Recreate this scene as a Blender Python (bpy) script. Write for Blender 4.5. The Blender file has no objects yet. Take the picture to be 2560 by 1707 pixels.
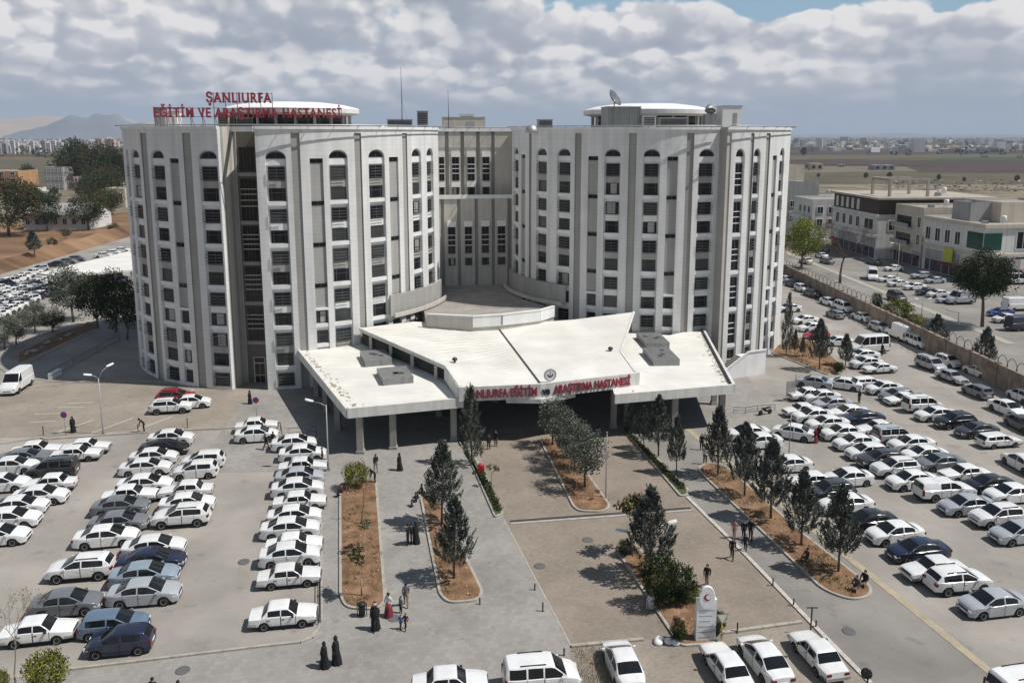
import bpy, bmesh, math, random
from mathutils import Vector, Matrix, noise as mnoise
R_ = math.radians
SC = bpy.context.scene
COL = SC.collection
rnd = random.Random(7)
TAU = 2 * math.pi

# ------------------------------------------------------------------ camera model (photo pixels 2560 x 1707)
FOC, CX, CY, PITCH, CAMH = 2050.0, 1280.0, 694.0, R_(9.852), 31.0
CA, SA = math.cos(PITCH), math.sin(PITCH)
S = 2560.0 / 2352.0
def ray(px, py):
    u, v = (px - CX) / FOC, (py - CY) / FOC
    return Vector((u, CA - v * SA, -SA - v * CA))
def G(px, py, z=0.0):
    d = ray(px, py)
    t = (z - CAMH) / d.z
    return Vector((d.x * t, d.y * t, z))
def D(dx, dy, z=0.0):
    return G(dx * S, dy * S, z)
def AY(px, py, Y):
    d = ray(px, py)
    t = Y / d.y
    return Vector((d.x * t, Y, CAMH + d.z * t))
def ZP(ox, oy, zx, zy, w=640):
    return (ox + zx * w / 2350.0, oy + zy * w / 2350.0)
def GZ(o, zx, zy, z=0.0, w=640):
    return G(*ZP(o[0], o[1], zx, zy, w), z)

cam = bpy.data.objects.new('camera', bpy.data.cameras.new('camera'))
COL.objects.link(cam)
cam.location = (0, 0, CAMH)
cam.rotation_euler = (R_(90) - PITCH, 0, 0)
cam.data.sensor_width = 36
cam.data.lens = 36 * FOC / 2560
cam.data.shift_y = -(1707 / 2 - CY) / 2560
cam.data.clip_start = 0.5
cam.data.clip_end = 90000
SC.camera = cam

# ------------------------------------------------------------------ materials
MAT = {}
def nodes_of(name):
    m = bpy.data.materials.new(name)
    m.use_nodes = True
    nt = m.node_tree
    b = nt.nodes['Principled BSDF']
    return m, nt, b
def mat(name, c, rough=0.8, var=0.12, scale=2.0, metal=0.0, spec=0.3, bump=0.0, c2=None, detail=6.0, stretch=None, bscale=None, streak=0.0, spots=False):
    """procedural paint / stone / soil: noise mixed between two tones, optional bump and vertical rain streaks"""
    if name in MAT: return MAT[name]
    m, nt, b = nodes_of(name)
    N, L = nt.nodes, nt.links
    b.inputs['Roughness'].default_value = rough
    b.inputs['Metallic'].default_value = metal
    b.inputs['Specular IOR Level'].default_value = spec
    tc = N.new('ShaderNodeTexCoord')
    src = tc.outputs['Object']
    if stretch:
        mp = N.new('ShaderNodeMapping'); mp.inputs['Scale'].default_value = stretch
        L.new(src, mp.inputs['Vector']); src = mp.outputs['Vector']
    nz = N.new('ShaderNodeTexNoise')
    nz.inputs['Scale'].default_value = scale; nz.inputs['Detail'].default_value = detail
    nz.inputs['Roughness'].default_value = 0.62
    L.new(src, nz.inputs['Vector'])
    rp = N.new('ShaderNodeValToRGB')
    rp.color_ramp.elements[0].position = 0.3; rp.color_ramp.elements[1].position = 0.7
    lo = tuple(max(0, x * (1 - var)) for x in c) + (1,)
    hi = tuple(min(1, x * (1 + var)) for x in (c2 or c)) + (1,)
    rp.color_ramp.elements[0].color = lo; rp.color_ramp.elements[1].color = hi
    L.new(nz.outputs['Fac'], rp.inputs['Fac'])
    out = rp.outputs['Color']
    if streak:
        mp2 = N.new('ShaderNodeMapping'); mp2.inputs['Scale'].default_value = (1.3, 1.3, 0.06)
        L.new(tc.outputs['Object'], mp2.inputs['Vector'])
        n2 = N.new('ShaderNodeTexNoise'); n2.inputs['Scale'].default_value = 1.5; n2.inputs['Detail'].default_value = 5
        L.new(mp2.outputs['Vector'], n2.inputs['Vector'])
        r2 = N.new('ShaderNodeMapRange')
        r2.inputs['From Min'].default_value = 0.45; r2.inputs['From Max'].default_value = 0.75
        r2.inputs['To Min'].default_value = 1.0; r2.inputs['To Max'].default_value = 1.0 - streak
        L.new(n2.outputs['Fac'], r2.inputs['Value'])
        mx = N.new('ShaderNodeMix'); mx.data_type = 'RGBA'; mx.blend_type = 'MULTIPLY'; mx.inputs['Factor'].default_value = 1
        L.new(out, mx.inputs['A']); L.new(r2.outputs['Result'], mx.inputs['B']); out = mx.outputs['Result']
    if spots:
        for sc_, lo_, hi_, dk in ((0.55, .62, .70, .80), (2.2, .68, .74, .72), (0.07, .5, .62, .86)):
            n4 = N.new('ShaderNodeTexNoise'); n4.inputs['Scale'].default_value = sc_; n4.inputs['Detail'].default_value = 4
            L.new(tc.outputs['Object'], n4.inputs['Vector'])
            r4 = N.new('ShaderNodeMapRange'); r4.inputs['From Min'].default_value = lo_; r4.inputs['From Max'].default_value = hi_
            r4.inputs['To Min'].default_value = 1.0; r4.inputs['To Max'].default_value = dk
            L.new(n4.outputs['Fac'], r4.inputs['Value'])
            m4 = N.new('ShaderNodeMix'); m4.data_type = 'RGBA'; m4.blend_type = 'MULTIPLY'; m4.inputs['Factor'].default_value = 1
            L.new(out, m4.inputs['A']); L.new(r4.outputs['Result'], m4.inputs['B']); out = m4.outputs['Result']
    L.new(out, b.inputs['Base Color'])
    if bump:
        n3 = N.new('ShaderNodeTexNoise'); n3.inputs['Scale'].default_value = bscale or scale * 8; n3.inputs['Detail'].default_value = 4
        L.new(tc.outputs['Object'], n3.inputs['Vector'])
        bp = N.new('ShaderNodeBump'); bp.inputs['Strength'].default_value = bump; bp.inputs['Distance'].default_value = 0.05
        L.new(n3.outputs['Fac'], bp.inputs['Height']); L.new(bp.outputs['Normal'], b.inputs['Normal'])
    MAT[name] = m
    return m
def paver(name, c, c2, sx=0.22, sy=0.11, rot=10, var=0.10, big=0.22):
    """interlocking concrete paving: small bricks + large soft stains"""
    m, nt, b = nodes_of(name)
    N, L = nt.nodes, nt.links
    b.inputs['Roughness'].default_value = 0.85; b.inputs['Specular IOR Level'].default_value = 0.25
    tc = N.new('ShaderNodeTexCoord')
    mp = N.new('ShaderNodeMapping'); mp.inputs['Rotation'].default_value = (0, 0, R_(-rot))
    L.new(tc.outputs['Object'], mp.inputs['Vector'])
    br = N.new('ShaderNodeTexBrick'); br.inputs['Scale'].default_value = 1
    br.inputs['Brick Width'].default_value = sx; br.inputs['Row Height'].default_value = sy
    br.inputs['Mortar Size'].default_value = 0.008; br.inputs['Bias'].default_value = 0.0
    br.inputs['Color1'].default_value = tuple(x * (1 - var) for x in c) + (1,)
    br.inputs['Color2'].default_value = tuple(x * (1 + var) for x in c) + (1,)
    br.inputs['Mortar'].default_value = tuple(x * 0.8 for x in c) + (1,)
    L.new(mp.outputs['Vector'], br.inputs['Vector'])
    n1 = N.new('ShaderNodeTexNoise'); n1.inputs['Scale'].default_value = 0.16; n1.inputs['Detail'].default_value = 9; n1.inputs['Roughness'].default_value = 0.68
    L.new(tc.outputs['Object'], n1.inputs['Vector'])
    r1 = N.new('ShaderNodeValToRGB'); r1.color_ramp.elements[0].position = 0.32; r1.color_ramp.elements[1].position = 0.7
    r1.color_ramp.elements[0].color = tuple(1 - big for _ in c) + (1,)
    r1.color_ramp.elements[1].color = tuple(c2[i] / c[i] for i in range(3)) + (1,)
    L.new(n1.outputs['Fac'], r1.inputs['Fac'])
    mx = N.new('ShaderNodeMix'); mx.data_type = 'RGBA'; mx.blend_type = 'MULTIPLY'; mx.inputs['Factor'].default_value = 1
    L.new(br.outputs['Color'], mx.inputs['A']); L.new(r1.outputs['Color'], mx.inputs['B'])
    # small dark oil spots
    n2 = N.new('ShaderNodeTexNoise'); n2.inputs['Scale'].default_value = 1.1; n2.inputs['Detail'].default_value = 3
    L.new(tc.outputs['Object'], n2.inputs['Vector'])
    r2 = N.new('ShaderNodeMapRange'); r2.inputs['From Min'].default_value = 0.66; r2.inputs['From Max'].default_value = 0.76
    r2.inputs['To Min'].default_value = 1.0; r2.inputs['To Max'].default_value = 0.72
    L.new(n2.outputs['Fac'], r2.inputs['Value'])
    m2 = N.new('ShaderNodeMix'); m2.data_type = 'RGBA'; m2.blend_type = 'MULTIPLY'; m2.inputs['Factor'].default_value = 1
    L.new(mx.outputs['Result'], m2.inputs['A']); L.new(r2.outputs['Result'], m2.inputs['B'])
    L.new(m2.outputs['Result'], b.inputs['Base Color'])
    MAT[name] = m
    return m
def facade(name, c, joint=0.62, vjoint=0.0, dark=0.86, streak=0.22, rough=0.7):
    """cladding panels: horizontal (and ribbed vertical) joints plus rain streaks"""
    m, nt, b = nodes_of(name)
    N, L = nt.nodes, nt.links
    b.inputs['Roughness'].default_value = rough; b.inputs['Specular IOR Level'].default_value = 0.25
    tc = N.new('ShaderNodeTexCoord')
    sp = N.new('ShaderNodeSeparateXYZ'); L.new(tc.outputs['Object'], sp.inputs['Vector'])
    md = N.new('ShaderNodeMath'); md.operation = 'FLOORED_MODULO'; md.inputs[1].default_value = joint
    L.new(sp.outputs['Z'], md.inputs[0])
    lt = N.new('ShaderNodeMath'); lt.operation = 'LESS_THAN'; lt.inputs[1].default_value = 0.045
    L.new(md.outputs[0], lt.inputs[0])
    mp = N.new('ShaderNodeMapping'); mp.inputs['Scale'].default_value = (1, 1, 0.05)
    L.new(tc.outputs['Object'], mp.inputs['Vector'])
    n1 = N.new('ShaderNodeTexNoise'); n1.inputs['Scale'].default_value = 1.2; n1.inputs['Detail'].default_value = 6
    L.new(mp.outputs['Vector'], n1.inputs['Vector'])
    rr = N.new('ShaderNodeMapRange'); rr.inputs['From Min'].default_value = 0.35; rr.inputs['From Max'].default_value = 0.75
    rr.inputs['To Min'].default_value = 1.0; rr.inputs['To Max'].default_value = 1 - streak
    L.new(n1.outputs['Fac'], rr.inputs['Value'])
    n2 = N.new('ShaderNodeTexNoise'); n2.inputs['Scale'].default_value = 0.5; n2.inputs['Detail'].default_value = 5
    L.new(tc.outputs['Object'], n2.inputs['Vector'])
    r2 = N.new('ShaderNodeMapRange'); r2.inputs['From Min'].default_value = 0.3; r2.inputs['From Max'].default_value = 0.7
    r2.inputs['To Min'].default_value = 0.93; r2.inputs['To Max'].default_value = 1.04
    L.new(n2.outputs['Fac'], r2.inputs['Value'])
    jm = N.new('ShaderNodeMapRange'); jm.inputs['To Min'].default_value = 1.0; jm.inputs['To Max'].default_value = dark
    L.new(lt.outputs[0], jm.inputs['Value'])
    a = N.new('ShaderNodeMath'); a.operation = 'MULTIPLY'; L.new(rr.outputs[0], a.inputs[0]); L.new(r2.outputs[0], a.inputs[1])
    a2 = N.new('ShaderNodeMath'); a2.operation = 'MULTIPLY'; L.new(a.outputs[0], a2.inputs[0]); L.new(jm.outputs[0], a2.inputs[1])
    mx = N.new('ShaderNodeMix'); mx.data_type = 'RGBA'; mx.blend_type = 'MULTIPLY'; mx.inputs['Factor'].default_value = 1
    mx.inputs['A'].default_value = tuple(c) + (1,)
    L.new(a2.outputs[0], mx.inputs['B'])
    L.new(mx.outputs['Result'], b.inputs['Base Color'])
    MAT[name] = m
    return m
def glassmat(name, c, rough=0.08, spec=0.5):
    m, nt, b = nodes_of(name)
    N, L = nt.nodes, nt.links
    tc = N.new('ShaderNodeTexCoord'); nz = N.new('ShaderNodeTexNoise'); nz.inputs['Scale'].default_value = 0.9
    L.new(tc.outputs['Object'], nz.inputs['Vector'])
    rp = N.new('ShaderNodeValToRGB')
    rp.color_ramp.elements[0].color = tuple(x * .6 for x in c) + (1,); rp.color_ramp.elements[1].color = tuple(x * 1.5 for x in c) + (1,)
    L.new(nz.outputs['Fac'], rp.inputs['Fac']); L.new(rp.outputs['Color'], b.inputs['Base Color'])
    b.inputs['Roughness'].default_value = rough; b.inputs['Specular IOR Level'].default_value = spec
    MAT[name] = m
    return m
def colormat(name, rough=0.35, coat=0.5, metal=0.0):
    """car paint, cloth ...: base colour taken from the object's own colour, slightly dusty"""
    m, nt, b = nodes_of(name)
    N, L = nt.nodes, nt.links
    oi = N.new('ShaderNodeObjectInfo'); tc = N.new('ShaderNodeTexCoord')
    nz = N.new('ShaderNodeTexNoise'); nz.inputs['Scale'].default_value = 1.6; nz.inputs['Detail'].default_value = 5
    L.new(tc.outputs['Object'], nz.inputs['Vector'])
    rr = N.new('ShaderNodeMapRange'); rr.inputs['From Min'].default_value = 0.35; rr.inputs['From Max'].default_value = 0.7
    rr.inputs['To Min'].default_value = 1.0; rr.inputs['To Max'].default_value = 0.88
    L.new(nz.outputs['Fac'], rr.inputs['Value'])
    mx = N.new('ShaderNodeMix'); mx.data_type = 'RGBA'; mx.blend_type = 'MULTIPLY'; mx.inputs['Factor'].default_value = 1
    L.new(oi.outputs['Color'], mx.inputs['A']); L.new(rr.outputs[0], mx.inputs['B'])
    L.new(mx.outputs['Result'], b.inputs['Base Color'])
    b.inputs['Roughness'].default_value = rough; b.inputs['Metallic'].default_value = metal
    b.inputs['Coat Weight'].default_value = coat; b.inputs['Coat Roughness'].default_value = 0.08
    MAT[name] = m
    return m

mat('asphalt_lot', (0.275, 0.254, 0.226), 0.88, 0.16, 0.12, bump=0.1, spots=True, bscale=14, c2=(0.33, 0.303, 0.268), detail=11)
mat('asphalt_road', (0.225, 0.209, 0.188), 0.88, 0.16, 0.15, bump=0.1, spots=True, bscale=12, c2=(0.255, 0.238, 0.213), detail=10)
mat('asphalt_dark', (0.12, 0.12, 0.12), 0.9, 0.15, 0.2, detail=8)
paver('brown_paving', (0.258, 0.217, 0.174), (0.31, 0.262, 0.211), 0.24, 0.12)
paver('beige_paving', (0.285, 0.246, 0.20), (0.345, 0.30, 0.248), 0.24, 0.12)
paver('grey_paving', (0.275, 0.259, 0.237), (0.33, 0.31, 0.282), 0.4, 0.4, var=0.08, big=0.16)
mat('kerb_stone', (0.36, 0.335, 0.29), 0.85, 0.18, 1.5)
mat('kerb_yellow', (0.37, 0.315, 0.22), 0.8, 0.22, 1.2)
mat('red_soil', (0.165, 0.088, 0.044), 0.95, 0.35, 0.8, bump=0.6, bscale=9, c2=(0.225, 0.135, 0.078))
mat('dry_earth', (0.135, 0.072, 0.036), 0.95, 0.45, 0.06, c2=(0.215, 0.13, 0.072), detail=12, stretch=(.5, 1.4, 1))
mat('grass', (0.075, 0.088, 0.036), 0.9, 0.4, 3.0)
mat('dry_grass', (0.30, 0.25, 0.14), 0.9, 0.3, 3.0)
mat('line_paint', (0.62, 0.60, 0.54), 0.8, 0.2, 2.0)
facade('white_cladding', (0.76, 0.755, 0.735))
facade('white_plain', (0.80, 0.795, 0.775), joint=50, streak=0.12)
facade('grey_ribbed', (0.375, 0.362, 0.335), joint=0.45, dark=0.8, streak=0.2)
facade('grey_panel', (0.40, 0.39, 0.365), joint=0.5, dark=0.85)
facade('beige_cladding', (0.56, 0.525, 0.465), joint=0.8, dark=0.9, streak=0.2)
facade('brown_stone', (0.17, 0.145, 0.12), joint=0.5, dark=0.8, streak=0.2)
mat('roof_felt', (0.30, 0.28, 0.25), 0.9, 0.2, 0.5, detail=9)
mat('canopy_white', (0.66, 0.64, 0.585), 0.7, 0.09, 0.22, c2=(0.70, 0.685, 0.635), detail=10)
mat('canopy_fascia', (0.68, 0.665, 0.62), 0.7, 0.07, 0.8, streak=0.25)
mat('concrete', (0.33, 0.315, 0.285), 0.85, 0.15, 1.0, streak=0.25)
mat('concrete_light', (0.50, 0.475, 0.43), 0.85, 0.12, 1.0, streak=0.2)
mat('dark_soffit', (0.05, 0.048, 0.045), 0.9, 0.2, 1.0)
mat('metal_grey', (0.42, 0.43, 0.43), 0.5, 0.1, 2.0, metal=0.6)
mat('metal_dark', (0.07, 0.07, 0.075), 0.5, 0.15, 3.0, metal=0.3)
mat('galvanised', (0.33, 0.335, 0.325), 0.5, 0.12, 2.5, metal=0.4, streak=0.3)
mat('paint_white', (0.78, 0.78, 0.76), 0.5, 0.06, 2.0)
mat('paint_red', (0.42, 0.03, 0.045), 0.5, 0.12, 2.0)
mat('paint_black', (0.02, 0.02, 0.022), 0.5, 0.2, 2.0)
mat('paint_blue', (0.05, 0.07, 0.30), 0.5, 0.1, 2.0)
mat('paint_yellow', (0.62, 0.48, 0.04), 0.5, 0.1, 2.0)
mat('moss', (0.30, 0.275, 0.20), 0.95, 0.5, 6.0)
glassmat('window_glass', (0.012, 0.013, 0.016), 0.12, 0.35)
glassmat('grey_glass', (0.045, 0.05, 0.048), 0.15, 0.4)
glassmat('brown_glass', (0.018, 0.013, 0.011), 0.12, 0.35)
glassmat('car_glass', (0.010, 0.012, 0.014), 0.06, 0.4)
glassmat('green_glass', (0.012, 0.06, 0.05), 0.1, 0.5)
mat('window_frame', (0.10, 0.10, 0.10), 0.5, 0.1, 3.0)
mat('louvre_metal', (0.13, 0.13, 0.13), 0.5, 0.1, 3.0)

# ------------------------------------------------------------------ mesh helper
class MB:
    def __init__(s): s.v, s.f, s.m, s.sm = [], [], [], []
    def face(s, pts, m=0, sm=False):
        b = len(s.v); s.v += [Vector(p) for p in pts]; s.f.append(tuple(range(b, b + len(pts)))); s.m.append(m); s.sm.append(sm)
    def box(s, x0, x1, y0, y1, z0, z1, m=0, M=None, skip=()):
        c = [Vector(p) for p in ((x0,y0,z0),(x1,y0,z0),(x1,y1,z0),(x0,y1,z0),(x0,y0,z1),(x1,y0,z1),(x1,y1,z1),(x0,y1,z1))]
        if M is not None: c = [M @ p for p in c]
        b = len(s.v); s.v += c
        for i, q in enumerate(((0,3,2,1),(4,5,6,7),(0,1,5,4),(1,2,6,5),(2,3,7,6),(3,0,4,7))):
            if i in skip: continue
            s.f.append(tuple(b + k for k in q)); s.m.append(m); s.sm.append(False)
    def bar(s, a, b_, w, h=None, m=0, up=(0,0,1)):
        a, b_ = Vector(a), Vector(b_); h = h or w
        d = (b_ - a); L = d.length
        if L < 1e-6: return
        d /= L; up = Vector(up)
        if abs(d.dot(up)) > 0.98: up = Vector((1, 0, 0))
        x = d.cross(up).normalized(); z = x.cross(d)
        M = Matrix((x, d, z)).transposed().to_4x4(); M.translation = a
        s.box(-w/2, w/2, 0, L, -h/2, h/2, m, M)
    def tube(s, pts, r, n=8, m=0, cap=True, sm=True):
        pts = [Vector(p) for p in pts]
        rs = r if isinstance(r, (list, tuple)) else [r] * len(pts)
        rings = []
        for i, p in enumerate(pts):
            d = (pts[min(i+1, len(pts)-1)] - pts[max(i-1, 0)]).normalized()
            up = Vector((0,0,1)) if abs(d.z) < 0.95 else Vector((1,0,0))
            x = d.cross(up).normalized(); y = d.cross(x)
            b = len(s.v)
            s.v += [p + (x * math.cos(TAU*k/n) + y * math.sin(TAU*k/n)) * rs[i] for k in range(n)]
            rings.append(b)
        for a, b in zip(rings, rings[1:]):
            for k in range(n):
                k2 = (k + 1) % n
                s.f.append((a+k, a+k2, b+k2, b+k)); s.m.append(m); s.sm.append(sm)
        if cap:
            s.f.append(tuple(rings[0]+k for k in range(n))[::-1]); s.m.append(m); s.sm.append(False)
            s.f.append(tuple(rings[-1]+k for k in range(n))); s.m.append(m); s.sm.append(False)
    def lathe(s, prof, c=(0,0,0), n=24, m=0, sm=True, M=None):
        c = Vector(c); rings = []
        for r, z in prof:
            b = len(s.v)
            for k in range(n):
                p = Vector((r*math.cos(TAU*k/n), r*math.sin(TAU*k/n), z))
                if M is not None: p = M @ p
                s.v.append(c + p)
            rings.append(b)
        for a, b in zip(rings, rings[1:]):
            for k in range(n):
                k2 = (k+1) % n
                s.f.append((a+k, a+k2, b+k2, b+k)); s.m.append(m); s.sm.append(sm)
        s.f.append(tuple(rings[0]+k for k in range(n))[::-1]); s.m.append(m); s.sm.append(False)
        s.f.append(tuple(rings[-1]+k for k in range(n))); s.m.append(m); s.sm.append(False)
    def prism(s, poly, z0, z1, m=0, mside=None, bottom=True):
        """poly: ccw list of (x,y) or (x,y,z offset)"""
        n = len(poly); b = len(s.v)
        for zz in (z0, z1):
            for p in poly: s.v.append(Vector((p[0], p[1], zz + (p[2] if len(p) > 2 else 0))))
        ms = m if mside is None else mside
        s.f.append(tuple(b+n+k for k in range(n))); s.m.append(m); s.sm.append(False)
        if bottom: s.f.append(tuple(b+k for k in range(n))[::-1]); s.m.append(ms); s.sm.append(False)
        for k in range(n):
            k2 = (k+1) % n
            s.f.append((b+k, b+k2, b+n+k2, b+n+k)); s.m.append(ms); s.sm.append(False)
    def build(s, name, mats, parent=None, origin=None, link=True):
        o_ = Vector(origin) if origin is not None else Vector((0,0,0))
        me = bpy.data.meshes.new(name)
        me.from_pydata([tuple(p - o_) for p in s.v], [], s.f)
        for mm in (mats if isinstance(mats, (list, tuple)) else [mats]):
            me.materials.append(MAT[mm] if isinstance(mm, str) else mm)
        me.polygons.foreach_set('material_index', s.m)
        me.polygons.foreach_set('use_smooth', s.sm)
        me.update()
        o = bpy.data.objects.new(name, me)
        if link: COL.objects.link(o)
        if parent is not None: o.parent = parent
        elif origin is not None: o.location = o_
        return o
def ccw(poly):
    a = sum(poly[i][0]*poly[(i+1) % len(poly)][1] - poly[(i+1) % len(poly)][0]*poly[i][1] for i in range(len(poly)))
    return list(poly) if a > 0 else list(poly)[::-1]
def tag(o, label=None, cat=None, group=None, kind=None):
    if label: o['label'] = label
    if cat: o['category'] = cat
    if group: o['group'] = group
    if kind: o['kind'] = kind
    return o
def empty(name, loc, rz=0.0, label=None, cat=None, group=None):
    o = bpy.data.objects.new(name, None); COL.objects.link(o)
    o.location = loc; o.rotation_euler = (0, 0, rz); o.empty_display_size = 0.3
    return tag(o, label, cat, group)
def copy_tree(o, parent=None):
    c = o.copy(); COL.objects.link(c); c.parent = parent
    for ch in list(o.children): copy_tree(ch, c)
    return c
def rounded(poly, r, seg=5):
    """round the corners of an (x,y) polygon; r may be one value or one per corner"""
    out = []; n = len(poly)
    for i, p in enumerate(poly):
        rr = r[i] if isinstance(r, (list, tuple)) else r
        p = Vector(p[:2]); a = Vector(poly[i-1][:2]); b = Vector(poly[(i+1) % n][:2])
        if rr <= 0: out.append((p.x, p.y)); continue
        da, db = (a-p).normalized(), (b-p).normalized()
        k = min(rr, (a-p).length*0.48, (b-p).length*0.48)
        A, B = p + da*k, p + db*k
        for t in range(seg+1):
            t /= seg
            q = A*(1-t)**2 + p*2*t*(1-t) + B*t*t
            out.append((q.x, q.y))
    return out
def inset(poly, d):
    """shrink a ccw polygon by d (simple vertex-normal offset)"""
    n = len(poly); out = []
    for i in range(n):
        p = Vector(poly[i]); a = Vector(poly[i-1]); b = Vector(poly[(i+1) % n])
        e1, e2 = (p-a).normalized(), (b-p).normalized()
        n1, n2 = Vector((-e1.y, e1.x)), Vector((-e2.y, e2.x))
        nn = n1 + n2
        if nn.length < 1e-4: nn = n1
        nn.normalize()
        k = d / max(0.4, nn.dot(n1))
        q = p + nn*k
        out.append((q.x, q.y))
    return out
# ------------------------------------------------------------------ world, sun
SUN_EL, SUN_AZ = R_(56), (0.985, -0.17)          # direction towards the sun in plan
sunv = Vector((SUN_AZ[0]*math.cos(SUN_EL), SUN_AZ[1]*math.cos(SUN_EL), math.sin(SUN_EL))).normalized()
sl = bpy.data.lights.new('sun', 'SUN'); sl.energy = 4.8; sl.angle = R_(0.53); sl.color = (1.0, 0.965, 0.92)
so = bpy.data.objects.new('sun', sl); COL.objects.link(so)
so.rotation_euler = (-sunv).to_track_quat('-Z', 'Y').to_euler()
W = bpy.data.worlds.new('World'); SC.world = W; W.use_nodes = True
def build_world():
    nt = W.node_tree; N, L = nt.nodes, nt.links
    N.clear()
    out = N.new('ShaderNodeOutputWorld'); bg = N.new('ShaderNodeBackground')
    sky = N.new('ShaderNodeTexSky'); sky.sky_type = 'NISHITA'; sky.sun_disc = False
    sky.sun_elevation = SUN_EL; sky.sun_rotation = math.atan2(SUN_AZ[0], SUN_AZ[1])
    sky.altitude = 500; sky.air_density = 1.0; sky.dust_density = 1.2
    tc = N.new('ShaderNodeTexCoord')
    sp = N.new('ShaderNodeSeparateXYZ'); L.new(tc.outputs['Generated'], sp.inputs['Vector'])
    def M_(op, a, b=None, c=None):
        n = N.new('ShaderNodeMath'); n.operation = op
        for i, x in enumerate((a, b, c)):
            if x is None: continue
            if isinstance(x, (int, float)): n.inputs[i].default_value = x
            else: L.new(x, n.inputs[i])
        return n.outputs[0]
    def MR(x, a, b, c=0.0, d=1.0, smooth=True):
        n = N.new('ShaderNodeMapRange'); n.interpolation_type = 'SMOOTHSTEP' if smooth else 'LINEAR'
        L.new(x, n.inputs['Value'])
        for k, v in (('From Min', a), ('From Max', b), ('To Min', c), ('To Max', d)): n.inputs[k].default_value = v
        return n.outputs[0]
    def MIX(f, a, b):
        n = N.new('ShaderNodeMix'); n.data_type = 'RGBA'
        if isinstance(f, (int, float)): n.inputs['Factor'].default_value = f
        else: L.new(f, n.inputs['Factor'])
        for k, v in (('A', a), ('B', b)):
            if isinstance(v, tuple): n.inputs[k].default_value = v + (1,)
            else: L.new(v, n.inputs[k])
        return n.outputs['Result']
    x, y, z = sp.outputs
    az = M_('ARCTAN2', x, y)                       # azimuth, 0 = straight ahead
    el = M_('ARCSINE', M_('MINIMUM', M_('MAXIMUM', z, -1.0), 1.0))
    cb = N.new('ShaderNodeCombineXYZ')
    yy = M_('MULTIPLY', M_('POWER', M_('MAXIMUM', el, 0.0005), 0.65), 10.5)
    L.new(M_('MULTIPLY', az, 9.0), cb.inputs[0]); L.new(yy, cb.inputs[1])
    def OFF(off):
        v = N.new('ShaderNodeVectorMath'); v.operation = 'ADD'; L.new(cb.outputs[0], v.inputs[0]); v.inputs[1].default_value = off
        return v.outputs[0]
    def NZ(scale, off, detail=5.0, rough=0.55):
        n = N.new('ShaderNodeTexNoise'); n.noise_dimensions = '2D'; n.inputs['Scale'].default_value = scale; n.inputs['Detail'].default_value = detail
        n.inputs['Roughness'].default_value = rough
        L.new(OFF(off), n.inputs['Vector'])
        return n.outputs['Fac']
    def VO(scale, off, wob=0.5, det=0.0):
        src = OFF(off)
        w = N.new('ShaderNodeTexNoise'); w.noise_dimensions = '2D'; w.inputs['Scale'].default_value = scale*1.3; w.inputs['Detail'].default_value = 4
        L.new(src, w.inputs['Vector'])
        w2 = N.new('ShaderNodeVectorMath'); w2.operation = 'SCALE'; L.new(w.outputs['Color'], w2.inputs[0]); w2.inputs['Scale'].default_value = wob/scale*1.6
        w3 = N.new('ShaderNodeVectorMath'); w3.operation = 'ADD'; L.new(src, w3.inputs[0]); L.new(w2.outputs[0], w3.inputs[1])
        n = N.new('ShaderNodeTexVoronoi'); n.voronoi_dimensions = '2D'; n.feature = 'F1'; n.inputs['Scale'].default_value = scale
        n.inputs['Detail'].default_value = det; n.inputs['Roughness'].default_value = 0.5
        L.new(w3.outputs[0], n.inputs['Vector'])
        return n.outputs['Distance']
    # heaps of cloud: rounded heads of three sizes, lit from the upper right
    def heap(ox, oy):
        a = VO(0.62, (3.1+ox, 5.3+oy, 0), .34); b = VO(1.5, (11.4+ox, 1.4+oy, 0), .34); c = VO(3.6, (2.7+ox, 9.2+oy, 0), .4); n_ = NZ(0.45, (2.0+ox, 5.0+oy, 0), 6, .55)
        h = M_('MULTIPLY', M_('MULTIPLY', a, a), -0.62)
        h = M_('ADD', h, M_('MULTIPLY', M_('MULTIPLY', b, b), -0.50)); h = M_('ADD', h, M_('MULTIPLY', M_('MULTIPLY', c, c), -0.30))
        return M_('ADD', h, M_('MULTIPLY', n_, 0.75))
    h0 = heap(0, 0); h1 = heap(0.10, 0.17)
    relief = M_('SUBTRACT', h0, h1)
    broad = NZ(0.42, (8.0, 2.0, 0), 4, .5)
    fine = NZ(4.5, (1.0, 7.0, 0), 5, .6)
    light = MR(relief, -0.16, 0.20)
    tone = M_('ADD', M_('MULTIPLY', light, 0.60), M_('ADD', M_('MULTIPLY', MR(h0, -0.45, 0.40), 0.38), M_('MULTIPLY', M_('SUBTRACT', fine, 0.5), 0.20)))
    tone = M_('MULTIPLY', tone, MR(broad, 0.3, 0.60, 0.62, 1.15))
    tone = M_('MULTIPLY', tone, MR(el, 0.02, 0.10, 0.75, 1.08))
    # top of the deck: blue shows above it over the right half
    top = M_('ADD', MR(az, -0.14, 0.05, 0.30, 0.137), M_('MULTIPLY', M_('SUBTRACT', NZ(0.45, (9.0, 3.0, 0), 5, .6), 0.5), 0.075))
    edge = M_('SUBTRACT', M_('ADD', top, M_('MULTIPLY', h0, 0.05)), el)
    cover = MR(edge, -0.002, 0.005)
    hole = MR(NZ(0.6, (1.9, 8.2, 0), 5, .55), 0.64, 0.70)
    cover = M_('MULTIPLY', cover, M_('SUBTRACT', 1.0, M_('MULTIPLY', hole, MR(el, 0.08, 0.12, 0.0, 0.8))))
    rim = M_('MULTIPLY', MR(edge, 0.03, 0.0), 0.45)
    tone = M_('MINIMUM', M_('MAXIMUM', M_('ADD', tone, rim), 0.0), 1.0)
    rp = N.new('ShaderNodeValToRGB'); rp.color_ramp.interpolation = 'LINEAR'
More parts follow.
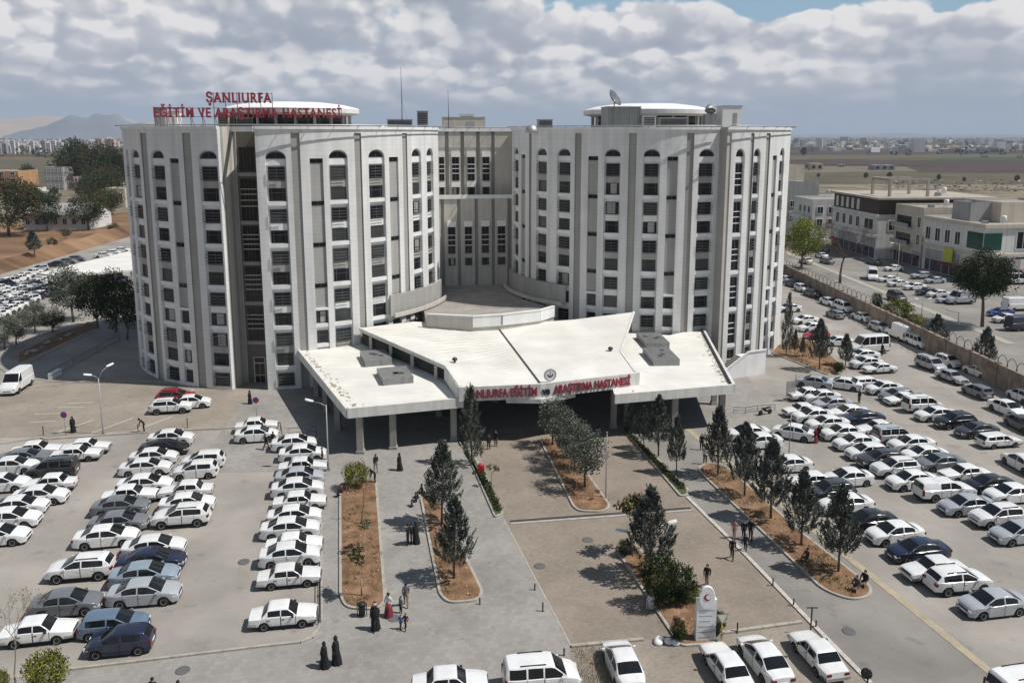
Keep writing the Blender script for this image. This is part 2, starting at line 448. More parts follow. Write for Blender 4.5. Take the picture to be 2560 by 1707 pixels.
    els = rp.color_ramp.elements
    while len(els) < 4: els.new(0.5)
    for e, (p_, c) in zip(els, ((0.0, SKYC['dark']), (0.38, SKYC['mid']), (0.72, SKYC['light']), (1.0, SKYC['lit']))): e.position = p_; e.color = c + (1,)
    L.new(tone, rp.inputs['Fac'])
    cl = N.new('ShaderNodeVectorMath'); cl.operation = 'SCALE'; L.new(rp.outputs['Color'], cl.inputs[0]); cl.inputs['Scale'].default_value = 1.0/SKY_STR
    blue = MIX(0.85, sky_out(N, L, sky), SKYC['blue'])
    s1 = MIX(cover, blue, cl.outputs[0])
    hz = M_('ADD', MR(el, 0.008, 0.055), M_('MULTIPLY', M_('SUBTRACT', broad, 0.5), 0.6))
    hzc = M_('MINIMUM', M_('MAXIMUM', M_('MULTIPLY', hz, MR(el, 0.005, 0.05)), 0.0), 1.0)
    s2 = MIX(hzc, SKYC['horizon'], s1)
    # overhead and behind: unseen sky and cloud, made darker to cut fill light
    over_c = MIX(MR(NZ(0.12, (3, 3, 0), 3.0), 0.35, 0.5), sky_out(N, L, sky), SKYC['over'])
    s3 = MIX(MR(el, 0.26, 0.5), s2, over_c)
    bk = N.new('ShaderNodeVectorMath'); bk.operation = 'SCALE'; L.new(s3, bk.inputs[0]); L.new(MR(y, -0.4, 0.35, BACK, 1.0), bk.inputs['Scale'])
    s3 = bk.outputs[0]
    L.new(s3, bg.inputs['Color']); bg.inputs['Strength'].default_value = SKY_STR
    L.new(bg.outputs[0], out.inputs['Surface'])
HAZE = 9e-5
SKY_STR = 0.1
BACK = 0.88  # dims the unseen sky behind the camera to deepen shade
def lin(r, g, b):                                     # sRGB 0-255 -> linear
    f = lambda c: ((c/255+0.055)/1.055)**2.4 if c > 10 else c/255/12.92
    return tuple(f(c) for c in (r, g, b))
def k(r, g, b): return tuple(c/SKY_STR for c in lin(r, g, b))
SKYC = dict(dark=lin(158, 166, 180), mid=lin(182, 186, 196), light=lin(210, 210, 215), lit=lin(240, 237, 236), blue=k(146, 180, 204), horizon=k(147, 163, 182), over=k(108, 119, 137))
def sky_out(N, L, sky): return sky.outputs['Color']
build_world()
W.cycles.sampling_method = 'MANUAL'; W.cycles.sample_map_resolution = 256
SC.view_settings.view_transform = 'Standard'; SC.view_settings.look = 'None'
SC.view_settings.exposure = 0.0; SC.view_settings.gamma = 1.0
SC.cycles.max_bounces = 6; SC.cycles.diffuse_bounces = 3; SC.cycles.glossy_bounces = 3; SC.cycles.transparent_max_bounces = 6
SC.cycles.use_denoising = True
SC.cycles.volume_bounces = 0
# ------------------------------------------------------------------ the hospital
HOSP = empty('hospital_building', (-5, 118, 0), 0, 'white hospital of two rounded towers with arched window bays and a recessed middle', 'building')
HO = Vector((-5, 118, 0))
ROOF_Z, TOP_Z = 31.3, 32.0
WIN = []                                              # (pixel area, matrix, kind, width, height)
class Cyl:
    def __init__(s, cx, cy, R): s.c, s.R = Vector((cx, cy, 0)), R
    def pt(s, p, z, d=0.0):
        r = s.R - d
        return Vector((s.c.x + r*math.sin(p), s.c.y - r*math.cos(p), z))
    def nrm(s, p): return Vector((math.sin(p), -math.cos(p), 0))
    def at(s, px, py=425):
        d = ray(px, py); h = Vector((d.x, d.y)); c = Vector((s.c.x, s.c.y))
        a = h.dot(h); b = -2*h.dot(c); q = c.dot(c) - s.R**2
        disc = max(0.0, b*b - 4*a*q)
        t = (-b - math.sqrt(disc)) / (2*a)
        p = h*t - c
        return math.atan2(p.x, -p.y)
    def width(s, a, b): return s.R*abs(b-a)
    def step(s): return R_(3)
class Flat:
    def __init__(s, a, b):
        s.a = Vector((a[0], a[1], 0)); s.e = (Vector((b[0], b[1], 0)) - s.a).normalized(); s.n = Vector((s.e.y, -s.e.x, 0))
    def pt(s, p, z, d=0.0):
        q = s.a + s.e*p - s.n*d
        return Vector((q.x, q.y, z))
    def nrm(s, p): return s.n
    def at(s, px, py=425):
        d = ray(px, py); h = Vector((d.x, d.y, 0))
        # h*t = a + e*p
        det = h.x*(-s.e.y) + s.e.x*h.y
        t = (s.a.x*(-s.e.y) + s.e.x*s.a.y) / det
        return (h*t - s.a).dot(s.e)
    def width(s, a, b): return abs(b-a)
    def step(s): return 50
MATS_W = ['white_cladding', 'white_plain', 'grey_ribbed', 'grey_panel', 'beige_cladding', 'brown_stone', 'concrete']
WHITE, PLAIN, RIB, PANEL, BEIGE, BROWN, CONC = range(7)
def band(mb, sf, p0, p1, z0, z1, d, m):
    n = max(1, int(math.ceil(abs(p1-p0)/sf.step())))
    for i in range(n):
        a, b = p0 + (p1-p0)*i/n, p0 + (p1-p0)*(i+1)/n
        mb.face([sf.pt(a, z0, d), sf.pt(b, z0, d), sf.pt(b, z1, d), sf.pt(a, z1, d)], m)
def hband(mb, sf, p0, p1, z, d0, d1, m):
    n = max(1, int(math.ceil(abs(p1-p0)/sf.step())))
    for i in range(n):
        a, b = p0 + (p1-p0)*i/n, p0 + (p1-p0)*(i+1)/n
        mb.face([sf.pt(a, z, d0), sf.pt(b, z, d0), sf.pt(b, z, d1), sf.pt(a, z, d1)], m)
def niche(mb, sf, p0, p1, z0, z1, d, mback, mside):
    band(mb, sf, p0, p1, z0, z1, d, mback)
    for p in (p0, p1): mb.face([sf.pt(p, z0, 0), sf.pt(p, z1, 0), sf.pt(p, z1, d), sf.pt(p, z0, d)], mside)
    hband(mb, sf, p0, p1, z0, 0, d, mside); hband(mb, sf, p0, p1, z1, 0, d, mside)
def proud(mb, sf, p0, p1, z0, z1, d0, d1, m):
    """block whose face stands at depth d1 and whose back is buried at d0"""
    band(mb, sf, p0, p1, z0, z1, d1, m)
    for p in (p0, p1): mb.face([sf.pt(p, z0, d1), sf.pt(p, z1, d1), sf.pt(p, z1, d0), sf.pt(p, z0, d0)], m)
    hband(mb, sf, p0, p1, z0, d1, d0, m); hband(mb, sf, p0, p1, z1, d1, d0, m)
def frame_at(sf, p, z, d):
    n = sf.nrm(p); x = Vector((n.y, -n.x, 0))         # x along the wall
    M = Matrix((x, n, Vector((0,0,1)))).transposed().to_4x4(); M.translation = sf.pt(p, z, d)
    return M
def add_win(sf, p0, p1, z0, z1, d, kind):
    pc = (p0+p1)/2; w = sf.width(p0, p1); M = frame_at(sf, pc, z0, d)
    n = sf.nrm(pc); c = sf.pt(pc, (z0+z1)/2); v = Vector((0,0,CAMH)) - c
    vis = max(0.0, n.dot(v.normalized())) * w*(z1-z0)/v.length**2
    WIN.append([vis, M, kind, round(w, 3), round(z1-z0, 3)])
ROW0, DROW = 27.3, 2.53
def wall_col(mb, sf, p0, p1, z0=0.0, z1=TOP_Z, m=WHITE): band(mb, sf, p0, p1, z0, z1, 0, m)
def stripe_col(mb, sf, p0, p1, z1=TOP_Z-0.75, zb=0.0):
    niche(mb, sf, p0, p1, zb, z1, 0.16, RIB, RIB); band(mb, sf, p0, p1, z1, TOP_Z, 0, WHITE)
def window_col(mb, sf, p0, p1, rows=range(11), zb=0.35, gothic=False, tall=False):
    """an arched bay: fanlight on top, then rows in pairs with a panel between and a bright sill below"""
    d = 0.42; zt = 29.25; spring = 28.2 if not gothic else 27.9
    niche(mb, sf, p0, p1, zb, zt, d, PLAIN, PLAIN)
    band(mb, sf, p0, p1, zt, TOP_Z, 0, WHITE); band(mb, sf, p0, p1, 0, zb, 0, WHITE)
    pc, hw = (p0+p1)/2, (p1-p0)/2
    N = 12; pts = []
    for i in range(N+1):
        t = math.pi*i/N
        zz = spring + (zt-spring)*(math.sin(t)**(0.9 if not gothic else 0.75))
        pts.append((pc - hw*math.cos(t), zz))
    for (a, za), (b, zb_) in zip(pts, pts[1:]):
        mb.face([sf.pt(a, za, .004), sf.pt(b, zb_, .004), sf.pt(b, zt+.001, .004), sf.pt(a, zt+.001, .004)], WHITE)
        mb.face([sf.pt(a, za, .004), sf.pt(b, zb_, .004), sf.pt(b, zb_, d), sf.pt(a, za, d)], PLAIN)
    q0, q1 = p0 + hw*0.17, p1 - hw*0.17
    add_win(sf, p0+hw*.1, p1-hw*.1, spring+0.08, zt-0.22, d, 'fan')
    proud(mb, sf, p0, p1, 27.45, 28.2, d, d-0.14, PLAIN)
    for k in rows:
        ztop = ROW0 - DROW*k; h = 1.66 if k % 2 == 0 else 1.55
        if tall:
            if k % 2 == 0: add_win(sf, q0, q1, ztop-h-DROW+.1, ztop, d, 'tall')
        else:
            add_win(sf, q0, q1, ztop-h, ztop, d, 'blade' if k % 2 == 0 else 'plain')
        if k % 2 == 1: proud(mb, sf, p0+hw*.02, p1-hw*.02, ztop-h-0.52, ztop-h-0.04, d, 0.10, PLAIN)
        elif not tall: proud(mb, sf, q0, q1, ztop-h-0.85, ztop-h-0.06, d, d-0.12, PANEL if k % 4 == 0 else PLAIN)
def vent_col(mb, sf, p0, p1, low=(7, 8, 9, 10), zb=0.35):
    d = 0.24; zt = 28.25; zl = 10.0
    niche(mb, sf, p0, p1, zl, zt, d, PANEL, WHITE); niche(mb, sf, p0, p1, zb, zl-0.3, 0.42, PLAIN, PLAIN)
    band(mb, sf, p0, p1, zt, TOP_Z, 0, WHITE); band(mb, sf, p0, p1, 0, zb, 0, WHITE); band(mb, sf, p0, p1, zl-0.3, zl, 0, PLAIN)
    hw = (p1-p0)/2
    for j in range(4): add_win(sf, p0+hw*.05, p1-hw*.05, zt-0.55-5.06*j, zt-0.04-5.06*j, d, 'slit')
    for k in low:
        ztop = ROW0 - DROW*k; h = 1.55
        add_win(sf, p0+hw*.1, p1-hw*.1, ztop-h, min(ztop, zl-.35), 0.42, 'plain')
        proud(mb, sf, p0, p1, ztop-h-0.5, ztop-h-0.04, 0.42, 0.1, PLAIN)
def columns(mb, sf, cols, pstart, pend, refy=425):
    """cols: (px0, px1, kind); the gaps between are plain cladding"""
    cur = pstart
    for a, b, kind, kw in cols:
        p0, p1 = sf.at(a, refy), sf.at(b, refy)
        if p0 > cur: wall_col(mb, sf, cur, p0)
        if kind == 's': stripe_col(mb, sf, p0, p1)
        elif kind == 'w': window_col(mb, sf, p0, p1, **kw)
        elif kind == 'v': vent_col(mb, sf, p0, p1, **kw)
        elif kind == 'b': niche(mb, sf, p0, p1, 0, TOP_Z-.7, .12, BEIGE, BEIGE); band(mb, sf, p0, p1, TOP_Z-.7, TOP_Z, 0, WHITE)
        cur = p1
    if pend > cur: wall_col(mb, sf, cur, pend)

# --- left tower
LT = Cyl(-32.04, 118.75, 21.4)
mb = MB()
W_ = lambda a, b, **kw: (a, b, 'w', kw)
V_ = lambda a, b, **kw: (a, b, 'v', kw)
S_ = lambda a, b: (a, b, 's', {})
slot0, slot1 = LT.at(548), LT.at(641)
back0 = R_(15.3) - R_(130)
columns(mb, LT, [W_(318, 324), W_(330, 350), S_(357, 371), W_(379, 412), V_(425, 448), S_(461, 481), W_(498, 544)], back0, slot0)
endL = R_(15.3) + R_(130)
columns(mb, LT, [W_(664, 716), S_(730, 752), V_(775, 808), W_(823, 870), S_(888, 905), W_(922, 962), V_(973, 996), S_(1007, 1019), W_(1030, 1053), W_(1067, 1083)], slot1, endL)
wall_col(mb, LT, endL, TAU + back0)
# the tall recessed stair slot between the two halves of the facade
SD = 3.2
sA, sB = LT.at(582), LT.at(641)
jl0, jl1 = LT.pt(slot0, 0), LT.pt(slot0 + 0.028, 0, SD)
def vquad(a, b, z0, z1, m): mb.face([(a.x, a.y, z0), (b.x, b.y, z0), (b.x, b.y, z1), (a.x, a.y, z1)], m)
jr0, jr1 = LT.pt(slot1, 0), LT.pt(slot1, 0, SD)
for t0, t1, m_ in ((0, .16, WHITE), (.16, .32, RIB), (.32, .62, BEIGE), (.62, .8, RIB), (.8, 1, BEIGE)):
    vquad(jl0.lerp(jl1, t0), jl0.lerp(jl1, t1), 0, TOP_Z, m_)
vquad(jr1, jr0, 0, TOP_Z, RIB)
SLOT = Flat((jl1.x, jl1.y), (jr1.x, jr1.y))
SW = (jr1 - jl1).length
band(mb, SLOT, 0, SW, 0, TOP_Z, 0, BROWN)
proud(mb, SLOT, 0, .25, 0, TOP_Z-.4, 0, -0.25, RIB)
proud(mb, SLOT, SW-.55, SW, 0, TOP_Z-.4, 0, -0.4, RIB)
add_win(SLOT, 0.45, SW-.75, 26.6, 29.6, -0.02, 'brown')
for j, (za, zb_) in enumerate(((20.6, 25.8), (15.55, 20.0), (10.5, 14.95), (5.5, 9.9))): add_win(SLOT, 0.45, SW-.75, za, zb_, -0.02, 'brown3')
for z in (26.05, 20.15, 15.1, 10.05, 5.0): proud(mb, SLOT, .3, SW-.6, z, z+.45, 0, -0.2, CONC)
TL = mb.build('tower', MATS_W, HOSP, HO)
TL['label'] = 'left rounded tower with a dark glazed stair slot'
# double door at the foot of the slot
dm = MB(); M = frame_at(SLOT, SW*.52, 0, -0.02)
for x in (-0.62, 0.02): dm.box(x, x+.6, 0, .06, .1, 2.5, 1, M)
dm.box(-.74, -.62, 0, .1, 0, 3.4, 0, M); dm.box(.62, .74, 0, .1, 0, 3.4, 0, M); dm.box(-.02, .02, 0, .1, 0, 2.5, 0, M)
dm.box(-.62, .62, 0, .1, 2.5, 2.65, 0, M); dm.box(-.62, .62, 0, .1, 3.28, 3.4, 0, M); dm.box(-.62, .62, 0, .05, 2.65, 3.28, 1, M)
for x in (-.6, .04): dm.box(x, x+.56, .05, .09, .95, 1.05, 0, M)
dm.build('door', ['concrete_light', 'brown_glass'], HOSP, HO)

# --- right tower: two shells of different reach, the right one standing forward
R1c = Cyl(19.9, 127.6, 19.9); R2c = Cyl(20.76, 127.3, 20.76)
mb = MB()
j1 = R1c.at(1796); j2 = R2c.at(1815)
columns(mb, R1c, [W_(1284, 1296), V_(1303, 1313), S_(1323, 1329), W_(1341, 1367), W_(1393, 1426), S_(1437, 1453), V_(1470, 1495), W_(1511, 1551),
                  S_(1571, 1590), W_(1608, 1650), V_(1668, 1695), S_(1715, 1733), W_(1747, 1787)], R_(-9.4) - R_(125), j1)
columns(mb, R2c, [(1815, 1826, 'b', {}), W_(1838, 1861, gothic=True, tall=True), S_(1874, 1882), W_(1883, 1900), S_(1912, 1922), V_(1931, 1941), W_(1948, 1959)], j2, R_(-9.4) + R_(140))
a, b = R1c.pt(j1, 0), R2c.pt(j2, 0)
mb.face([(a.x, a.y, 0), (b.x, b.y, 0), (b.x, b.y, TOP_Z), (a.x, a.y, TOP_Z)], RIB)
a, b = R2c.pt(R_(130.6), 0), R1c.pt(R_(225.6), 0)
mb.face([(a.x, a.y, 0), (b.x, b.y, 0), (b.x, b.y, TOP_Z), (a.x, a.y, TOP_Z)], WHITE)
TR = mb.build('tower', MATS_W, HOSP, HO)
TR['label'] = 'right rounded tower whose right shell steps forward'

# --- recessed middle
mb = MB()
ML = Flat((-14, 126.6), (4.5, 129.5)); MU = Flat((-14, 129.2), (4.5, 132.1))
def flatcols(sf, stripes, wins, z0, z1, rows, refy):
    cur = 0.0; items = sorted([(a, b, 's') for a, b in stripes] + [(a, b, 'w') for a, b in wins]); end = 18.7
    for a, b, kd in items:
        p0, p1 = sf.at(a, refy), sf.at(b, refy)
        band(mb, sf, cur, p0, z0, z1, 0, BEIGE)
        if kd == 's': niche(mb, sf, p0, p1, z0, z1-.5, .3, RIB, RIB); band(mb, sf, p0, p1, z1-.5, z1, 0, BEIGE)
        else:
            band(mb, sf, p0, p1, z0, z1, 0, BEIGE)
            for za, zb_, kind, hood in rows:
                add_win(sf, p0, p1, za, zb_, -0.01, kind)
                if hood: proud(mb, sf, p0-.12, p1+.1, zb_+.02, zb_+hood, 0, -0.3, PLAIN)
        cur = p1
    band(mb, sf, cur, end, z0, z1, 0, BEIGE)
zz = lambda x: 880 + x*520/2350
flatcols(ML, [(zz(1008), zz(1045)), (zz(1192), zz(1230)), (zz(1388), zz(1425)), (zz(1580), zz(1615)), (zz(1758), zz(1800))],
         [(zz(1085), zz(1167)), (zz(1275), zz(1355)), (zz(1464), zz(1546)), (zz(1645), zz(1730))], 7.5, 21.7, [(12.7, 16.9, 'tall', .9), (10.8, 12.0, 'plain', 0)], 600)
flatcols(MU, [(zz(1055), zz(1095)), (zz(1230), zz(1270)), (zz(1405), zz(1445)), (zz(1575), zz(1612))],
         [(zz(985), zz(1042)), (zz(1130), zz(1210)), (zz(1304), zz(1386)), (zz(1474), zz(1552))], 20.0, TOP_Z, [(23.9, 27.6, 'tall', .9), (21.75, 22.9, 'plain', .8)], 420)
hband(mb, ML, 0, 18.7, 21.7, -.05, 3.5, CONC); proud(mb, ML, 0, 18.7, 21.25, 21.85, 0, -0.18, PLAIN)
proud(mb, MU, 0, 18.7, TOP_Z-.45, TOP_Z, 0, -0.15, PLAIN)
q = [MU.pt(0, ROOF_Z, -.05), MU.pt(18.7, ROOF_Z, -.05), Vector((10, 150, ROOF_Z)), Vector((-22, 145, ROOF_Z))]
mb.face(q, CONC)
mb.build('central_block', MATS_W, HOSP, HO)

# --- terrace over the entrance and the walls that close it
mb = MB()
tz = 7.6
front = [D(980, 721, 8.5), D(1085, 726, 8.5), D(1150, 722, 8.5), D(1240, 712, 8.5), D(1272, 703, 8.5)]
poly = [(p.x, p.y) for p in front] + [(4.5, 112.0), (1.5, 116.5), (0.6, 121), (1.5, 128.9), (-12, 127), (-11.4, 116.5), (-12.5, 112)]
mb.prism(ccw(poly), 4.0, tz, 6, 4)
for a, b, m_ in zip(front, front[1:], (4, 1, 1, 1)):
    mb.bar((a.x, a.y, 7.75), (b.x, b.y, 7.75),   .28, 1.4, m_); mb.bar((a.x, a.y, 8.5), (b.x, b.y, 8.5), .42, .12, 1)
mb.bar((front[2].x+.2, front[2].y-.17, 7.75), (front[3].x-4.2, front[3].y-.17+.0, 7.75), .1, 1.2, 3)
TB = mb.build('terrace', MATS_W[:6] + ['roof_felt'], HOSP, HO)
for cyl, p0, p1 in ((R1c, R_(-84), R_(-38)), (LT, R_(48), R_(84))):
    n = 14; mb = MB()
    for i in range(n):
        a, b = p0+(p1-p0)*i/n, p0+(p1-p0)*(i+1)/n
        A, B = cyl.pt(a, 0, -.45), cyl.pt(b, 0, -.45)
        mb.bar((A.x, A.y, 9.2), (B.x, B.y, 9.2), .3, 2.7, 0)
        A, B = cyl.pt(a, 0, -1.3), cyl.pt(b, 0, -1.3)
        mb.bar((A.x, A.y, 8.05), (B.x, B.y, 8.05), .3, .5, 1)
    mb.build('terrace_screen', ['grey_panel', 'concrete_light'], HOSP, HO)

# --- roofs, cornice and the rail that runs round the top
mb = MB()
for cyl, p0, p1 in ((LT, back0, slot0), (LT, slot1, TAU+back0), (R1c, R_(-134.4), j1), (R2c, j2, R_(130.6))):
    n = max(8, int((p1-p0)/R_(4)))
    for i in range(n):
        a, b = p0+(p1-p0)*i/n, p0+(p1-p0)*(i+1)/n
        mb.face([cyl.pt(a, ROOF_Z), cyl.pt(b, ROOF_Z), Vector((cyl.c.x, cyl.c.y, ROOF_Z))], 1)
        proud(mb, cyl, a, b, TOP_Z-.32, TOP_Z+.03, .35, -.16, 0)
mb.bar(jl0.lerp(jl1, .9)+Vector((0,0,TOP_Z-.3)), jr0+Vector((0,0,TOP_Z-.3)), .5, .6, 0)
mb.build('roof', ['white_plain', 'roof_felt'], HOSP, HO)
mb = MB()
for cyl, p0, p1 in ((LT, R_(-60), R_(95)), (R1c, R_(-95), j1), (R2c, j2, R_(75))):
    n = int((p1-p0)/R_(4)); ring = [cyl.pt(p0+(p1-p0)*i/n, TOP_Z+.18, -.75) for i in range(n+1)]
    mb.tube(ring, .075, 6, 0)
    for i in range(0, n+1, 2):
        a = p0+(p1-p0)*i/n
        mb.tube([cyl.pt(a, TOP_Z-.05, -.1), cyl.pt(a, TOP_Z+.18, -.75)], .045, 5, 0)
mb.tube([MU.pt(i*1.8, TOP_Z+.18, -.75) for i in range(2, 10)], .075, 6, 0)
for i in range(2, 10): mb.tube([MU.pt(i*1.8, TOP_Z-.05, -.1), MU.pt(i*1.8, TOP_Z+.18, -.75)], .045, 5, 0)
mb.build('roof_rail', ['metal_grey'], HOSP, HO)

# --- round roof pavilions (a flat disc on an open ring of posts)
for (x, y), r in (((-32.2, 122.2), 9.7), ((20.6, 128.0), 9.6)):
    mb = MB(); z0 = ROOF_Z - .05
    mb.lathe([(r-1.2, 33.75), (r-.1, 34.0), (r, 34.05), (r+.05, 34.65), (r-.15, 34.8), (r*.8, 35.25), (r*.5, 35.62), (.01, 35.8)], (x, y, 0), 56, 0, sm=False)
    mb.lathe([(r-1.4, z0), (r-1.4, 32.4)], (x, y, 0), 40, 1); mb.lathe([(r-2.2, 32.3), (r-2.2, 34.1)], (x, y, 0), 40, 2)
    for k_ in range(20):
        a = TAU*k_/20
        mb.bar((x+(r-1.3)*math.cos(a), y+(r-1.3)*math.sin(a), z0), (x+(r-1.3)*math.cos(a), y+(r-1.3)*math.sin(a), 34.2), .5, .3, 1)
    mb.build('roof_pavilion', ['white_plain', 'concrete_light', 'metal_dark'], HOSP, HO)

# --- windows: the 100 that show largest are parts of their own, the others one mesh
WMATS = ['window_glass', 'window_frame', 'louvre_metal', 'white_plain', 'brown_glass', 'concrete_light', 'grey_panel', 'grey_glass']
def window_into(mb, kind, w, h, M, alt=0):
    B = lambda *a, m: mb.box(*a, m, M)
    x = w/2
    if kind == 'fan':
        N = 10; pts = [Vector((-x*math.cos(math.pi*i/N), .06, h*math.sin(math.pi*i/N)**.9)) for i in range(N+1)]
        mb.face([M @ p for p in pts], 0)
        for a, b in zip(pts, pts[1:]): mb.bar(M @ a, M @ b, .07, .1, 1)
        B(-x, x, .02, .12, -.05, .04, m=1); B(-.03, .03, .05, .1, 0, h*.97, m=1)
        return
    if kind == 'slit':
        B(-x, x, .0, .05, 0, h, m=0); B(-x, x, .03, .12, h-.05, h, m=1); B(-.02, .02, .04, .09, 0, h-.06, m=1); return
    g = 4 if kind.startswith('brown') else (7 if alt == 3 else 0); f = 5 if kind == 'brown3' else 1
    B(-x+.04, x-.04, .02, .05, .04, h-.04, m=g)
    B(-x, x, .0, .10, 0, .06, m=1); B(-x, x, .0, .10, h-.06, h, m=1); B(-x, -x+.06, .0, .10, .06, h-.06, m=1); B(x-.06, x, .0, .10, .06, h-.06, m=1)
    if alt in (1, 2) and kind in ('plain', 'blade'): B(-x+.07+.2*alt, x*.5*(alt-1)+x*.3, .055, .07, .1, h-.1, m=6)
    if kind == 'plain':
        for t in (-.33, .33): B(x*t*2-.025, x*t*2+.025, .05, .09, .06, h-.06, m=1)
        if h > 1.2: B(-x+.06, x-.06, .05, .085, h*.62, h*.62+.05, m=1)
    elif kind == 'blade':
        B(-.025, .025, .05, .09, .06, h-.06, m=1)
        for i in range(4): B(-x-.04, x+.04, .52, .58, h*(.10+.22*i), h*(.10+.22*i)+.05, m=2)
        for s in (-1, 1):
            B(s*x-.015, s*x+.015, .10, .53, h*.12, h*.12+.03, m=2); B(s*x-.015, s*x+.015, .10, .53, h*.76, h*.76+.03, m=2)
    elif kind == 'tall':
        for t in (.30, .5, .68): B(-x, x, .03, .13, h*t, h*t+.10, m=3)
        B(-.025, .025, .05, .09, .06, h-.06, m=1)
    elif kind in ('brown', 'brown3'):
        if kind == 'brown3':
            for t in (.34, .48, .62, .74): B(-x, x, .04, .16, h*t, h*t+.11, m=5)
        for t in (-.4, 0, .4): B(x*t-.02, x*t+.02, .05, .08, .06, h-.06, m=1)
WIN.sort(key=lambda w: -w[0])
cache = {}; rest = MB(); wr = random.Random(3)
for i, (vis, M, kind, w, h) in enumerate(WIN):
    alt = wr.choice((0,)*13 + (1, 2, 3, 3, 3, 3)) if kind in ('plain', 'blade') else 0
    if i < 100:
        key = (kind, w, h, alt)
        if key not in cache:
            t = MB(); window_into(t, kind, w, h, Matrix.Identity(4), alt); o = t.build('window', WMATS, HOSP); cache[key] = o.data
        else:
            o = bpy.data.objects.new('window', cache[key]); COL.objects.link(o); o.parent = HOSP
        o.matrix_local = Matrix.Translation(-HO) @ M
    else: window_into(rest, kind, w, h, M, alt)
tag(rest.build('windows', WMATS, HOSP, HO), kind='stuff')
# ------------------------------------------------------------------ entrance canopy
CAN = empty('entrance_canopy', (0, 90, 0), 0, 'wide white butterfly canopy roof over the hospital entrance drive', 'canopy')
CO_ = Vector((0, 90, 0))
def slab(mb, top, th, m=0, ms=1, lip=0.0):
    """top: list of xyz, ccw from above"""
    top = [Vector(p) for p in top]; n = len(top)
    bot = [p - Vector((0,0,th)) for p in top]
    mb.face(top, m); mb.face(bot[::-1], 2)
    for i in range(n):
        j = (i+1) % n
        mb.face([bot[i], bot[j], top[j], top[i]], ms)
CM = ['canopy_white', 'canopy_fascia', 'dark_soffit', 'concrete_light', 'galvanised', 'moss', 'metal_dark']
zr = 4.75
LC = [(-16.0, 76.2), (-4.9, 79.5), (-7.0, 86.0), (-13.5, 99.5), (-19.5, 103.5), (-27.5, 100.8)]
RC = [(10.5, 80.6), (23.6, 84.0), (26.3, 110.5), (21.0, 106.4), (15.5, 107.6), (11.5, 103.0)]
def low_roof(poly, name, edges):
    mb = MB()
    slab(mb, [(x, y, zr) for x, y in poly], 0.22, 0, 1)
    for i in edges:
        a, b = poly[i], poly[(i+1) % len(poly)]
        mb.bar((a[0], a[1], zr-.33), (b[0], b[1], zr-.33), .3, 1.0, 1)
    return mb.build(name, CM, CAN, CO_)
low_roof(LC, 'roof', (0, 5)); low_roof(RC, 'roof', (0, 1))
mb = MB()
for e0, e1, f0, f1, n_ in ((LC[0], LC[5], LC[1], LC[3], 7), (RC[0], RC[5], RC[1], RC[2], 8)):
    for i in range(1, n_):
        t = i/n_; a = Vector(e0).lerp(Vector(e1), t); b = Vector(f0).lerp(Vector(f1), t)
        mb.bar((a.x, a.y, zr+.004), (b.x, b.y, zr+.004), .04, .014, 0)
mb.build('roof_seam', ['canopy_fascia'], CAN, CO_)
# dark gutter and dirt along the outer edges
mb = MB(); rg = random.Random(5)
for a, b, sd in ((Vector((-27.2, 100.2, 0)), Vector((-15.9, 76.9, 0)), 1), (Vector((26.0, 108.0, 0)), Vector((23.4, 84.6, 0)), -1)):
    d = (b-a).normalized(); nn = Vector((-d.y, d.x, 0))*sd
    for i in range(90):
        t = rg.random()**(.75); p = a.lerp(b, t) + nn*(0.24+abs(rg.gauss(0, .42)))
        w = rg.uniform(.05, .22)
        mb.box(-w, w, -w*.7, w*.7, 0, rg.uniform(.006, .03), 0, Matrix.Translation((p.x, p.y, zr+.002+i*1e-5)) @ Matrix.Rotation(rg.random()*3, 4, 'Z'))
mb.bar((26.0, 110, zr+.16), (23.35, 84.4, zr+.16), .1, .3, 1); 
mb.build('roof_dirt', ['moss', 'metal_dark'], CAN, CO_)
# upper butterfly roof in two leaves that meet in a gutter
L0, L1, L2 = Vector((-19.3, 101.0, 7.0)), Vector((-7.1, 84.9, 6.65)), Vector((-5.2, 79.3, 6.1))
CF, CB = Vector((2.94, 80.5, 6.0)), Vector((-2.06, 104.6, 6.5))
R2, R1, R0 = Vector((13.3, 84.5, 5.95)), Vector((12.5, 91.3, 6.5)), Vector((16.3, 107.1, 7.75))
LM = Vector((-13, 105.5, 6.8)); RM = Vector((8.2, 106.5, 6.85))
mb = MB()
def leaf(pts):
    c = sum(pts, Vector())/len(pts)
    slab(mb, pts, 0.45, 0, 1)
leaf([L0, L1, L2, CF + Vector((-.06, 0, 0)), CB + Vector((-.06, 0, 0)), LM])
# right leaf is warped: triangulated from its gutter
mb.face([CF, R2, R1], 0, True); mb.face([CF, R1, CB], 0, True); mb.face([CB, R1, RM], 0, True); mb.face([RM, R1, R0], 0, True)
dn = Vector((0, 0, .45))
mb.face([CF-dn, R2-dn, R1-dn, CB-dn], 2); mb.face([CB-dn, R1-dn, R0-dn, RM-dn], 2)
for a, b in ((CF, R2), (R2, R1), (R1, R0), (R0, RM), (RM, CB), (CB, CF)): mb.face([a-dn, b-dn, b, a], 1)
mb.bar(CB + Vector((-.03, 0, .0)), CF + Vector((-.03, 0, .0)), .22, .12, 6)
for a, b in ((L0, L1), (L1, L2), (R2, R1), (R1, R0)): mb.bar(a+Vector((0,0,.02)), b+Vector((0,0,.02)), .26, .12, 1)
# standing seams across the left leaf
for i in range(1, 26):
    t = i/26
    a = L2.lerp(L1, t*2) if t < .5 else L1.lerp(L0, (t-.5)*2)
    b = CF.lerp(CB, t) + Vector((-.2, 0, 0))
    mb.bar(a+Vector((0,0,.012)), b+Vector((0,0,.012)), .03, .03, 0)
mb.build('upper_roof', CM, CAN, CO_)
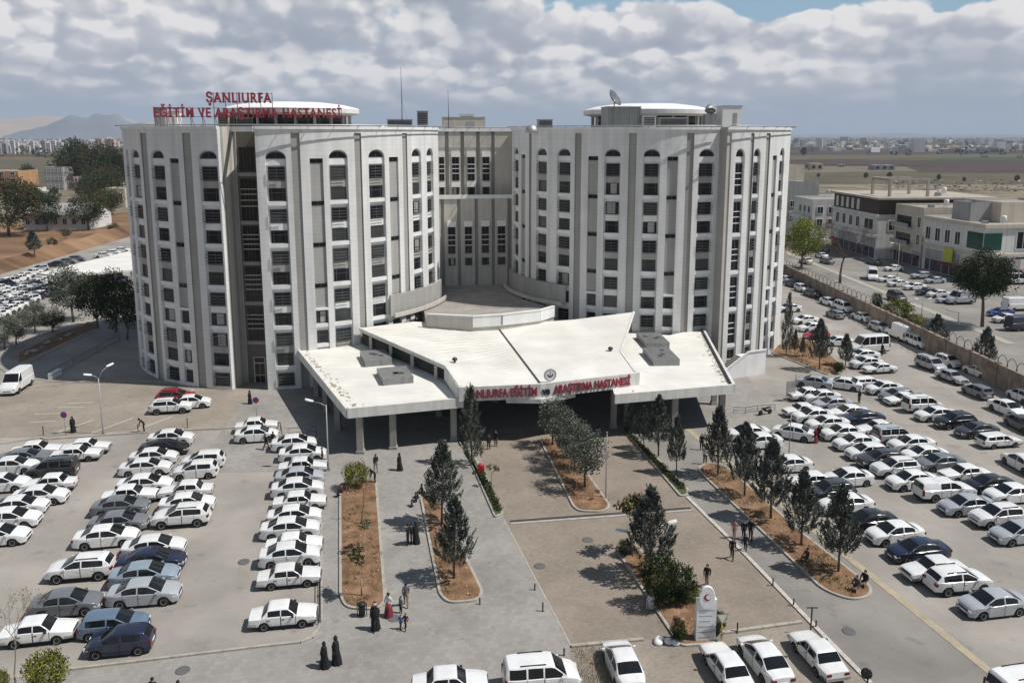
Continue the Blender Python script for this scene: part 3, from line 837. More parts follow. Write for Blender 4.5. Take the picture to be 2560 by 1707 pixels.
# front fascia: a bent band carrying the letters
mb = MB()
fz0, fz1 = 4.62, 6.12
FP = [Vector((-5.35, 79.05, 0)), Vector((2.94, 80.2, 0)), Vector((13.55, 84.2, 0))]
for a, b in zip(FP, FP[1:]):
    d = (b-a).normalized(); n = Vector((d.y, -d.x, 0))
    mb.box(0, (b-a).length, 0, .35, fz0, fz1, 0, Matrix((d, -n, Vector((0,0,1)))).transposed().to_4x4().copy() if False else Matrix.Translation(a) @ Matrix.Rotation(math.atan2(d.y, d.x), 4, 'Z'))
d = (FP[1]-FP[0]).normalized()
mb.bar(FP[0]+Vector((.1, .2, (fz0+fz1)/2)), L1+Vector((0, 0, -.75)), .35, 1.45, 0)
mb.bar(FP[2]+Vector((-.1, .2, (fz0+fz1)/2)), R1+Vector((0, 0, -.75)), .35, 1.35, 0)
mb.prism(ccw([(-0.6, 80.1), (2.94, 79.9), (6.6, 81.9), (3.2, 84)]), 4.15, 4.63, 0)
mb.build('fascia', ['canopy_fascia'], CAN, CO_)
# soffit beams under the open side of the left leaf
mb = MB()
for t in (.15, .4, .65, .9):
    p = L0.lerp(L1, t); mb.bar((p.x, p.y, zr), (p.x, p.y, p.z-.4), .35, .35, 3)
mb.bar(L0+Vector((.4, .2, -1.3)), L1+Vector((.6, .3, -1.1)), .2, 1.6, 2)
mb.build('soffit_beam', CM, CAN, CO_)
def post(x, y, w=.62, top=4.5, name='column'):
    m_ = MB(); m_.box(x-w/2, x+w/2, y-w/2, y+w/2, 0, top, 0); m_.box(x-w*.65, x+w*.65, y-w*.65, y+w*.65, 0, .3, 0)
    m_.build(name, ['concrete'], CAN, CO_)
for x, y in ((-15.0, 77.1), (-11.9, 78.2), (-6.0, 80.6), (-18.6, 83.6), (-21.2, 89.4), (-23.6, 95.2), (-8.2, 88), (10.9, 84.3), (12.6, 86.4), (17.2, 83.0), (22.6, 84.7), (23.6, 92), (24.4, 99), (-2, 93), (6, 95)):
    post(x, y, .62 if y < 86 else .55)
# the glazed entrance front behind, and the shaded hall
mb = MB()
a, b = Vector((-22, 101.5, 0)), Vector((18, 106.5, 0))
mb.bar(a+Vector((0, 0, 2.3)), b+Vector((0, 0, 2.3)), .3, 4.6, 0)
for i in range(28):
    p = a.lerp(b, (i+.5)/28); mb.box(p.x-.06, p.x+.06, p.y-.25, p.y-.12, 0, 4.5, 1)
for z in (2.3, 3.4): mb.bar(a+Vector((0, -.2, z)), b+Vector((0, -.2, z)), .08, .1, 1)
mb.build('entrance_glazing', ['window_glass', 'window_frame'], CAN, CO_)
# ribbed skylight boxes
def skylight(cx_, cy_, w, l, rz, h=.72):
    mb = MB(); M = Matrix.Translation((cx_, cy_, zr)) @ Matrix.Rotation(rz, 4, 'Z')
    mb.box(-w/2, w/2, -l/2, l/2, 0, h, 0, M)
    n = int(w/.22)
    for i in range(n+1): mb.box(-w/2+w*i/n-.03, -w/2+w*i/n+.03, -l/2-.03, l/2+.03, 0, h+.05, 0, M)
    for i in range(int(l/.3)):
        y = -l/2+.3*(i+.5)
        for s in (-1, 1): mb.box(s*w/2-.03, s*w/2+.03, y-.03, y+.03, 0, h+.03, 0, M)
    rr = random.Random(int(cx_*10)+99)
    for _ in range(3):
        x, y = rr.uniform(-w*.3, w*.3), rr.uniform(-l*.35, l*.35)
        mb.box(x-.3, x+.25, y-.25, y+.35, h+.05, h+.062, 1, M)
    o = mb.build('skylight', ['galvanised', 'metal_dark'], CAN, CO_)
p = G(936, 908, zr); skylight(p.x, p.y+1.0, 3.0, 4.6, R_(18))
p = G(984, 953, zr); skylight(p.x, p.y+1.0, 3.2, 4.4, R_(18))
p = G(1634, 862, zr); skylight(p.x, p.y+.9, 2.9, 5.6, R_(4))
p = G(1654, 902, zr); skylight(p.x, p.y+.7, 3.0, 5.6, R_(4))
for px, py, z in ((1137, 908, 6.6), (1526, 881, 6.4)):
    p = G(px, py, z-.1); mb = MB()
    mb.lathe([(.12, -.05), (.12, .35), (.28, .35), (.28, .6), (.02, .72)], (p.x, p.y, p.z), 12, 0)
    mb.build('roof_vent', ['metal_dark'], CAN, CO_)

# ------------------------------------------------------------------ ground
def sheet(name, pts, z, m, kind='structure', skirt=0.0):
    mb = MB(); q = ccw([(p[0], p[1]) for p in pts])
    if skirt: mb.prism(q, z-skirt, z, 0, 0, bottom=False)
    else: mb.face([(x, y, z) for x, y in q], 0)
    o = mb.build(name, [m]); tag(o, kind=kind); return o
def DP(lst, z=0.0): return [D(x, y, z) for x, y in lst]
# wide plain: rings of quads so that the near faces stay small
mb = MB(); rings = [0, 60, 150, 300, 600, 1200, 2500, 5000, 10000, 20000, 45000]; NS = 48
for i, (r0, r1) in enumerate(zip(rings, rings[1:])):
    for k_ in range(NS):
        a0, a1 = TAU*k_/NS, TAU*(k_+1)/NS
        P_ = lambda r, a: Vector((r*math.sin(a), 80+r*math.cos(a), -.06))
        if r0 == 0: mb.face([P_(0, a0), P_(r1, a1), P_(r1, a0)], 0)
        else: mb.face([P_(r0, a0), P_(r0, a1), P_(r1, a1), P_(r1, a0)], 0)
def plain_mat():
    m, nt, b = nodes_of('plain_fields')
    N, L = nt.nodes, nt.links
    b.inputs['Roughness'].default_value = 0.95; b.inputs['Specular IOR Level'].default_value = 0.1
    tc = N.new('ShaderNodeTexCoord')
    mp = N.new('ShaderNodeMapping'); mp.inputs['Scale'].default_value = (.0011, .0042, 1); mp.inputs['Rotation'].default_value = (0, 0, R_(-6))
    L.new(tc.outputs['Object'], mp.inputs['Vector'])
    vo = N.new('ShaderNodeTexVoronoi'); vo.inputs['Scale'].default_value = 1.0; vo.distance = 'CHEBYCHEV'; vo.inputs['Randomness'].default_value = .9
    L.new(mp.outputs['Vector'], vo.inputs['Vector'])
    sp = N.new('ShaderNodeSeparateColor'); L.new(vo.outputs['Color'], sp.inputs['Color'])
    rp = N.new('ShaderNodeValToRGB'); rp.color_ramp.interpolation = 'CONSTANT'
    cols = [(0, (.10, .055, .035)), (.2, (.155, .13, .075)), (.36, (.075, .10, .04)), (.5, (.17, .125, .08)), (.62, (.09, .06, .04)), (.74, (.12, .125, .06)), (.86, (.20, .165, .11))]
    while len(rp.color_ramp.elements) < len(cols): rp.color_ramp.elements.new(.5)
    for e, (p_, c) in zip(rp.color_ramp.elements, cols): e.position = p_; e.color = c + (1,)
    L.new(sp.outputs[0], rp.inputs['Fac'])
    nz = N.new('ShaderNodeTexNoise'); nz.inputs['Scale'].default_value = .02; nz.inputs['Detail'].default_value = 12; nz.inputs['Roughness'].default_value = .65
    L.new(tc.outputs['Object'], nz.inputs['Vector'])
    r2 = N.new('ShaderNodeValToRGB'); r2.color_ramp.elements[0].position = .3; r2.color_ramp.elements[1].position = .72
    r2.color_ramp.elements[0].color = (.55, .6, .5, 1); r2.color_ramp.elements[1].color = (1.35, 1.25, 1.1, 1)
    L.new(nz.outputs['Fac'], r2.inputs['Fac'])
    mx = N.new('ShaderNodeMix'); mx.data_type = 'RGBA'; mx.blend_type = 'MULTIPLY'; mx.inputs['Factor'].default_value = 1
    L.new(rp.outputs['Color'], mx.inputs['A']); L.new(r2.outputs['Color'], mx.inputs['B'])
    L.new(mx.outputs['Result'], b.inputs['Base Color'])
    MAT['plain_fields'] = m
plain_mat()
tag(mb.build('ground', ['plain_fields']), kind='structure')
# hospital grounds: one broad asphalt sheet, then paving sheets 4 mm apart
sheet('car_park', [(-150, 20), (62, 20), (62, 175), (-40, 178), (-62, 150), (-150, 96)], 0.0, 'asphalt_lot')
sheet('paved_apron', DP([(-60, 1005), (100, 1005), (340, 985), (430, 990), (640, 985), (760, 1010), (780, 1050), (820, 1045), (1000, 1015), (1060, 900), (300, 860), (60, 880), (-60, 905)]), .004, 'beige_paving')
sheet('forecourt', [(-30, 72), (30, 76), (31, 116), (-33, 108)], .008, 'grey_paving')
sheet('drive', DP([(1085, 1000), (1430, 975), (1578, 1142), (1700, 1262), (1872, 1440), (2000, 1568), (2050, 1620), (1380, 1620), (1310, 1482), (1158, 1195)]), .012, 'brown_paving')
walk = DP([(742, 1062), (1085, 1000), (1100, 1040), (1160, 1195), (1310, 1482), (1342, 1545), (1300, 1700), (560, 1700), (520, 1568), (715, 1474), (738, 1440)])
sheet('pavement', walk, .016, 'grey_paving')
sheet('pavement', DP([(1430, 975), (1640, 960), (1800, 1140), (2005, 1325), (2300, 1568), (2600, 1800), (2150, 1800), (2000, 1568), (1872, 1440), (1700, 1262), (1578, 1142)]), .017, 'asphalt_road')
sheet('road', DP([(-200, 1588), (150, 1540), (590, 1487), (715, 1473), (1342, 1520), (1400, 1800), (-200, 1900)]), .020, 'grey_paving')
# parking of the four cars nearest the camera, on brown earth and worn paving
sheet('parking_bay', DP([(1312, 1486), (1480, 1470), (1650, 1456), (1842, 1430), (2010, 1585), (2100, 1700), (1300, 1800)]), .024, 'beige_paving')
# kerbs
def kerb(pts, w=.18, h=.14, m='kerb_stone', name='kerb', close=False):
    mb = MB(); q = [Vector((p[0], p[1], 0)) for p in pts]
    if close: q.append(q[0])
    for a, b in zip(q, q[1:]):
        d = (b-a); L = d.length
        if L < .02: continue
        n = max(1, int(round(L/1.0)))
        for i in range(n):
            s, e = a.lerp(b, i/n), a.lerp(b, (i+1)/n)
            dd = (e-s).normalized()*.012
            mb.bar(s+dd+Vector((0,0,h/2)), e-dd+Vector((0,0,h/2)), w, h, 0)
    o = mb.build(name, [m]); tag(o, kind='structure'); return o
def planter(dpts, r, soil='red_soil', h=.15, name='planting_bed'):
    q = rounded([(p.x, p.y) for p in DP(dpts)], r)
    q = ccw(q)
    mb = MB(); inn = inset(q, .2)
    mb.prism(q, -.02, h, 0)
    # soil slightly domed
    c = Vector((sum(p[0] for p in inn)/len(inn), sum(p[1] for p in inn)/len(inn)))
    mid = [((p[0]*.6+c.x*.4), (p[1]*.6+c.y*.4)) for p in inn]; n = len(inn)
    for i in range(n):
        j = (i+1) % n
        mb.face([(*inn[i], h+.012), (*inn[j], h+.012), (*mid[j], h+.07), (*mid[i], h+.07)], 1)
    mb.face([(*p, h+.07) for p in mid], 1)
    o = mb.build(name, ['kerb_stone', soil]); tag(o, kind='structure'); return q
BED = {}
BED['A'] = planter([(779, 1108), (866, 1103), (888, 1385), (868, 1402), (795, 1400), (779, 1372)], [1.0, .8, 1.5, 2, 2, 1.5])
BED['B'] = planter([(964, 1142), (1002, 1138), (1112, 1362), (1098, 1382), (1030, 1388), (1008, 1368)], [.6, .6, 1.6, 1.5, 1.5, 1.5])
BED['C'] = planter([(1068, 1035), (1092, 1050), (1158, 1182), (1136, 1190)], [.2, .2, .3, .3], 'grass')
BED['D'] = planter([(1238, 1010), (1290, 1005), (1405, 1165), (1385, 1178), (1330, 1176), (1315, 1165)], [.2, .2, 1.6, 1.2, 1.2, 1.2])
BED['E'] = planter([(1428, 985), (1446, 990), (1584, 1128), (1580, 1140), (1562, 1142)], [.2, .2, .5, .4, .4], 'grass')
BED['F'] = planter([(1598, 1078), (1625, 1062), (1668, 1072), (1850, 1230), (2004, 1350), (2002, 1372), (1958, 1382), (1890, 1358)], [1.0, .8, .8, 0, 1.2, 1.2, 2, 1.8])
BED['G'] = planter([(1412, 1262), (1450, 1240), (1502, 1295), (1590, 1370), (1668, 1455), (1640, 1482), (1562, 1488)], [.6, .6, 0, 0, .8, .6, .6])
BED['H'] = planter([(1764, 808), (1822, 772), (1878, 790), (1948, 850), (1900, 862)], [.3, .5, .5, .5, .5])
BED['H2'] = None
kerb(DP([(150, 1540), (590, 1487), (690, 1476), (716, 1466), (730, 1448), (738, 1430), (738, 1300), (738, 1150), (740, 1062)]))
kerb(DP([(-60, 1030), (94, 1006), (106, 1010), (190, 1004), (340, 994)]))
kerb(DP([(415, 985), (423, 989), (535, 984), (640, 975)]))
kerb(DP([(1158, 1195), (1230, 1330), (1312, 1484)]), .14, .03)
kerb(DP([(1578, 1142), (1700, 1262), (1872, 1440), (2000, 1570)]), .3, .10, 'concrete_light')
kerb(DP([(1312, 1486), (1478, 1470)]), .25, .16); kerb(DP([(1656, 1456), (1842, 1430)]), .25, .16)
kerb(DP([(60, 893), (200, 876), (340, 876), (420, 882)]), .2, .14)
sheet('yellow_line', DP([(1572, 985), (1584, 983), (1660, 1046), (2016, 1326), (2420, 1650), (2400, 1655), (2004, 1332), (1650, 1052)]), .035, 'kerb_yellow')
# raised strip across the drive
mb = MB()
a, b = D(1172, 1203), D(1590, 1172)
mb.bar(a+Vector((0,0,.03)), b+Vector((0,0,.03)), .3, .08, 0); 
a, b = a+Vector((-.04, .4, .015)), b+Vector((-.04, .4, .015)); mb.bar(a, b, .42, .02, 1)
tag(mb.build('raised_strip', ['kerb_stone', 'metal_dark']), kind='structure')
# worn bay lines on the paved apron
mb = MB()
for i in range(7):
    a = D(20 + 95*i, 1002 - 4*i); b = a + Vector((2.3, 4.6, 0))
    if i in (1, 2, 3): mb.bar(a+Vector((0,0,.0105)), b+Vector((0,0,.0105)), .1, .006, 0)
for x, y in ((105, 950), (160, 935), (95, 968), (180, 925)):
    a, b = D(x-25, y+1), D(x+35, y-1); mb.bar(a+Vector((0,0,.0105)), b+Vector((0,0,.0105)), .1, .006, 0)
a, b = D(402, 915), D(445, 895); mb.bar(a+Vector((0,0,.0105)), b+Vector((0,0,.0105)), .1, .006, 0)
tag(mb.build('bay_marking', ['line_paint']), kind='structure')
rg = random.Random(31)
for i, (x, y) in enumerate(((560, 1290), (905, 1420), (1240, 1300), (1350, 1240), (1010, 1100), (1720, 1480), (420, 1540), (1950, 1450), (2120, 1330))):
    p = D(x, y); m_ = MB(); m_.lathe([(.42, 0), (.42, .03), (.34, .032)], (0,0,0), 20, 0); o = m_.build('manhole_cover', ['asphalt_dark']); o.location = (p.x, p.y, .012); tag(o, kind='structure')
# ------------------------------------------------------------------ cars
colormat('car_paint', 0.32, 0.6)
mat('tyre_rubber', (0.018, 0.018, 0.018), 0.9, 0.2, 4)
mat('wheel_alloy', (0.40, 0.40, 0.40), 0.4, 0.1, 4, metal=0.2)
mat('trim_black', (0.018, 0.018, 0.02), 0.6, 0.2, 3)
mat('lamp_clear', (0.62, 0.64, 0.66), 0.15, 0.1, 6)
mat('lamp_red', (0.16, 0.010, 0.012), 0.25, 0.1, 6)
mat('plate_white', (0.72, 0.72, 0.72), 0.5, 0.04, 6)
mat('chrome', (0.5, 0.5, 0.5), 0.2, 0.05, 4, metal=0.9)
EANG = R_(10)
EV, NV = Vector((math.cos(EANG), math.sin(EANG), 0)), Vector((-math.sin(EANG), math.cos(EANG), 0))
def lerp_prof(prof, x):
    if x <= prof[0][0]: return prof[0][1]
    for (a, za), (b, zb) in zip(prof, prof[1:]):
        if x <= b: return za + (zb-za)*(x-a)/max(1e-6, b-a)
    return prof[-1][1]
CARS = {
 'boxy_sedan': dict(W=1.64, H=1.42, r=.29, ax=(-1.19, 1.25), sill=.24, belt=.90, tumble=.15,
    prof=[(-2.17,.52),(-2.15,.84),(-1.36,.90),(-.93,1.35),(-.74,1.40),(.18,1.42),(.36,1.385),(.95,.93),(2.02,.80),(2.14,.74),(2.17,.48)],
    ws=(.40,.93), rw=(-1.32,-.95), side=(-.92,.70), pil=[-.30,.30], doors=[(-1.02,-.12),(-.08,.86)], trim=.36, taper=.10, bump=True, round_=.6),
 'sedan': dict(W=1.76, H=1.48, r=.32, ax=(-1.32, 1.36), sill=.22, belt=.93, tumble=.19,
    prof=[(-2.25,.50),(-2.22,.94),(-2.12,1.03),(-1.66,1.06),(-.95,1.40),(-.55,1.465),(.05,1.48),(.38,1.45),(1.28,1.0),(1.75,.92),(2.08,.80),(2.21,.66),(2.26,.45)],
    ws=(.44,1.24), rw=(-1.60,-.92), side=(-1.18,.98), pil=[-.28,-.20], doors=[(-1.12,-.20),(-.16,.96)], trim=.22, taper=.20, bump=False, round_=1.0),
 'hatchback': dict(W=1.70, H=1.49, r=.30, ax=(-1.22, 1.24), sill=.22, belt=.94, tumble=.17,
    prof=[(-1.98,.50),(-1.97,.92),(-1.90,1.02),(-1.58,1.40),(-1.30,1.47),(-.3,1.49),(.22,1.46),(1.10,1.0),(1.60,.90),(1.86,.76),(1.96,.62),(1.99,.45)],
    ws=(.28,1.06), rw=(-1.88,-1.60), side=(-1.42,.82), pil=[-.28,-.20], doors=[(-1.08,-.20),(-.16,.84)], trim=.22, taper=.18, bump=False, round_=1.0),
 'crossover': dict(W=1.84, H=1.64, r=.36, ax=(-1.32, 1.36), sill=.30, belt=1.05, tumble=.19,
    prof=[(-2.18,.55),(-2.17,1.02),(-2.08,1.12),(-1.72,1.50),(-1.45,1.59),(-.4,1.64),(.2,1.61),(1.12,1.12),(1.75,1.03),(2.06,.92),(2.18,.76),(2.21,.5)],
    ws=(.28,1.08), rw=(-2.05,-1.74), side=(-1.62,.86), pil=[-.28,-.20], doors=[(-1.10,-.20),(-.16,.88)], trim=.42, taper=.18, bump=False, round_=1.0),
 'kombi': dict(W=1.80, H=1.82, r=.32, ax=(-1.38, 1.38), sill=.25, belt=1.08, tumble=.14,
    prof=[(-2.18,.52),(-2.16,1.05),(-2.08,1.70),(-1.95,1.80),(-.6,1.83),(.42,1.79),(.62,1.74),(1.36,1.12),(1.86,.98),(2.10,.80),(2.17,.62),(2.19,.46)],
    ws=(.66,1.32), rw=(-2.155,-2.09), side=(-1.92,1.06), pil=[-.98,-.88,-.02,.06], doors=[(-.94,.02),(.06,1.06)], trim=.40, taper=.12, bump=False, round_=.8),
 'panel_van': dict(W=2.0, H=2.5, r=.35, ax=(-1.55, 1.75), sill=.32, belt=1.35, tumble=.12,
    prof=[(-2.75,.55),(-2.74,1.3),(-2.68,2.40),(-2.5,2.5),(.7,2.5),(.95,2.42),(1.75,1.42),(2.35,1.15),(2.62,.95),(2.72,.7),(2.75,.5)],
    ws=(1.02,1.72), rw=None, side=(.72,1.55), pil=[], doors=[(.62,1.52)], trim=.5, taper=.12, bump=False, round_=.7),
 'minibus': dict(W=2.05, H=2.6, r=.36, ax=(-1.75, 1.85), sill=.32, belt=1.35, tumble=.12,
    prof=[(-2.95,.55),(-2.94,1.3),(-2.88,2.5),(-2.7,2.6),(.9,2.6),(1.15,2.5),(1.9,1.45),(2.45,1.15),(2.78,.95),(2.9,.7),(2.94,.5)],
    ws=(1.22,1.88), rw=(-2.935,-2.89), side=(-2.7,1.7), pil=[-1.7,-1.6,-.65,-.55,.4,.5], doors=[(.55,1.65)], trim=.5, taper=.1, bump=False, round_=.7),
 'wagon': dict(W=1.64, H=1.42, r=.29, ax=(-1.19, 1.25), sill=.24, belt=.90, tumble=.14,
    prof=[(-2.17,.52),(-2.15,.90),(-1.85,1.34),(-1.70,1.39),(-.6,1.42),(.20,1.42),(.38,1.385),(.95,.93),(2.02,.80),(2.14,.74),(2.17,.48)],
    ws=(.42,.93), rw=(-2.13,-1.87), side=(-1.72,.70), pil=[-.98,-.90,-.12,-.04], doors=[(-.94,-.08),(-.04,.86)], trim=.36, taper=.10, bump=True, round_=.6),
 'pickup': dict(W=1.82, H=1.76, r=.38, ax=(-1.45, 1.55), sill=.42, belt=1.10, tumble=.17,
    prof=[(-2.6,.62),(-2.58,1.1),(-2.45,1.72),(-2.3,1.78),(-1.15,1.78),(-1.05,1.72),(-.98,1.70),(-.85,1.75),(.25,1.76),(.5,1.70),(1.3,1.16),(2.2,1.05),(2.5,.92),(2.6,.6)],
    ws=(.55,1.26), rw=(-2.56,-2.47), side=(-.9,1.0), pil=[-.02,.06], doors=[(-.9,.0),(.04,1.02)], trim=.45, taper=.1, bump=False, round_=.8),
}
def car_grid(sp):
    prof = sp['prof']; W, r = sp['W'], sp['r']; x0, x1 = prof[0][0], prof[-1][0]
    zc = r; ra = r + .07
    xs = set(p[0] for p in prof)
    for a in sp['ax']:
        for t in (-1, -.999, -.92, -.72, -.38, 0, .38, .72, .92, .999, 1): xs.add(round(a + ra*t, 4))
    for k in ('ws', 'rw', 'side'):
        if sp[k]: xs.update(sp[k])
    xs.update(sp['pil'])
    for a, b in sp['doors']: xs.update((a-.012, a+.012, b-.012, b+.012))
    for i in range(1, 26): xs.add(round(x0 + (x1-x0)*i/26, 3))
    xs = sorted(xs); out = [xs[0]]
    keys = set(p[0] for p in prof) | set(sum([list(d) for d in sp['doors']], []))
    for x in xs[1:]:
        if x - out[-1] > .016: out.append(x)
    xs = out; secs = []
    for x in xs:
        zt = lerp_prof(prof, x); h = abs(x); half = x1 if x > 0 else -x0
        k = max(0.0, (h - half*.55)/(half*.45))
        w = W/2 - sp['taper']*k**2.2*1.0
        w -= .02
        zb = sp['sill']
        e = max(0.0, (h - (half-.35))/.35)
        zb += .06*e
        for a in sp['ax']:
            if abs(x-a) < ra: zb = max(zb, zc + math.sqrt(max(0, ra*ra-(x-a)**2)))
        belt = min(sp['belt'] + (.03 if x < 0 else 0), zt-.035)
        zb = min(zb, belt-.06)
        t = max(0.0, min(1.0, (zt-belt-.03)/(sp['H']-sp['belt'])))
        yr = (w-.05) - sp['tumble']*t
        zm = zb + (belt-zb)*.55
        tr = min(max(sp['trim'], zb+.005), zm-.01)
        crown = .025*sp['round_']
        hoodin = .10*sp['round_']*(1-t)
        secs.append([(0, min(zb, .3)), (w-.28, min(zb, .3)), (w-.28, zb), (w-.03, zb), (w, tr), (w+.015, zm), (w-.005, belt),
                     (w-.03-.02*t, belt+.035*max(t,.15)), (yr+.03*t, zt-.085*t-.012), (yr-.03*t-hoodin*.5, zt-.02), (yr-.10*t-hoodin, zt), (yr*.45, zt+crown*.8), (0, zt+crown)])
    return xs, secs
def make_wheel(r, w=.19):
    mb = MB(); M = Matrix.Rotation(R_(90), 4, 'X')
    prof = [(r*.60, -w/2), (r*.92, -w/2), (r, -w*.3), (r, w*.3), (r*.92, w/2), (r*.60, w/2)]
    mb.lathe(prof, (0,0,0), 22, 0, True, M)
    n = 20
    for s in (-1, 1):
        for i in range(n):
            a, b = TAU*i/n, TAU*(i+1)/n
            y = s*(w/2+.004); yi = s*(w/2-.02)
            P_ = lambda rr, t, yy: (rr*math.cos(t), yy, rr*math.sin(t))
            mb.face([P_(r*.60, a, y), P_(r*.60, b, y), P_(r*.52, b, yi+s*.02), P_(r*.52, a, yi+s*.02)], 1)
            dark = (i % 4) in (0, 1)
            mb.face([P_(r*.52, a, yi+s*.012), P_(r*.52, b, yi+s*.012), P_(r*.16, b, yi+s*.012), P_(r*.16, a, yi+s*.012)], 2 if dark else 1)
            mb.face([P_(r*.16, a, yi+s*.015), P_(r*.16, b, yi+s*.015), (0, yi+s*.02, 0)], 1)
    return mb
def make_car(kind, simple=False, name='car'):
    """one car built at the origin, nose along +x; parts: body, doors, glass, wheels, lamps, plates, mirrors"""
    sp = CARS[kind]; xs, secs = car_grid(sp); NP = len(secs[0])
    root = None if simple else empty(name, (0, 0, 0))
    pieces = {}                                        # part -> list of faces (station, ring index, side)
    def put(key, f): pieces.setdefault(key, []).append(f)
    inr = lambda x, rg: rg is not None and rg[0]-.001 <= x <= rg[1]+.001
    for i in range(len(xs)-1):
        xm = (xs[i]+xs[i+1])/2
        for j in range(NP-1):
            for s in (1, -1):
                key, m = 'body', 0
                if j <= 2: m = 1
                elif j == 3 and sp['trim'] > .3: m = 1
                seam = False
                for a, b in sp['doors']:
                    if min(abs(xm-a), abs(xm-b)) < .014 and 3 <= j <= 6: seam = True
                if seam: m = 1
                if inr(xm, sp['ws']) and j >= 9: key = 'windscreen'
                elif sp['rw'] and inr(xm, sp['rw']) and j >= 9: key = 'rear_window'
                elif j == 7 and inr(xm, sp['side']) and secs[i][8][1]-secs[i][7][1] > .05 and secs[i+1][8][1]-secs[i+1][7][1] > .05:
                    pl = sp['pil']; inp = any(pl[q] <= xm <= pl[q+1] for q in range(0, len(pl)-1, 2)) if len(pl) > 1 else False
                    if kind == 'boxy_sedan': inp = -.14 < xm < -.06
                    if inp: m = 0
                    else: key = 'side_window%d' % s
                elif 3 <= j <= 5 and not seam:
                    for q, (a, b) in enumerate(sp['doors']):
                        if a+.012 < xm < b-.012: key = 'door%d%d' % (q, s)
                put(key, (i, j, s, m))
    def mesh_of(faces, glass=False):
        vi, v, f, ms = {}, [], [], []
        def vid(i, j, s):
            y, z = secs[i][j]
            kk = (i, j, s if y > 1e-6 else 0)
            if kk not in vi: vi[kk] = len(v); v.append((xs[i], y*s, z))
            return vi[kk]
        for i, j, s, m in faces:
            q = [vid(i, j, s), vid(i+1, j, s), vid(i+1, j+1, s), vid(i, j+1, s)]
            if s > 0: q = q[::-1]
            q2 = []
            for t in q:
                if t not in q2: q2.append(t)
            if len(q2) > 2: f.append(q2); ms.append(m)
        return v, f, ms
    def emit(name_, v, f, ms, mats, parent, smooth=True, ang=32):
        me = bpy.data.meshes.new(name_); me.from_pydata(v, [], f)
        for q in mats: me.materials.append(MAT[q])
        me.polygons.foreach_set('material_index', ms); me.polygons.foreach_set('use_smooth', [smooth]*len(f)); me.update()
        if smooth: me.set_sharp_from_angle(angle=R_(ang))
        if parent is None and simple: return me
        o = bpy.data.objects.new(name_, me); COL.objects.link(o); o.parent = parent; return o
    W, r = sp['W'], sp['r']; x0, x1 = sp['prof'][0][0], sp['prof'][-1][0]
    zf, zr_ = lerp_prof(sp['prof'], x1-.06), lerp_prof(sp['prof'], x0+.05)
    # details as MBs
    det = {}
    def dmb(k_): return det.setdefault(k_, MB())
    hw = W/2 - sp['taper']
    old = sp['bump']
    for s in (1, -1):
        b = dmb('headlight%d' % s)
        if old: b.box(x1-.06, x1+.012, s*(hw-.02)-.18*(s > 0), s*(hw-.02)+.18*(s < 0), .56, .71, 0)
        else:
            zl = lerp_prof(sp['prof'], x1-.13)-.13
            b.face([(x1-.02, s*(hw-.30), zl-.10), (x1-.06, s*(hw+.02), zl-.07), (x1-.30, s*(hw+.115), zl+.08), (x1-.14, s*(hw-.18), zl+.075)], 0)
            b.face([(x1-.06, s*(hw+.02), zl-.07), (x1-.36, s*(hw+.135), zl-.02), (x1-.30, s*(hw+.115), zl+.08)], 0)
            b.box(x1-.25, x1-.02, s*(hw-.1)-.12, s*(hw-.1)+.12, zl-.09, zl+.05, 0)
        b = dmb('tail_light%d' % s)
        zt_ = sp['belt'] - (.10 if kind != 'kombi' else .15)
        if old: b.box(x0-.012, x0+.06, s*(hw-.02)-.30*(s > 0), s*(hw-.02)+.30*(s < 0), .62, .78, 0)
        elif kind in ('kombi', 'panel_van', 'minibus', 'pickup'): b.box(x0-.01, x0+.14, s*(hw+.03)-.13*(s > 0), s*(hw+.03)+.13*(s < 0), zt_-.3, zt_+.22, 0)
        else: b.box(x0-.012, x0+.22, s*(hw+.045)-.30*(s > 0), s*(hw+.045)+.30*(s < 0), zt_-.16, zt_+.02, 0)
        b = dmb('wing_mirror%d' % s)
        xm = sp['ws'][1]-.28; b.box(xm-.05, xm+.09, s*(W/2+.0), s*(W/2+.16), sp['belt']+.03, sp['belt']+.15, 0 if not old else 1)
    dmb('number_plate1').box(x1-.01, x1+.018, -.26, .26, .40, .51, 0)
    dmb('number_plate2').box(x0-.018, x0+.01, -.26, .26, .56 if not old else .40, .67 if not old else .51, 0)
    g = dmb('grille')
    if old: g.box(x1-.04, x1+.008, -hw+.2, hw-.2, .58, .70, 0)
    else:
        g.box(x1-.04, x1+.006, -.42, .42, .55, .64, 0); g.box(x1-.05, x1+.008, -.5, .5, .28, .38, 0)
    if old:
        bp = dmb('bumper1'); bp.box(x1-.10, x1+.06, -hw-.04, hw+.04, .40, .53, 0)
        bp.box(x1-.5, x1-.1, hw-.0, hw+.07, .40, .53, 0); bp.box(x1-.5, x1-.1, -hw-.07, -hw, .40, .53, 0)
        bp = dmb('bumper2'); bp.box(x0-.06, x0+.10, -hw-.04, hw+.04, .40, .53, 0)
        bp.box(x0+.1, x0+.5, hw, hw+.07, .40, .53, 0); bp.box(x0+.1, x0+.5, -hw-.07, -hw, .40, .53, 0)
    if kind in ('crossover', 'kombi'):
        for s in (1, -1):
            b = dmb('roof_rail%d' % s); zz_ = sp['H']
            b.bar((-1.3, s*(W/2-.30), zz_+.03), (.15, s*(W/2-.30), zz_+.02), .05, .05, 0)
            for q in (-1.25, -.55, .1): b.box(q-.04, q+.04, s*(W/2-.30)-.02, s*(W/2-.30)+.02, zz_-.08, zz_+.02, 0)
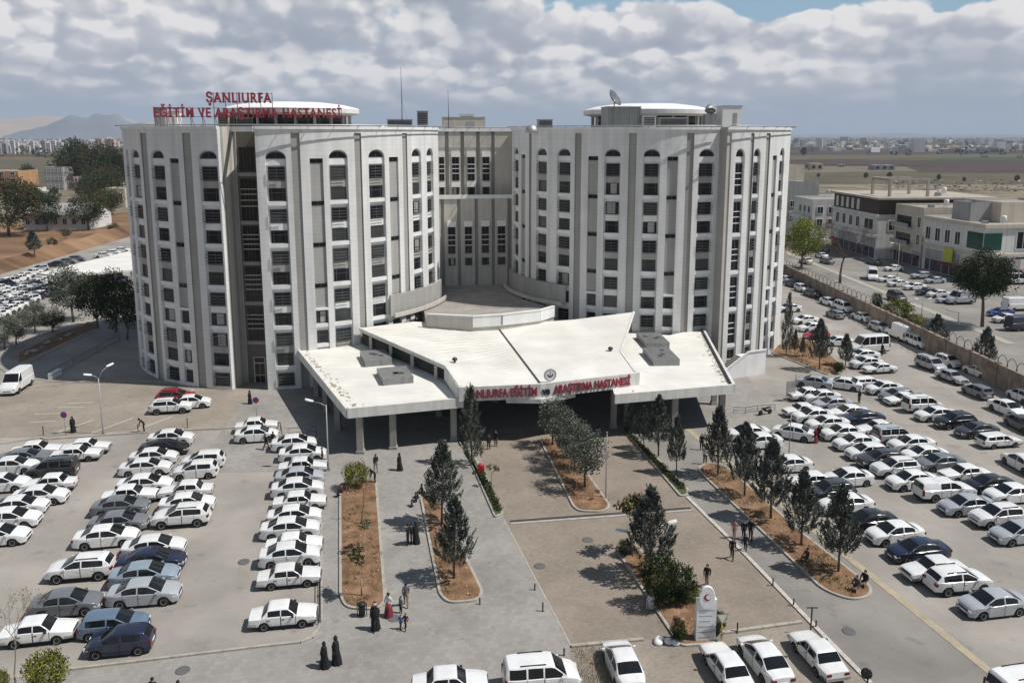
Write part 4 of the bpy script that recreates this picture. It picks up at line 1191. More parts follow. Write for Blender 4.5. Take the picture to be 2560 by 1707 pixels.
    dmats = {'headlight': ['lamp_clear'], 'tail_light': ['lamp_red'], 'wing_mirror': ['car_paint', 'trim_black'], 'number_plate': ['plate_white'], 'grille': ['trim_black'], 'bumper': ['trim_black' if old and False else 'metal_dark'], 'roof_rail': ['trim_black']}
    if kind == 'boxy_sedan' or kind == 'wagon': dmats['bumper'] = ['chrome']
    # end caps
    def caps(v, f, ms):
        for i, s_ in ((0, 1), (len(xs)-1, -1)):
            b = len(v)
            ring = [(xs[i], y, z) for y, z in secs[i][3:]] + [(xs[i], -y, z) for y, z in reversed(secs[i][3:-1])]
            v += ring; q = list(range(b, b+len(ring)))
            f.append(q if s_ < 0 else q[::-1]); ms.append(0)
    if not simple:
        v, f, ms = mesh_of(pieces['body']); caps(v, f, ms)
        emit('body', v, f, ms, ['car_paint', 'trim_black'], root)
        for k_ in pieces:
            if k_.startswith('door'):
                v, f, ms = mesh_of(pieces[k_]); o = emit('door', v, f, ms, ['car_paint', 'trim_black'], root)
                q, s = int(k_[4]), int(k_[5:])
                a, b = sp['doors'][q]; hm = MB(); hx = a+.14
                hm.box(hx-.09, hx+.09, s*(W/2-.02) if s > 0 else s*(W/2-.02)-.03, s*(W/2-.02)+.03 if s > 0 else s*(W/2-.02), sp['belt']-.16, sp['belt']-.12, 0)
                hm.build('handle', ['trim_black'] if old else ['car_paint'], o)
            elif k_ != 'body':
                v, f, ms = mesh_of(pieces[k_]); emit(k_.rstrip('-1') , v, f, [0]*len(f), ['car_glass'], root, True, 60)
        wm = None
        for a in sp['ax']:
            for s in (1, -1):
                if wm is None: o = make_wheel(r).build('wheel', ['tyre_rubber', 'wheel_alloy', 'trim_black'], root); wm = o.data
                else: o = bpy.data.objects.new('wheel', wm); COL.objects.link(o); o.parent = root
                o.location = (a, s*(W/2-.12), r)
        for k_, b in det.items():
            base = k_.rstrip('-12'); b.build(base, dmats[base], root)
        return root
    allm = ['car_paint', 'trim_black', 'car_glass', 'tyre_rubber', 'wheel_alloy', 'lamp_clear', 'lamp_red', 'plate_white', 'chrome']
    V, F, MS = [], [], []
    def add(v, f, ms):
        b = len(V); V.extend(v); F.extend([[q+b for q in t] for t in f]); MS.extend(ms)
    for k_, fs in pieces.items():
        v, f, ms = mesh_of(fs)
        if k_ == 'body': caps(v, f, ms)
        add(v, f, ms if (k_ == 'body' or k_.startswith('door')) else [2]*len(f))
    wmb = make_wheel(r)
    for a in sp['ax']:
        for s in (1, -1): add([(p.x+a, p.y+s*(W/2-.12), p.z+r) for p in wmb.v], [list(q) for q in wmb.f], [{0:3, 1:4, 2:1}[m] for m in wmb.m])
    mi = {'headlight': 5, 'tail_light': 6, 'wing_mirror': 0, 'number_plate': 7, 'grille': 1, 'bumper': 8, 'roof_rail': 1}
    for k_, b in det.items(): add([tuple(p) for p in b.v], [list(q) for q in b.f], [mi[k_.rstrip('-12')]]*len(b.f))
    me = emit(name, V, F, MS, allm, None)
    return me
PAINT = {'white': (.78, .78, .765), 'silver': (.40, .42, .44), 'grey': (.17, .18, .19), 'black': (.012, .012, .014), 'navy': (.016, .022, .05), 'steel blue': (.13, .19, .26),
         'pale blue': (.28, .34, .40), 'red': (.33, .012, .03), 'dark grey': (.045, .047, .052), 'cream': (.70, .67, .55), 'blue': (.02, .04, .2)}
WORD = {'boxy_sedan': 'boxy sedan', 'sedan': 'sedan', 'hatchback': 'hatchback', 'crossover': 'crossover', 'kombi': 'high-roofed van', 'panel_van': 'panel van', 'minibus': 'minibus', 'wagon': 'estate car', 'pickup': 'pickup'}
CATW = {'panel_van': 'van', 'kombi': 'van', 'minibus': 'minibus', 'pickup': 'pickup'}
OBJN = {'panel_van': 'panel_van', 'kombi': 'parked_van', 'minibus': 'minibus', 'pickup': 'pickup_truck'}
PROTO, SIMPLE = {}, {}
ORD = ['nearest', 'second', 'third', 'fourth', 'fifth', 'sixth', 'seventh', 'eighth', 'ninth', 'tenth', 'eleventh', 'twelfth', 'thirteenth', 'fourteenth', 'fifteenth', 'sixteenth', 'seventeenth', 'eighteenth']
def car(kind, colour, pos, heading, label, group, simple=False, sc=1.0):
    kq = rnd.uniform(.92, 1.03); c = tuple(x*kq for x in PAINT[colour]) + (1,)
    nm = OBJN.get(kind, 'parked_car')
    if simple:
        if kind not in SIMPLE: SIMPLE[kind] = make_car(kind, True, nm)
        o = bpy.data.objects.new(nm, SIMPLE[kind]); COL.objects.link(o); o.color = c
    else:
        if kind not in PROTO:
            o = PROTO[kind] = make_car(kind, False, nm)
        else:
            o = copy_tree(PROTO[kind])
        for ch in o.children:
            ch.color = c
            for g in ch.children: g.color = c
    o.location = pos; o.rotation_euler = (0, 0, heading); o.scale = (sc*rnd.uniform(.96, 1.03), sc*rnd.uniform(.97, 1.02), sc*rnd.uniform(.96, 1.04))
    return tag(o, label, CATW.get(kind, 'car'), group)
ZA, ZB, ZC, ZD_ = (0, 900), (0, 1280), (560, 1020), (560, 1280)
ZE, ZF, ZG, ZH, ZI = (1680, 1020), (1680, 1280), (1920, 1020), (1920, 1280), (1920, 700)
def row(where, group, cars, simple=False):
    """cars: (zoom, zx, zy, kind, colour, direction[, extra label words]) from the near end; zx, zy is the middle of the near sill on the ground"""
    for i, c in enumerate(cars):
        z, zx, zy, kind, colour, d = c[:6]; extra = c[6] if len(c) > 6 else ''
        W = CARS[kind]['W']; p = GZ(z, zx, zy) + NV*(W/2) + EV*rnd.uniform(-.08, .08)
        hd = EANG + (0 if d == '+' else math.pi) + R_(rnd.uniform(-1.2, 1.2))
        lab = '%s %s%s, %s in the %s' % (colour, WORD[kind], (' ' + extra) if extra else '', ORD[i], where)
        car(kind, colour, (p.x, p.y, .004), hd, lab, group, simple)
GL = 'cars in the car park left of the entrance'
GR = 'cars in the car park right of the entrance'
B_, S2, HB, XO, KO = 'boxy_sedan', 'sedan', 'hatchback', 'crossover', 'kombi'
row('row along the pavement', GL, [(ZD_, 545, 1085, B_, 'white', '+'), (ZD_, 605, 712, B_, 'white', '+'), (ZC, 600, 1478, S2, 'white', '+'), (ZC, 640, 1365, B_, 'white', '+'), (ZC, 610, 1222, S2, 'white', '+'),
    (ZC, 640, 1100, S2, 'white', '+'), (ZC, 690, 955, B_, 'white', '+'), (ZC, 668, 838, S2, 'white', '+'), (ZC, 690, 730, S2, 'silver', '+'), (ZC, 730, 622, B_, 'white', '+'), (ZC, 715, 505, S2, 'white', '+'), (ZC, 640, 408, S2, 'white', '+')])
row('middle double row, left file', GL, [(ZB, 315, 1245, B_, 'white', '+'), (ZB, 590, 985, S2, 'grey', '+'), (ZB, 725, 655, XO, 'white', '-'), (ZB, 950, 345, S2, 'white', '+'), (ZB, 1070, 205, S2, 'grey', '+'), (ZA, 1090, 1450, S2, 'grey', '+'),
    (ZA, 1180, 1335, B_, 'white', '+'), (ZA, 1310, 1240, S2, 'white', '+'), (ZA, 1320, 1075, S2, 'white', '+'), (ZA, 1400, 975, S2, 'white', '+'), (ZA, 1500, 890, S2, 'black', '+'), (ZA, 1560, 800, S2, 'white', '+')])
row('middle double row, right file', GL, [(ZB, 1075, 1345, HB, 'navy', '-'), (ZB, 1010, 1185, HB, 'steel blue', '+'), (ZB, 1300, 885, S2, 'silver', '+'), (ZB, 1310, 715, S2, 'pale blue', '+'), (ZB, 1375, 575, S2, 'navy', '+'), (ZB, 1385, 440, S2, 'white', '+'),
    (ZA, 1660, 1550, XO, 'white', '-'), (ZA, 1695, 1420, S2, 'white', '+'), (ZA, 1700, 1290, B_, 'white', '-'), (ZA, 1780, 1105, HB, 'white', '-'), (ZA, 1845, 1010, HB, 'white', '-')])
row('double row at the left edge, outer file', GL, [(ZB, -80, 335, S2, 'white', '+'), (ZB, 60, 175, S2, 'white', '+'), (ZA, 130, 1445, S2, 'white', '+'), (ZA, -30, 1235, S2, 'white', '+'), (ZA, 80, 1065, S2, 'white', '+'), (ZA, 200, 985, S2, 'grey', '+'), (ZA, 310, 905, B_, 'white', '+')])
row('double row at the left edge, inner file', GL, [(ZA, 340, 1350, S2, 'white', '+'), (ZA, 440, 1225, B_, 'white', '-'), (ZA, 450, 1105, KO, 'dark grey', '-'), (ZA, 680, 945, B_, 'white', '+'), (ZA, 770, 880, B_, 'white', '+')])
row('trio beside the left tower', GL, [(ZA, 1555, 502, XO, 'white', '+'), (ZA, 1745, 455, S2, 'white', '+'), (ZA, 1610, 415, XO, 'red', '+')])
row('pair by the bent rail', GL, [(ZC, 300, 325, S2, 'white', '+'), (ZC, 300, 235, B_, 'white', '+')])
GRW = GR
row('row beside the yellow line', GR, [(ZH, 2155, 985, S2, 'silver', '-'), (ZH, 1815, 775, XO, 'white', '+', 'with roof rails'), (ZH, 1590, 655, B_, 'white', '-'), (ZH, 1450, 475, S2, 'navy', '-'), (ZH, 1225, 315, S2, 'white', '-'), (ZH, 985, 195, S2, 'black', '-'),
    (ZG, 770, 990, S2, 'white', '-'), (ZG, 620, 880, XO, 'dark grey', '-'), (ZG, 440, 760, B_, 'white', '-'), (ZG, 790, 735, S2, 'white', '-'), (ZG, 230, 605, S2, 'white', '-'), (ZE, 840, 385, S2, 'white', '-'), (ZE, 720, 310, S2, 'white', '-')])
row('second row from the yellow line', GR, [(ZG, 2380, 1265, S2, 'silver', '-'), (ZG, 2180, 1115, XO, 'white', '-', 'with black roof'), (ZG, 1890, 1000, S2, 'silver', '-'), (ZG, 1680, 865, 'pickup', 'white', '+', 'with rear canopy'), (ZG, 1375, 765, S2, 'white', '-'), (ZG, 1225, 650, XO, 'white', '-'),
    (ZG, 1085, 570, XO, 'dark grey', '-'), (ZG, 950, 490, HB, 'white', '-'), (ZG, 850, 400, S2, 'white', '-'), (ZG, 720, 310, S2, 'white', '-'), (ZI, 580, 1395, S2, 'white', '-'), (ZI, 450, 1320, S2, 'white', '-'), (ZI, 340, 1265, B_, 'white', '-'), (ZI, 390, 1115, B_, 'white', '-')])
row('third row from the yellow line', GR, [(ZG, 2300, 890, S2, 'white', '-'), (ZG, 2090, 800, S2, 'black', '-'), (ZG, 1850, 690, B_, 'white', '-'), (ZG, 1630, 590, S2, 'grey', '-'), (ZG, 1490, 510, S2, 'white', '-'), (ZG, 1370, 410, S2, 'white', '-'),
    (ZG, 1200, 340, KO, 'silver', '+'), (ZG, 1040, 265, B_, 'white', '-'), (ZI, 910, 1345, S2, 'navy', '-'), (ZI, 790, 1290, S2, 'white', '-'), (ZI, 620, 1205, S2, 'silver', '-'), (ZI, 530, 1140, S2, 'white', '-')])
row('fourth row from the yellow line', GR, [(ZI, 2170, 1550, 'wagon', 'white', '+'), (ZI, 1960, 1460, S2, 'dark grey', '-'), (ZI, 1760, 1375, XO, 'black', '-'), (ZI, 1590, 1305, S2, 'white', '-'), (ZI, 1465, 1225, KO, 'white', '+'), (ZI, 1280, 1160, B_, 'white', '-'), (ZI, 1215, 1125, HB, 'grey', '-'),
    (ZI, 1100, 1060, S2, 'white', '-'), (ZI, 950, 1005, 'wagon', 'white', '+')])
def twopt(z, a, b, kind, colour, label, group, simple=False):
    """a: middle of the tail on the ground, b: middle of the nose"""
    p, q = GZ(z, *a), GZ(z, *b); m = (p+q)/2
    car(kind, colour, (m.x, m.y, .004), math.atan2(q.y-p.y, q.x-p.x), label, group, simple)
def headed(z, zx, zy, deg, kind, colour, label, group, simple=False):
    p = GZ(z, zx, zy); car(kind, colour, (p.x, p.y, .004), R_(deg), label, group, simple)
# loose cars of the right car park
headed(ZG, 225, 275, 150, S2, 'white', 'white sedan with its tail turned to the person in red', GR)
headed(ZI, 420, 985, 148, S2, 'silver', 'silver sedan left of a white one below the tower lawn', GR)
headed(ZI, 690, 995, 148, S2, 'white', 'white sedan right of a silver one below the tower lawn', GR)
# four cars parked nose-away in front, and their neighbours at the lower edge
GF = 'cars along the near edge of the drive'
def rear(z, zx, zy, kind, colour, label, deg=100, back=1.25):
    p = GZ(z, zx, zy) + Vector((math.cos(R_(deg)), math.sin(R_(deg)), 0))*back
    car(kind, colour, (p.x, p.y, .026), R_(deg), label, GF)
rear((1120, 1280), 1660, 1610, S2, 'white', 'white sedan with dark rear window parked on dry grass', 98)
rear(ZF, 590, 1640, B_, 'white', 'white boxy sedan parked in front of the white pylon sign', 101)
rear(ZF, 940, 1560, S2, 'white', 'white rounded sedan between two boxy sedans near the drive kerb', 101)
rear(ZF, 1440, 1505, B_, 'white', 'white boxy sedan with sun glinting in its rear window', 101)
p = GZ((1120, 1280), 860, 1660); car(KO, 'white', (p.x, p.y+.55, .024), R_(8), 'white high-roofed van with roof rails crossing the near edge', GF)
p = GZ((560, 1280), 2080, 1640); car(B_, 'white', (p.x, p.y-.2, .024), R_(6), 'white sedan cut by the near edge left of the van', GF)
p = GZ(ZH, 2260, 1690); car(KO, 'white', (p.x+.6, p.y-.2, .024), R_(12), 'white van cut by the lower right corner', GF)
twopt(ZA, (250, 215), (75, 330), 'panel_van', 'white', 'white high panel van on the road beside the paved apron', GL)
# along the boundary wall
GWL = 'cars on the lane along the boundary wall'
for z, zx, zy, deg, kind, col, lab in [
    (ZI, 2330, 1110, 96, HB, 'white', 'white hatchback against the wall at the right edge'),
    (ZI, 2330, 1370, -88, S2, 'dark grey', 'dark grey sedan at the right edge of the wall lane'),
    (ZG, 2330, 560, 95, S2, 'white', 'white sedan with its tail to the lower right, right edge'),
    (ZI, 2190, 1225, -78, S2, 'white', 'white sedan on the wall lane below a grey one'),
    (ZI, 1915, 1065, 100, HB, 'grey', 'grey hatchback alone on the wall lane'),
    (ZI, 1935, 880, 100, S2, 'white', 'white sedan with tail to camera close to the wall'),
    (ZI, 1680, 930, -75, B_, 'silver', 'silver boxy sedan behind the pale van on the wall lane'),
    (ZI, 1650, 785, -75, HB, 'white', 'white hatchback touching the wall beside a pale van'),
    (ZI, 1490, 820, -75, KO, 'silver', 'silver high-roofed van on the wall lane'),
    (ZI, 1200, 540, 95, 'panel_van', 'white', 'white box van parked along the wall'),
    (ZI, 1370, 610, -82, KO, 'white', 'white high-roofed van in front of the box van'),
    (ZI, 1020, 465, -80, HB, 'silver', 'silver hatchback just behind the white box van'),
    (ZI, 860, 370, 100, S2, 'white', 'white sedan alone by the bushes on the wall'),
    (ZI, 615, 345, 100, HB, 'grey', 'grey hatchback passing two white cars by the wall'),
    (ZI, 695, 285, -80, KO, 'white', 'white tall car squeezed between the wall and a hatchback'),
    (ZI, 560, 230, -80, S2, 'white', 'white sedan behind the tall white car at the wall'),
    (ZI, 400, 150, 100, S2, 'dark grey', 'dark grey sedan close to the tower at the wall'),
    (ZI, 310, 105, -80, HB, 'white', 'white hatchback next to a dark one at the wall'),
    (ZI, 225, 60, 100, S2, 'black', 'black car half hidden behind a white hatchback at the wall'),
    (ZI, 160, 20, 100, S2, 'white', 'white car at the far end of the wall lane')]:
    headed(z, zx, zy, deg, kind, col, lab, GWL)
GB = 'cars beside the right tower'
for z, zx, zy, deg, kind, col, lab in [
    (ZI, 1020, 850, 190, B_, 'white', 'white boxy sedan at the near end of the file by the lawn'),
    (ZI, 900, 805, 190, S2, 'white', 'white sedan second from the near end by the lawn'),
    (ZI, 870, 730, 190, S2, 'white', 'white sedan hidden behind the minibus file by the lawn'),
    (ZI, 640, 600, 185, S2, 'white', 'white car with blue windscreen between two lawn trees'),
    (ZI, 440, 540, 190, HB, 'red', 'red hatchback behind the lawn trees'),
    (ZI, 400, 470, 190, S2, 'white', 'white car above the red one at the tower'),
    (ZI, 340, 400, 190, S2, 'white', 'white sedan parked close to the tower foot'),
    (ZI, 190, 290, 190, S2, 'white', 'white car behind the slim dark cypress')]:
    headed(z, zx, zy, deg, kind, col, lab, GB)
headed(ZI, 915, 670, 192, 'minibus', 'white', 'white minibus with dark window band beside the lawn', GB)
# the street beyond the wall
GS = 'cars on the street beyond the wall'
ZJ = (1920, 400)
for zx, zy, deg, kind, col, lab in [
    (955, 1095, -110, 'minibus', 'white', 'white minibus facing the camera by the bare tree'),
    (1105, 1120, 190, S2, 'white', 'white car right behind the minibus on the street'),
    (1190, 1160, 190, S2, 'white', 'white car second in the street file after the minibus'),
    (1345, 1190, 190, S2, 'white', 'white car third in the street file after the minibus'),
    (1460, 1240, 190, S2, 'black', 'black car in the street file of white cars'),
    (1560, 1260, 190, S2, 'white', 'white car in front of the black car on the street'),
    (1640, 1310, 190, HB, 'silver', 'silver hatchback ahead of the grey van on the street'),
    (1760, 1320, 190, 'panel_van', 'silver', 'pale grey van at the near end of the street file'),
    (1180, 1290, -80, KO, 'dark grey', 'dark van driving on the street lane'),
    (1150, 1020, 190, S2, 'white', 'white car in the shade of the shops by the lamp post'),
    (1400, 1090, 190, XO, 'silver', 'silver crossover in the shade of the shops'),
    (1530, 1130, 190, S2, 'silver', 'silver sedan in the shade of the shops'),
    (2250, 1140, 8, 'minibus', 'white', 'white minibus in front of the corner shop'),
    (2180, 1490, 190, S2, 'white', 'white car behind the tall pine on the street'),
    (2130, 1430, 190, S2, 'blue', 'blue car behind the tall pine on the street'),
    (2290, 1380, 10, 'panel_van', 'white', 'white van behind the dark truck on the street'),
    (345, 950, 100, S2, 'cream', 'cream car under the green tree'),
    (540, 950, 100, S2, 'grey', 'grey car at the far end of the street by the bare tree'),
    (490, 900, 100, S2, 'white', 'white car far up the street'),
    (505, 840, 100, S2, 'blue', 'blue car far up the street'),
    (470, 750, 100, S2, 'white', 'white car farthest up the street'),
    (970, 960, 100, S2, 'dark grey', 'dark car behind the white minibus in the shade')]:
    headed(ZJ, zx, zy, deg, kind, col, lab, GS, True)
headed(ZJ, 2330, 1560, 12, 'panel_van', 'navy', 'dark blue lorry at the right edge of the street', GS, True)
# the far car park behind the left tower
GFAR = 'cars in the far car park behind the left tower'
kinds = [S2, S2, HB, B_, S2, XO, KO]; cols = ['white']*6 + ['silver', 'grey', 'white', 'navy']
n = 0
for (ax, ay), (bx, by), cnt, nm in (((-10, 672), (100, 620), 7, 'back'), ((-12, 692), (132, 638), 11, 'second'), ((-14, 712), (134, 655), 10, 'third'), ((-14, 735), (118, 672), 9, 'front')):
    for i in range(cnt):
        t = (i+.5)/cnt
        p = D(ax+(bx-ax)*t, ay+(by-ay)*t)
        kd, cl = rnd.choice(kinds), rnd.choice(cols)
        car(kd, cl, (p.x, p.y, .004), R_(rnd.choice((70, 250))+rnd.uniform(-3, 3)), '%s %s, %s from the left in the %s row of the far car park' % (cl, WORD[kd], ['first', 'second', 'third', 'fourth', 'fifth', 'sixth', 'seventh', 'eighth', 'ninth', 'tenth', 'eleventh'][i], nm), GFAR, True)
for i, (dx, dy) in enumerate(((135, 612), (155, 606), (175, 600), (238, 592), (258, 586), (280, 580))):
    p = D(dx, dy); cl = rnd.choice(cols)
    car(S2, cl, (p.x, p.y, .004), R_(15), '%s car behind the white car port, %s from its left end' % (cl, ['first', 'second', 'third', 'fourth', 'fifth', 'sixth'][i]), GFAR, True)
for i, (dx, dy) in enumerate(((168, 648), (215, 642), (235, 640), (262, 655), (285, 650))):
    p = D(dx, dy); cl = ['navy', 'white', 'silver', 'white', 'silver'][i]
    car(XO, cl, (p.x, p.y, .004), R_(75), '%s car under the white car port, %s from its left end' % (cl, ['first', 'second', 'third', 'fourth', 'fifth'][i]), GFAR, True)
# ------------------------------------------------------------------ vegetation
mat('bark', (0.13, 0.10, 0.075), 0.9, 0.3, 3.0, bump=.4)
mat('bark_pale', (0.24, 0.20, 0.16), 0.9, 0.3, 3.0)
mat('needle', (0.066, 0.076, 0.064), 0.8, 0.4, 1.6, spec=.15)
mat('needle_light', (0.165, 0.175, 0.15), 0.8, 0.35, 1.6, spec=.15)
mat('olive_leaf', (0.085, 0.098, 0.072), 0.8, 0.4, 1.5, spec=.15)
mat('olive_light', (0.185, 0.195, 0.15), 0.8, 0.3, 1.5, spec=.15)
mat('thuja', (0.115, 0.125, 0.022), 0.85, 0.4, 1.8, spec=.1)
mat('thuja_light', (0.22, 0.215, 0.04), 0.85, 0.3, 1.8, spec=.1)
mat('box_leaf', (0.026, 0.040, 0.014), 0.85, 0.4, 1.8, spec=.1)
mat('box_light', (0.075, 0.095, 0.03), 0.85, 0.3, 1.8, spec=.1)
mat('dry_leaf', (0.21, 0.17, 0.085), 0.85, 0.35, 1.8, spec=.1)
mat('dry_leaf2', (0.12, 0.105, 0.055), 0.85, 0.35, 1.8, spec=.1)
mat('twig_red', (0.13, 0.072, 0.058), 0.9, 0.3, 3.0)
mat('broad_leaf', (0.040, 0.050, 0.020), 0.85, 0.45, .8, spec=.1)
mat('broad_light', (0.085, 0.098, 0.04), 0.85, 0.35, .8, spec=.1)
mat('spring_leaf', (0.14, 0.17, 0.03), 0.85, 0.35, .8, spec=.1)
mat('spring_light', (0.25, 0.275, 0.06), 0.85, 0.3, .8, spec=.1)
mat('rust_leaf', (0.11, 0.065, 0.03), 0.85, 0.35, .8, spec=.1)
def blade(mb, p, d, L, w, m, rg):
    d = d.normalized(); s = d.cross(Vector((rg.gauss(0,1), rg.gauss(0,1), rg.gauss(0,1))))
    if s.length < 1e-3: return
    s = s.normalized()*w
    mb.face([p - s*.6, p + d*L*.5 - s, p + d*L, p + d*L*.5 + s], m)
def prof_oval(t, low=.35): # 0..1 height -> radius 0..1, widest low down, drawn to a point
    return max(0.02, (math.sin(math.pi*min(1, (.06+.94*t)**.62))**.75)*(1-.45*t))
def conifer(name, seed, H=6.4, clear=1.5, rad=1.5, n=270, up=1.9, mats=('needle', 'needle_light'), dens=24, NL=.32, prof=prof_oval, trunk_r=.07, shoot=(.6, 1.0), width=.034):
    rg = random.Random(seed); root = empty(name, (0,0,0))
    tb = MB(); lean = (rg.gauss(0, .05), rg.gauss(0, .05))
    ax = lambda t: Vector((lean[0]*t*2, lean[1]*t*2, H*t))
    tb.tube([ax(0), ax(.3), ax(.6), ax(.92)], [trunk_r*1.3, trunk_r, trunk_r*.7, trunk_r*.25], 7)
    cb = MB()
    for i in range(n):
        t = (i+rg.random())/n; h = clear + (H-clear)*t*.93; r = rad*prof(t)
        a = rg.random()*TAU; rr = r*math.sqrt(rg.uniform(.02, 1))*.94
        o = ax(h/H); c = Vector((math.cos(a), math.sin(a), 0))
        base = Vector((o.x, o.y, h)) + c*rr - Vector((0, 0, .25*rr/rad))
        dr = (c*(.35+.5*rr/rad) + Vector((rg.gauss(0,.18), rg.gauss(0,.18), up+rg.gauss(0,.2)))).normalized()
        L = rg.uniform(*shoot)*(1-.3*t); tip = base + dr*L
        if i % 3 == 0: tb.tube([Vector((o.x, o.y, max(.4*clear, h-.4*rr))), base], [.02, .01], 4, cap=False)
        m = 1 if rg.random() < .42 else 0
        for k_ in range(dens):
            s = (k_+rg.random())/dens; p = base.lerp(tip, s)
            q = (dr*1.0 + Vector((rg.gauss(0,1), rg.gauss(0,1), rg.gauss(0,1)))*.40)
            blade(cb, p, q, NL*(1.1-.5*s), width, m, rg)
    tb.build('trunk', ['bark'], root); cb.build('crown', list(mats), root)
    return root
def clump_tree(name, seed, H=6, clear=1.6, rx=2.4, n_cl=60, leaves=46, leaf=.16, cl=.62, mats=('broad_leaf', 'broad_light'), trunk_r=.12, squash=.8, bark='bark', limbs=7, hang=0.0, crown='crown', gap=1.0):
    """broadleaf: limbs to clumps spread unevenly through an ellipsoid"""
    rg = random.Random(seed); root = empty(name, (0,0,0)); tb = MB(); cb = MB()
    cz = clear + (H-clear)*.5; rz = (H-clear)*.5
    lean = Vector((rg.gauss(0,.2), rg.gauss(0,.2), 0))
    if trunk_r: tb.tube([(0,0,-.05), (lean.x*.4, lean.y*.4, clear*.6), (lean.x, lean.y, clear*1.05)], [trunk_r*1.25, trunk_r, trunk_r*.8], 8)
    cs = []
    for i in range(n_cl):
        while True:
            q = Vector((rg.uniform(-1,1), rg.uniform(-1,1), rg.uniform(-1,1)))
            if .12 < q.length < 1: break
        q = q.normalized()*(q.length**.45)
        bump = 1 + .22*math.sin(q.x*5+seed) * math.cos(q.y*4+q.z*3+seed*2)
        cs.append((Vector((lean.x+q.x*rx*bump, lean.y+q.y*rx*bump, cz+q.z*rz*bump*(1 if q.z > 0 else squash))), q))
    for c, q in cs[:limbs]:
        s = Vector((lean.x, lean.y, clear))
        if trunk_r: tb.tube([s, s.lerp(c, .5)+Vector((0,0,.15*rz)), c], [trunk_r*.6, trunk_r*.35, trunk_r*.12], 5, cap=False)
    for c, q in cs:
        lt = rg.random() < .42; R = cl*rg.uniform(.65, 1.35)
        for k_ in range(int(leaves*gap)):
            d = Vector((rg.gauss(0,1), rg.gauss(0,1), rg.gauss(0,1))); d.normalize()
            p = c + d*R*rg.random()**.45*Vector((1,1,.8)).length/1.62
            e = d + Vector((rg.gauss(0,.6), rg.gauss(0,.6), rg.gauss(0,.6) - hang))
            blade(cb, p, e, leaf*rg.uniform(.7, 1.4), leaf*.32, 1 if (lt and rg.random() < .75) else 0, rg)
    if tb.v: tb.build('trunk', [bark], root)
    cb.build(crown, list(mats), root)
    return root
def bare_tree(name, seed, H=4, clear=1.1, spread=.62, r0=.07, lev=5, mats=('twig_red',), leafm=None, nleaf=0, leaf=.12):
    rg = random.Random(seed); root = empty(name, (0,0,0)); tb = MB(); cb = MB(); tips = []
    def grow(p, d, L, r, k_):
        q = p + d*L; mid = p + d*L*.5 + Vector((rg.gauss(0,.04), rg.gauss(0,.04), 0))*L
        (tb if k_ >= lev-1 else cb).tube([p, mid, q], [r, r*.85, r*.7], 6 if k_ >= lev-1 else 4, cap=False)
        if k_ <= 1: tips.append((mid, q))
        if k_ == 0: return
        for i in range(3 if k_ > 1 else 4):
            a = rg.random()*TAU; u = d.orthogonal().normalized(); u = Matrix.Rotation(a, 3, d) @ u
            nd = (d + u*spread*rg.uniform(.6, 1.4) + Vector((0,0,.18))).normalized()
            grow(q if i else mid.lerp(q, .6), nd, L*rg.uniform(.6, .85), r*.6, k_-1)
    L0_ = (H-clear)/2.6
    tb.tube([(0,0,-.05), (0,0,clear)], [r0*1.2, r0], 7)
    grow(Vector((0,0,clear)), Vector((rg.gauss(0,.1), rg.gauss(0,.1), 1)).normalized(), L0_, r0*.8, lev-1)
    ms = ['bark_pale'] if leafm else [mats[0]]
    if leafm:
        for a, b in tips:
            for _ in range(nleaf):
                p = a.lerp(b, rg.random()*1.1) + Vector((rg.gauss(0,.07), rg.gauss(0,.07), rg.gauss(0,.07)))
                blade(cb, p, Vector((rg.gauss(0,1), rg.gauss(0,1), rg.gauss(0,1))), leaf*rg.uniform(.6, 1.3), leaf*.3, 1 + (rg.random() < .4), rg)
    tb.build('trunk', [ms[0]], root)
    cb.build('crown', [mats[0]] + (list(leafm) if leafm else []), root)
    return root
def put(root, p, label, cat, group=None, sc=1.0, rz=None, copy=True):
    o = copy_tree(root) if copy and root.get('used') else root
    root['used'] = 1
    if 'used' in o and o is not root: del o['used']
    o.location = (p.x, p.y, p.z); o.scale = (sc, sc, sc) if not isinstance(sc, tuple) else sc
    o.rotation_euler = (0, 0, rnd.random()*TAU if rz is None else rz)
    return tag(o, label, cat, group)
def base_top(bx, by, tx, ty):
    """height of a thing whose foot and top are seen at these photo pixels"""
    b = G(bx, by); t = AY(tx, ty, b.y); return b, t.z
def zb(z, zx, zy, w=640): return ZP(z[0], z[1], zx, zy, w)
PINES = [conifer('pine_tree', 11), conifer('pine_tree', 12, n=290, rad=1.55), conifer('pine_tree', 13, rad=1.4)]
def plant(root, H0, z, foot, top, label, cat, group=None, wide=1.0, w=640):
    b, h = base_top(*zb(z, *foot, w), *zb(z, *top, w)); s = h/H0
    b.z = .1
    return put(root, b, label, cat, group, (s*wide, s*wide, s))
GP = 'feathery pines planted along the forecourt'
plant(PINES[0], 6.4, ZE, (420, 630), (455, 10), 'feathery grey-green pine at the far end of the long right bed', 'pine tree', GP)
plant(PINES[1], 6.4, ZE, (665, 825), (705, 165), 'feathery pine second from the far end of the long right bed', 'pine tree', GP)
plant(PINES[2], 6.4, ZE, (905, 1030), (945, 310), 'feathery pine in the middle of the long right bed', 'pine tree', GP, 1.12)
plant(PINES[0], 6.4, ZE, (1185, 1280), (1260, 610), 'feathery pine second from the rounded end of the long right bed', 'pine tree', GP, 1.1)
plant(PINES[1], 6.4, ZE, (1525, 1520), (1590, 745), 'feathery pine nearest the rounded end of the long right bed', 'pine tree', GP)
ZK, ZL, ZM = (1120, 1020), (1120, 1280), (1240, 760)
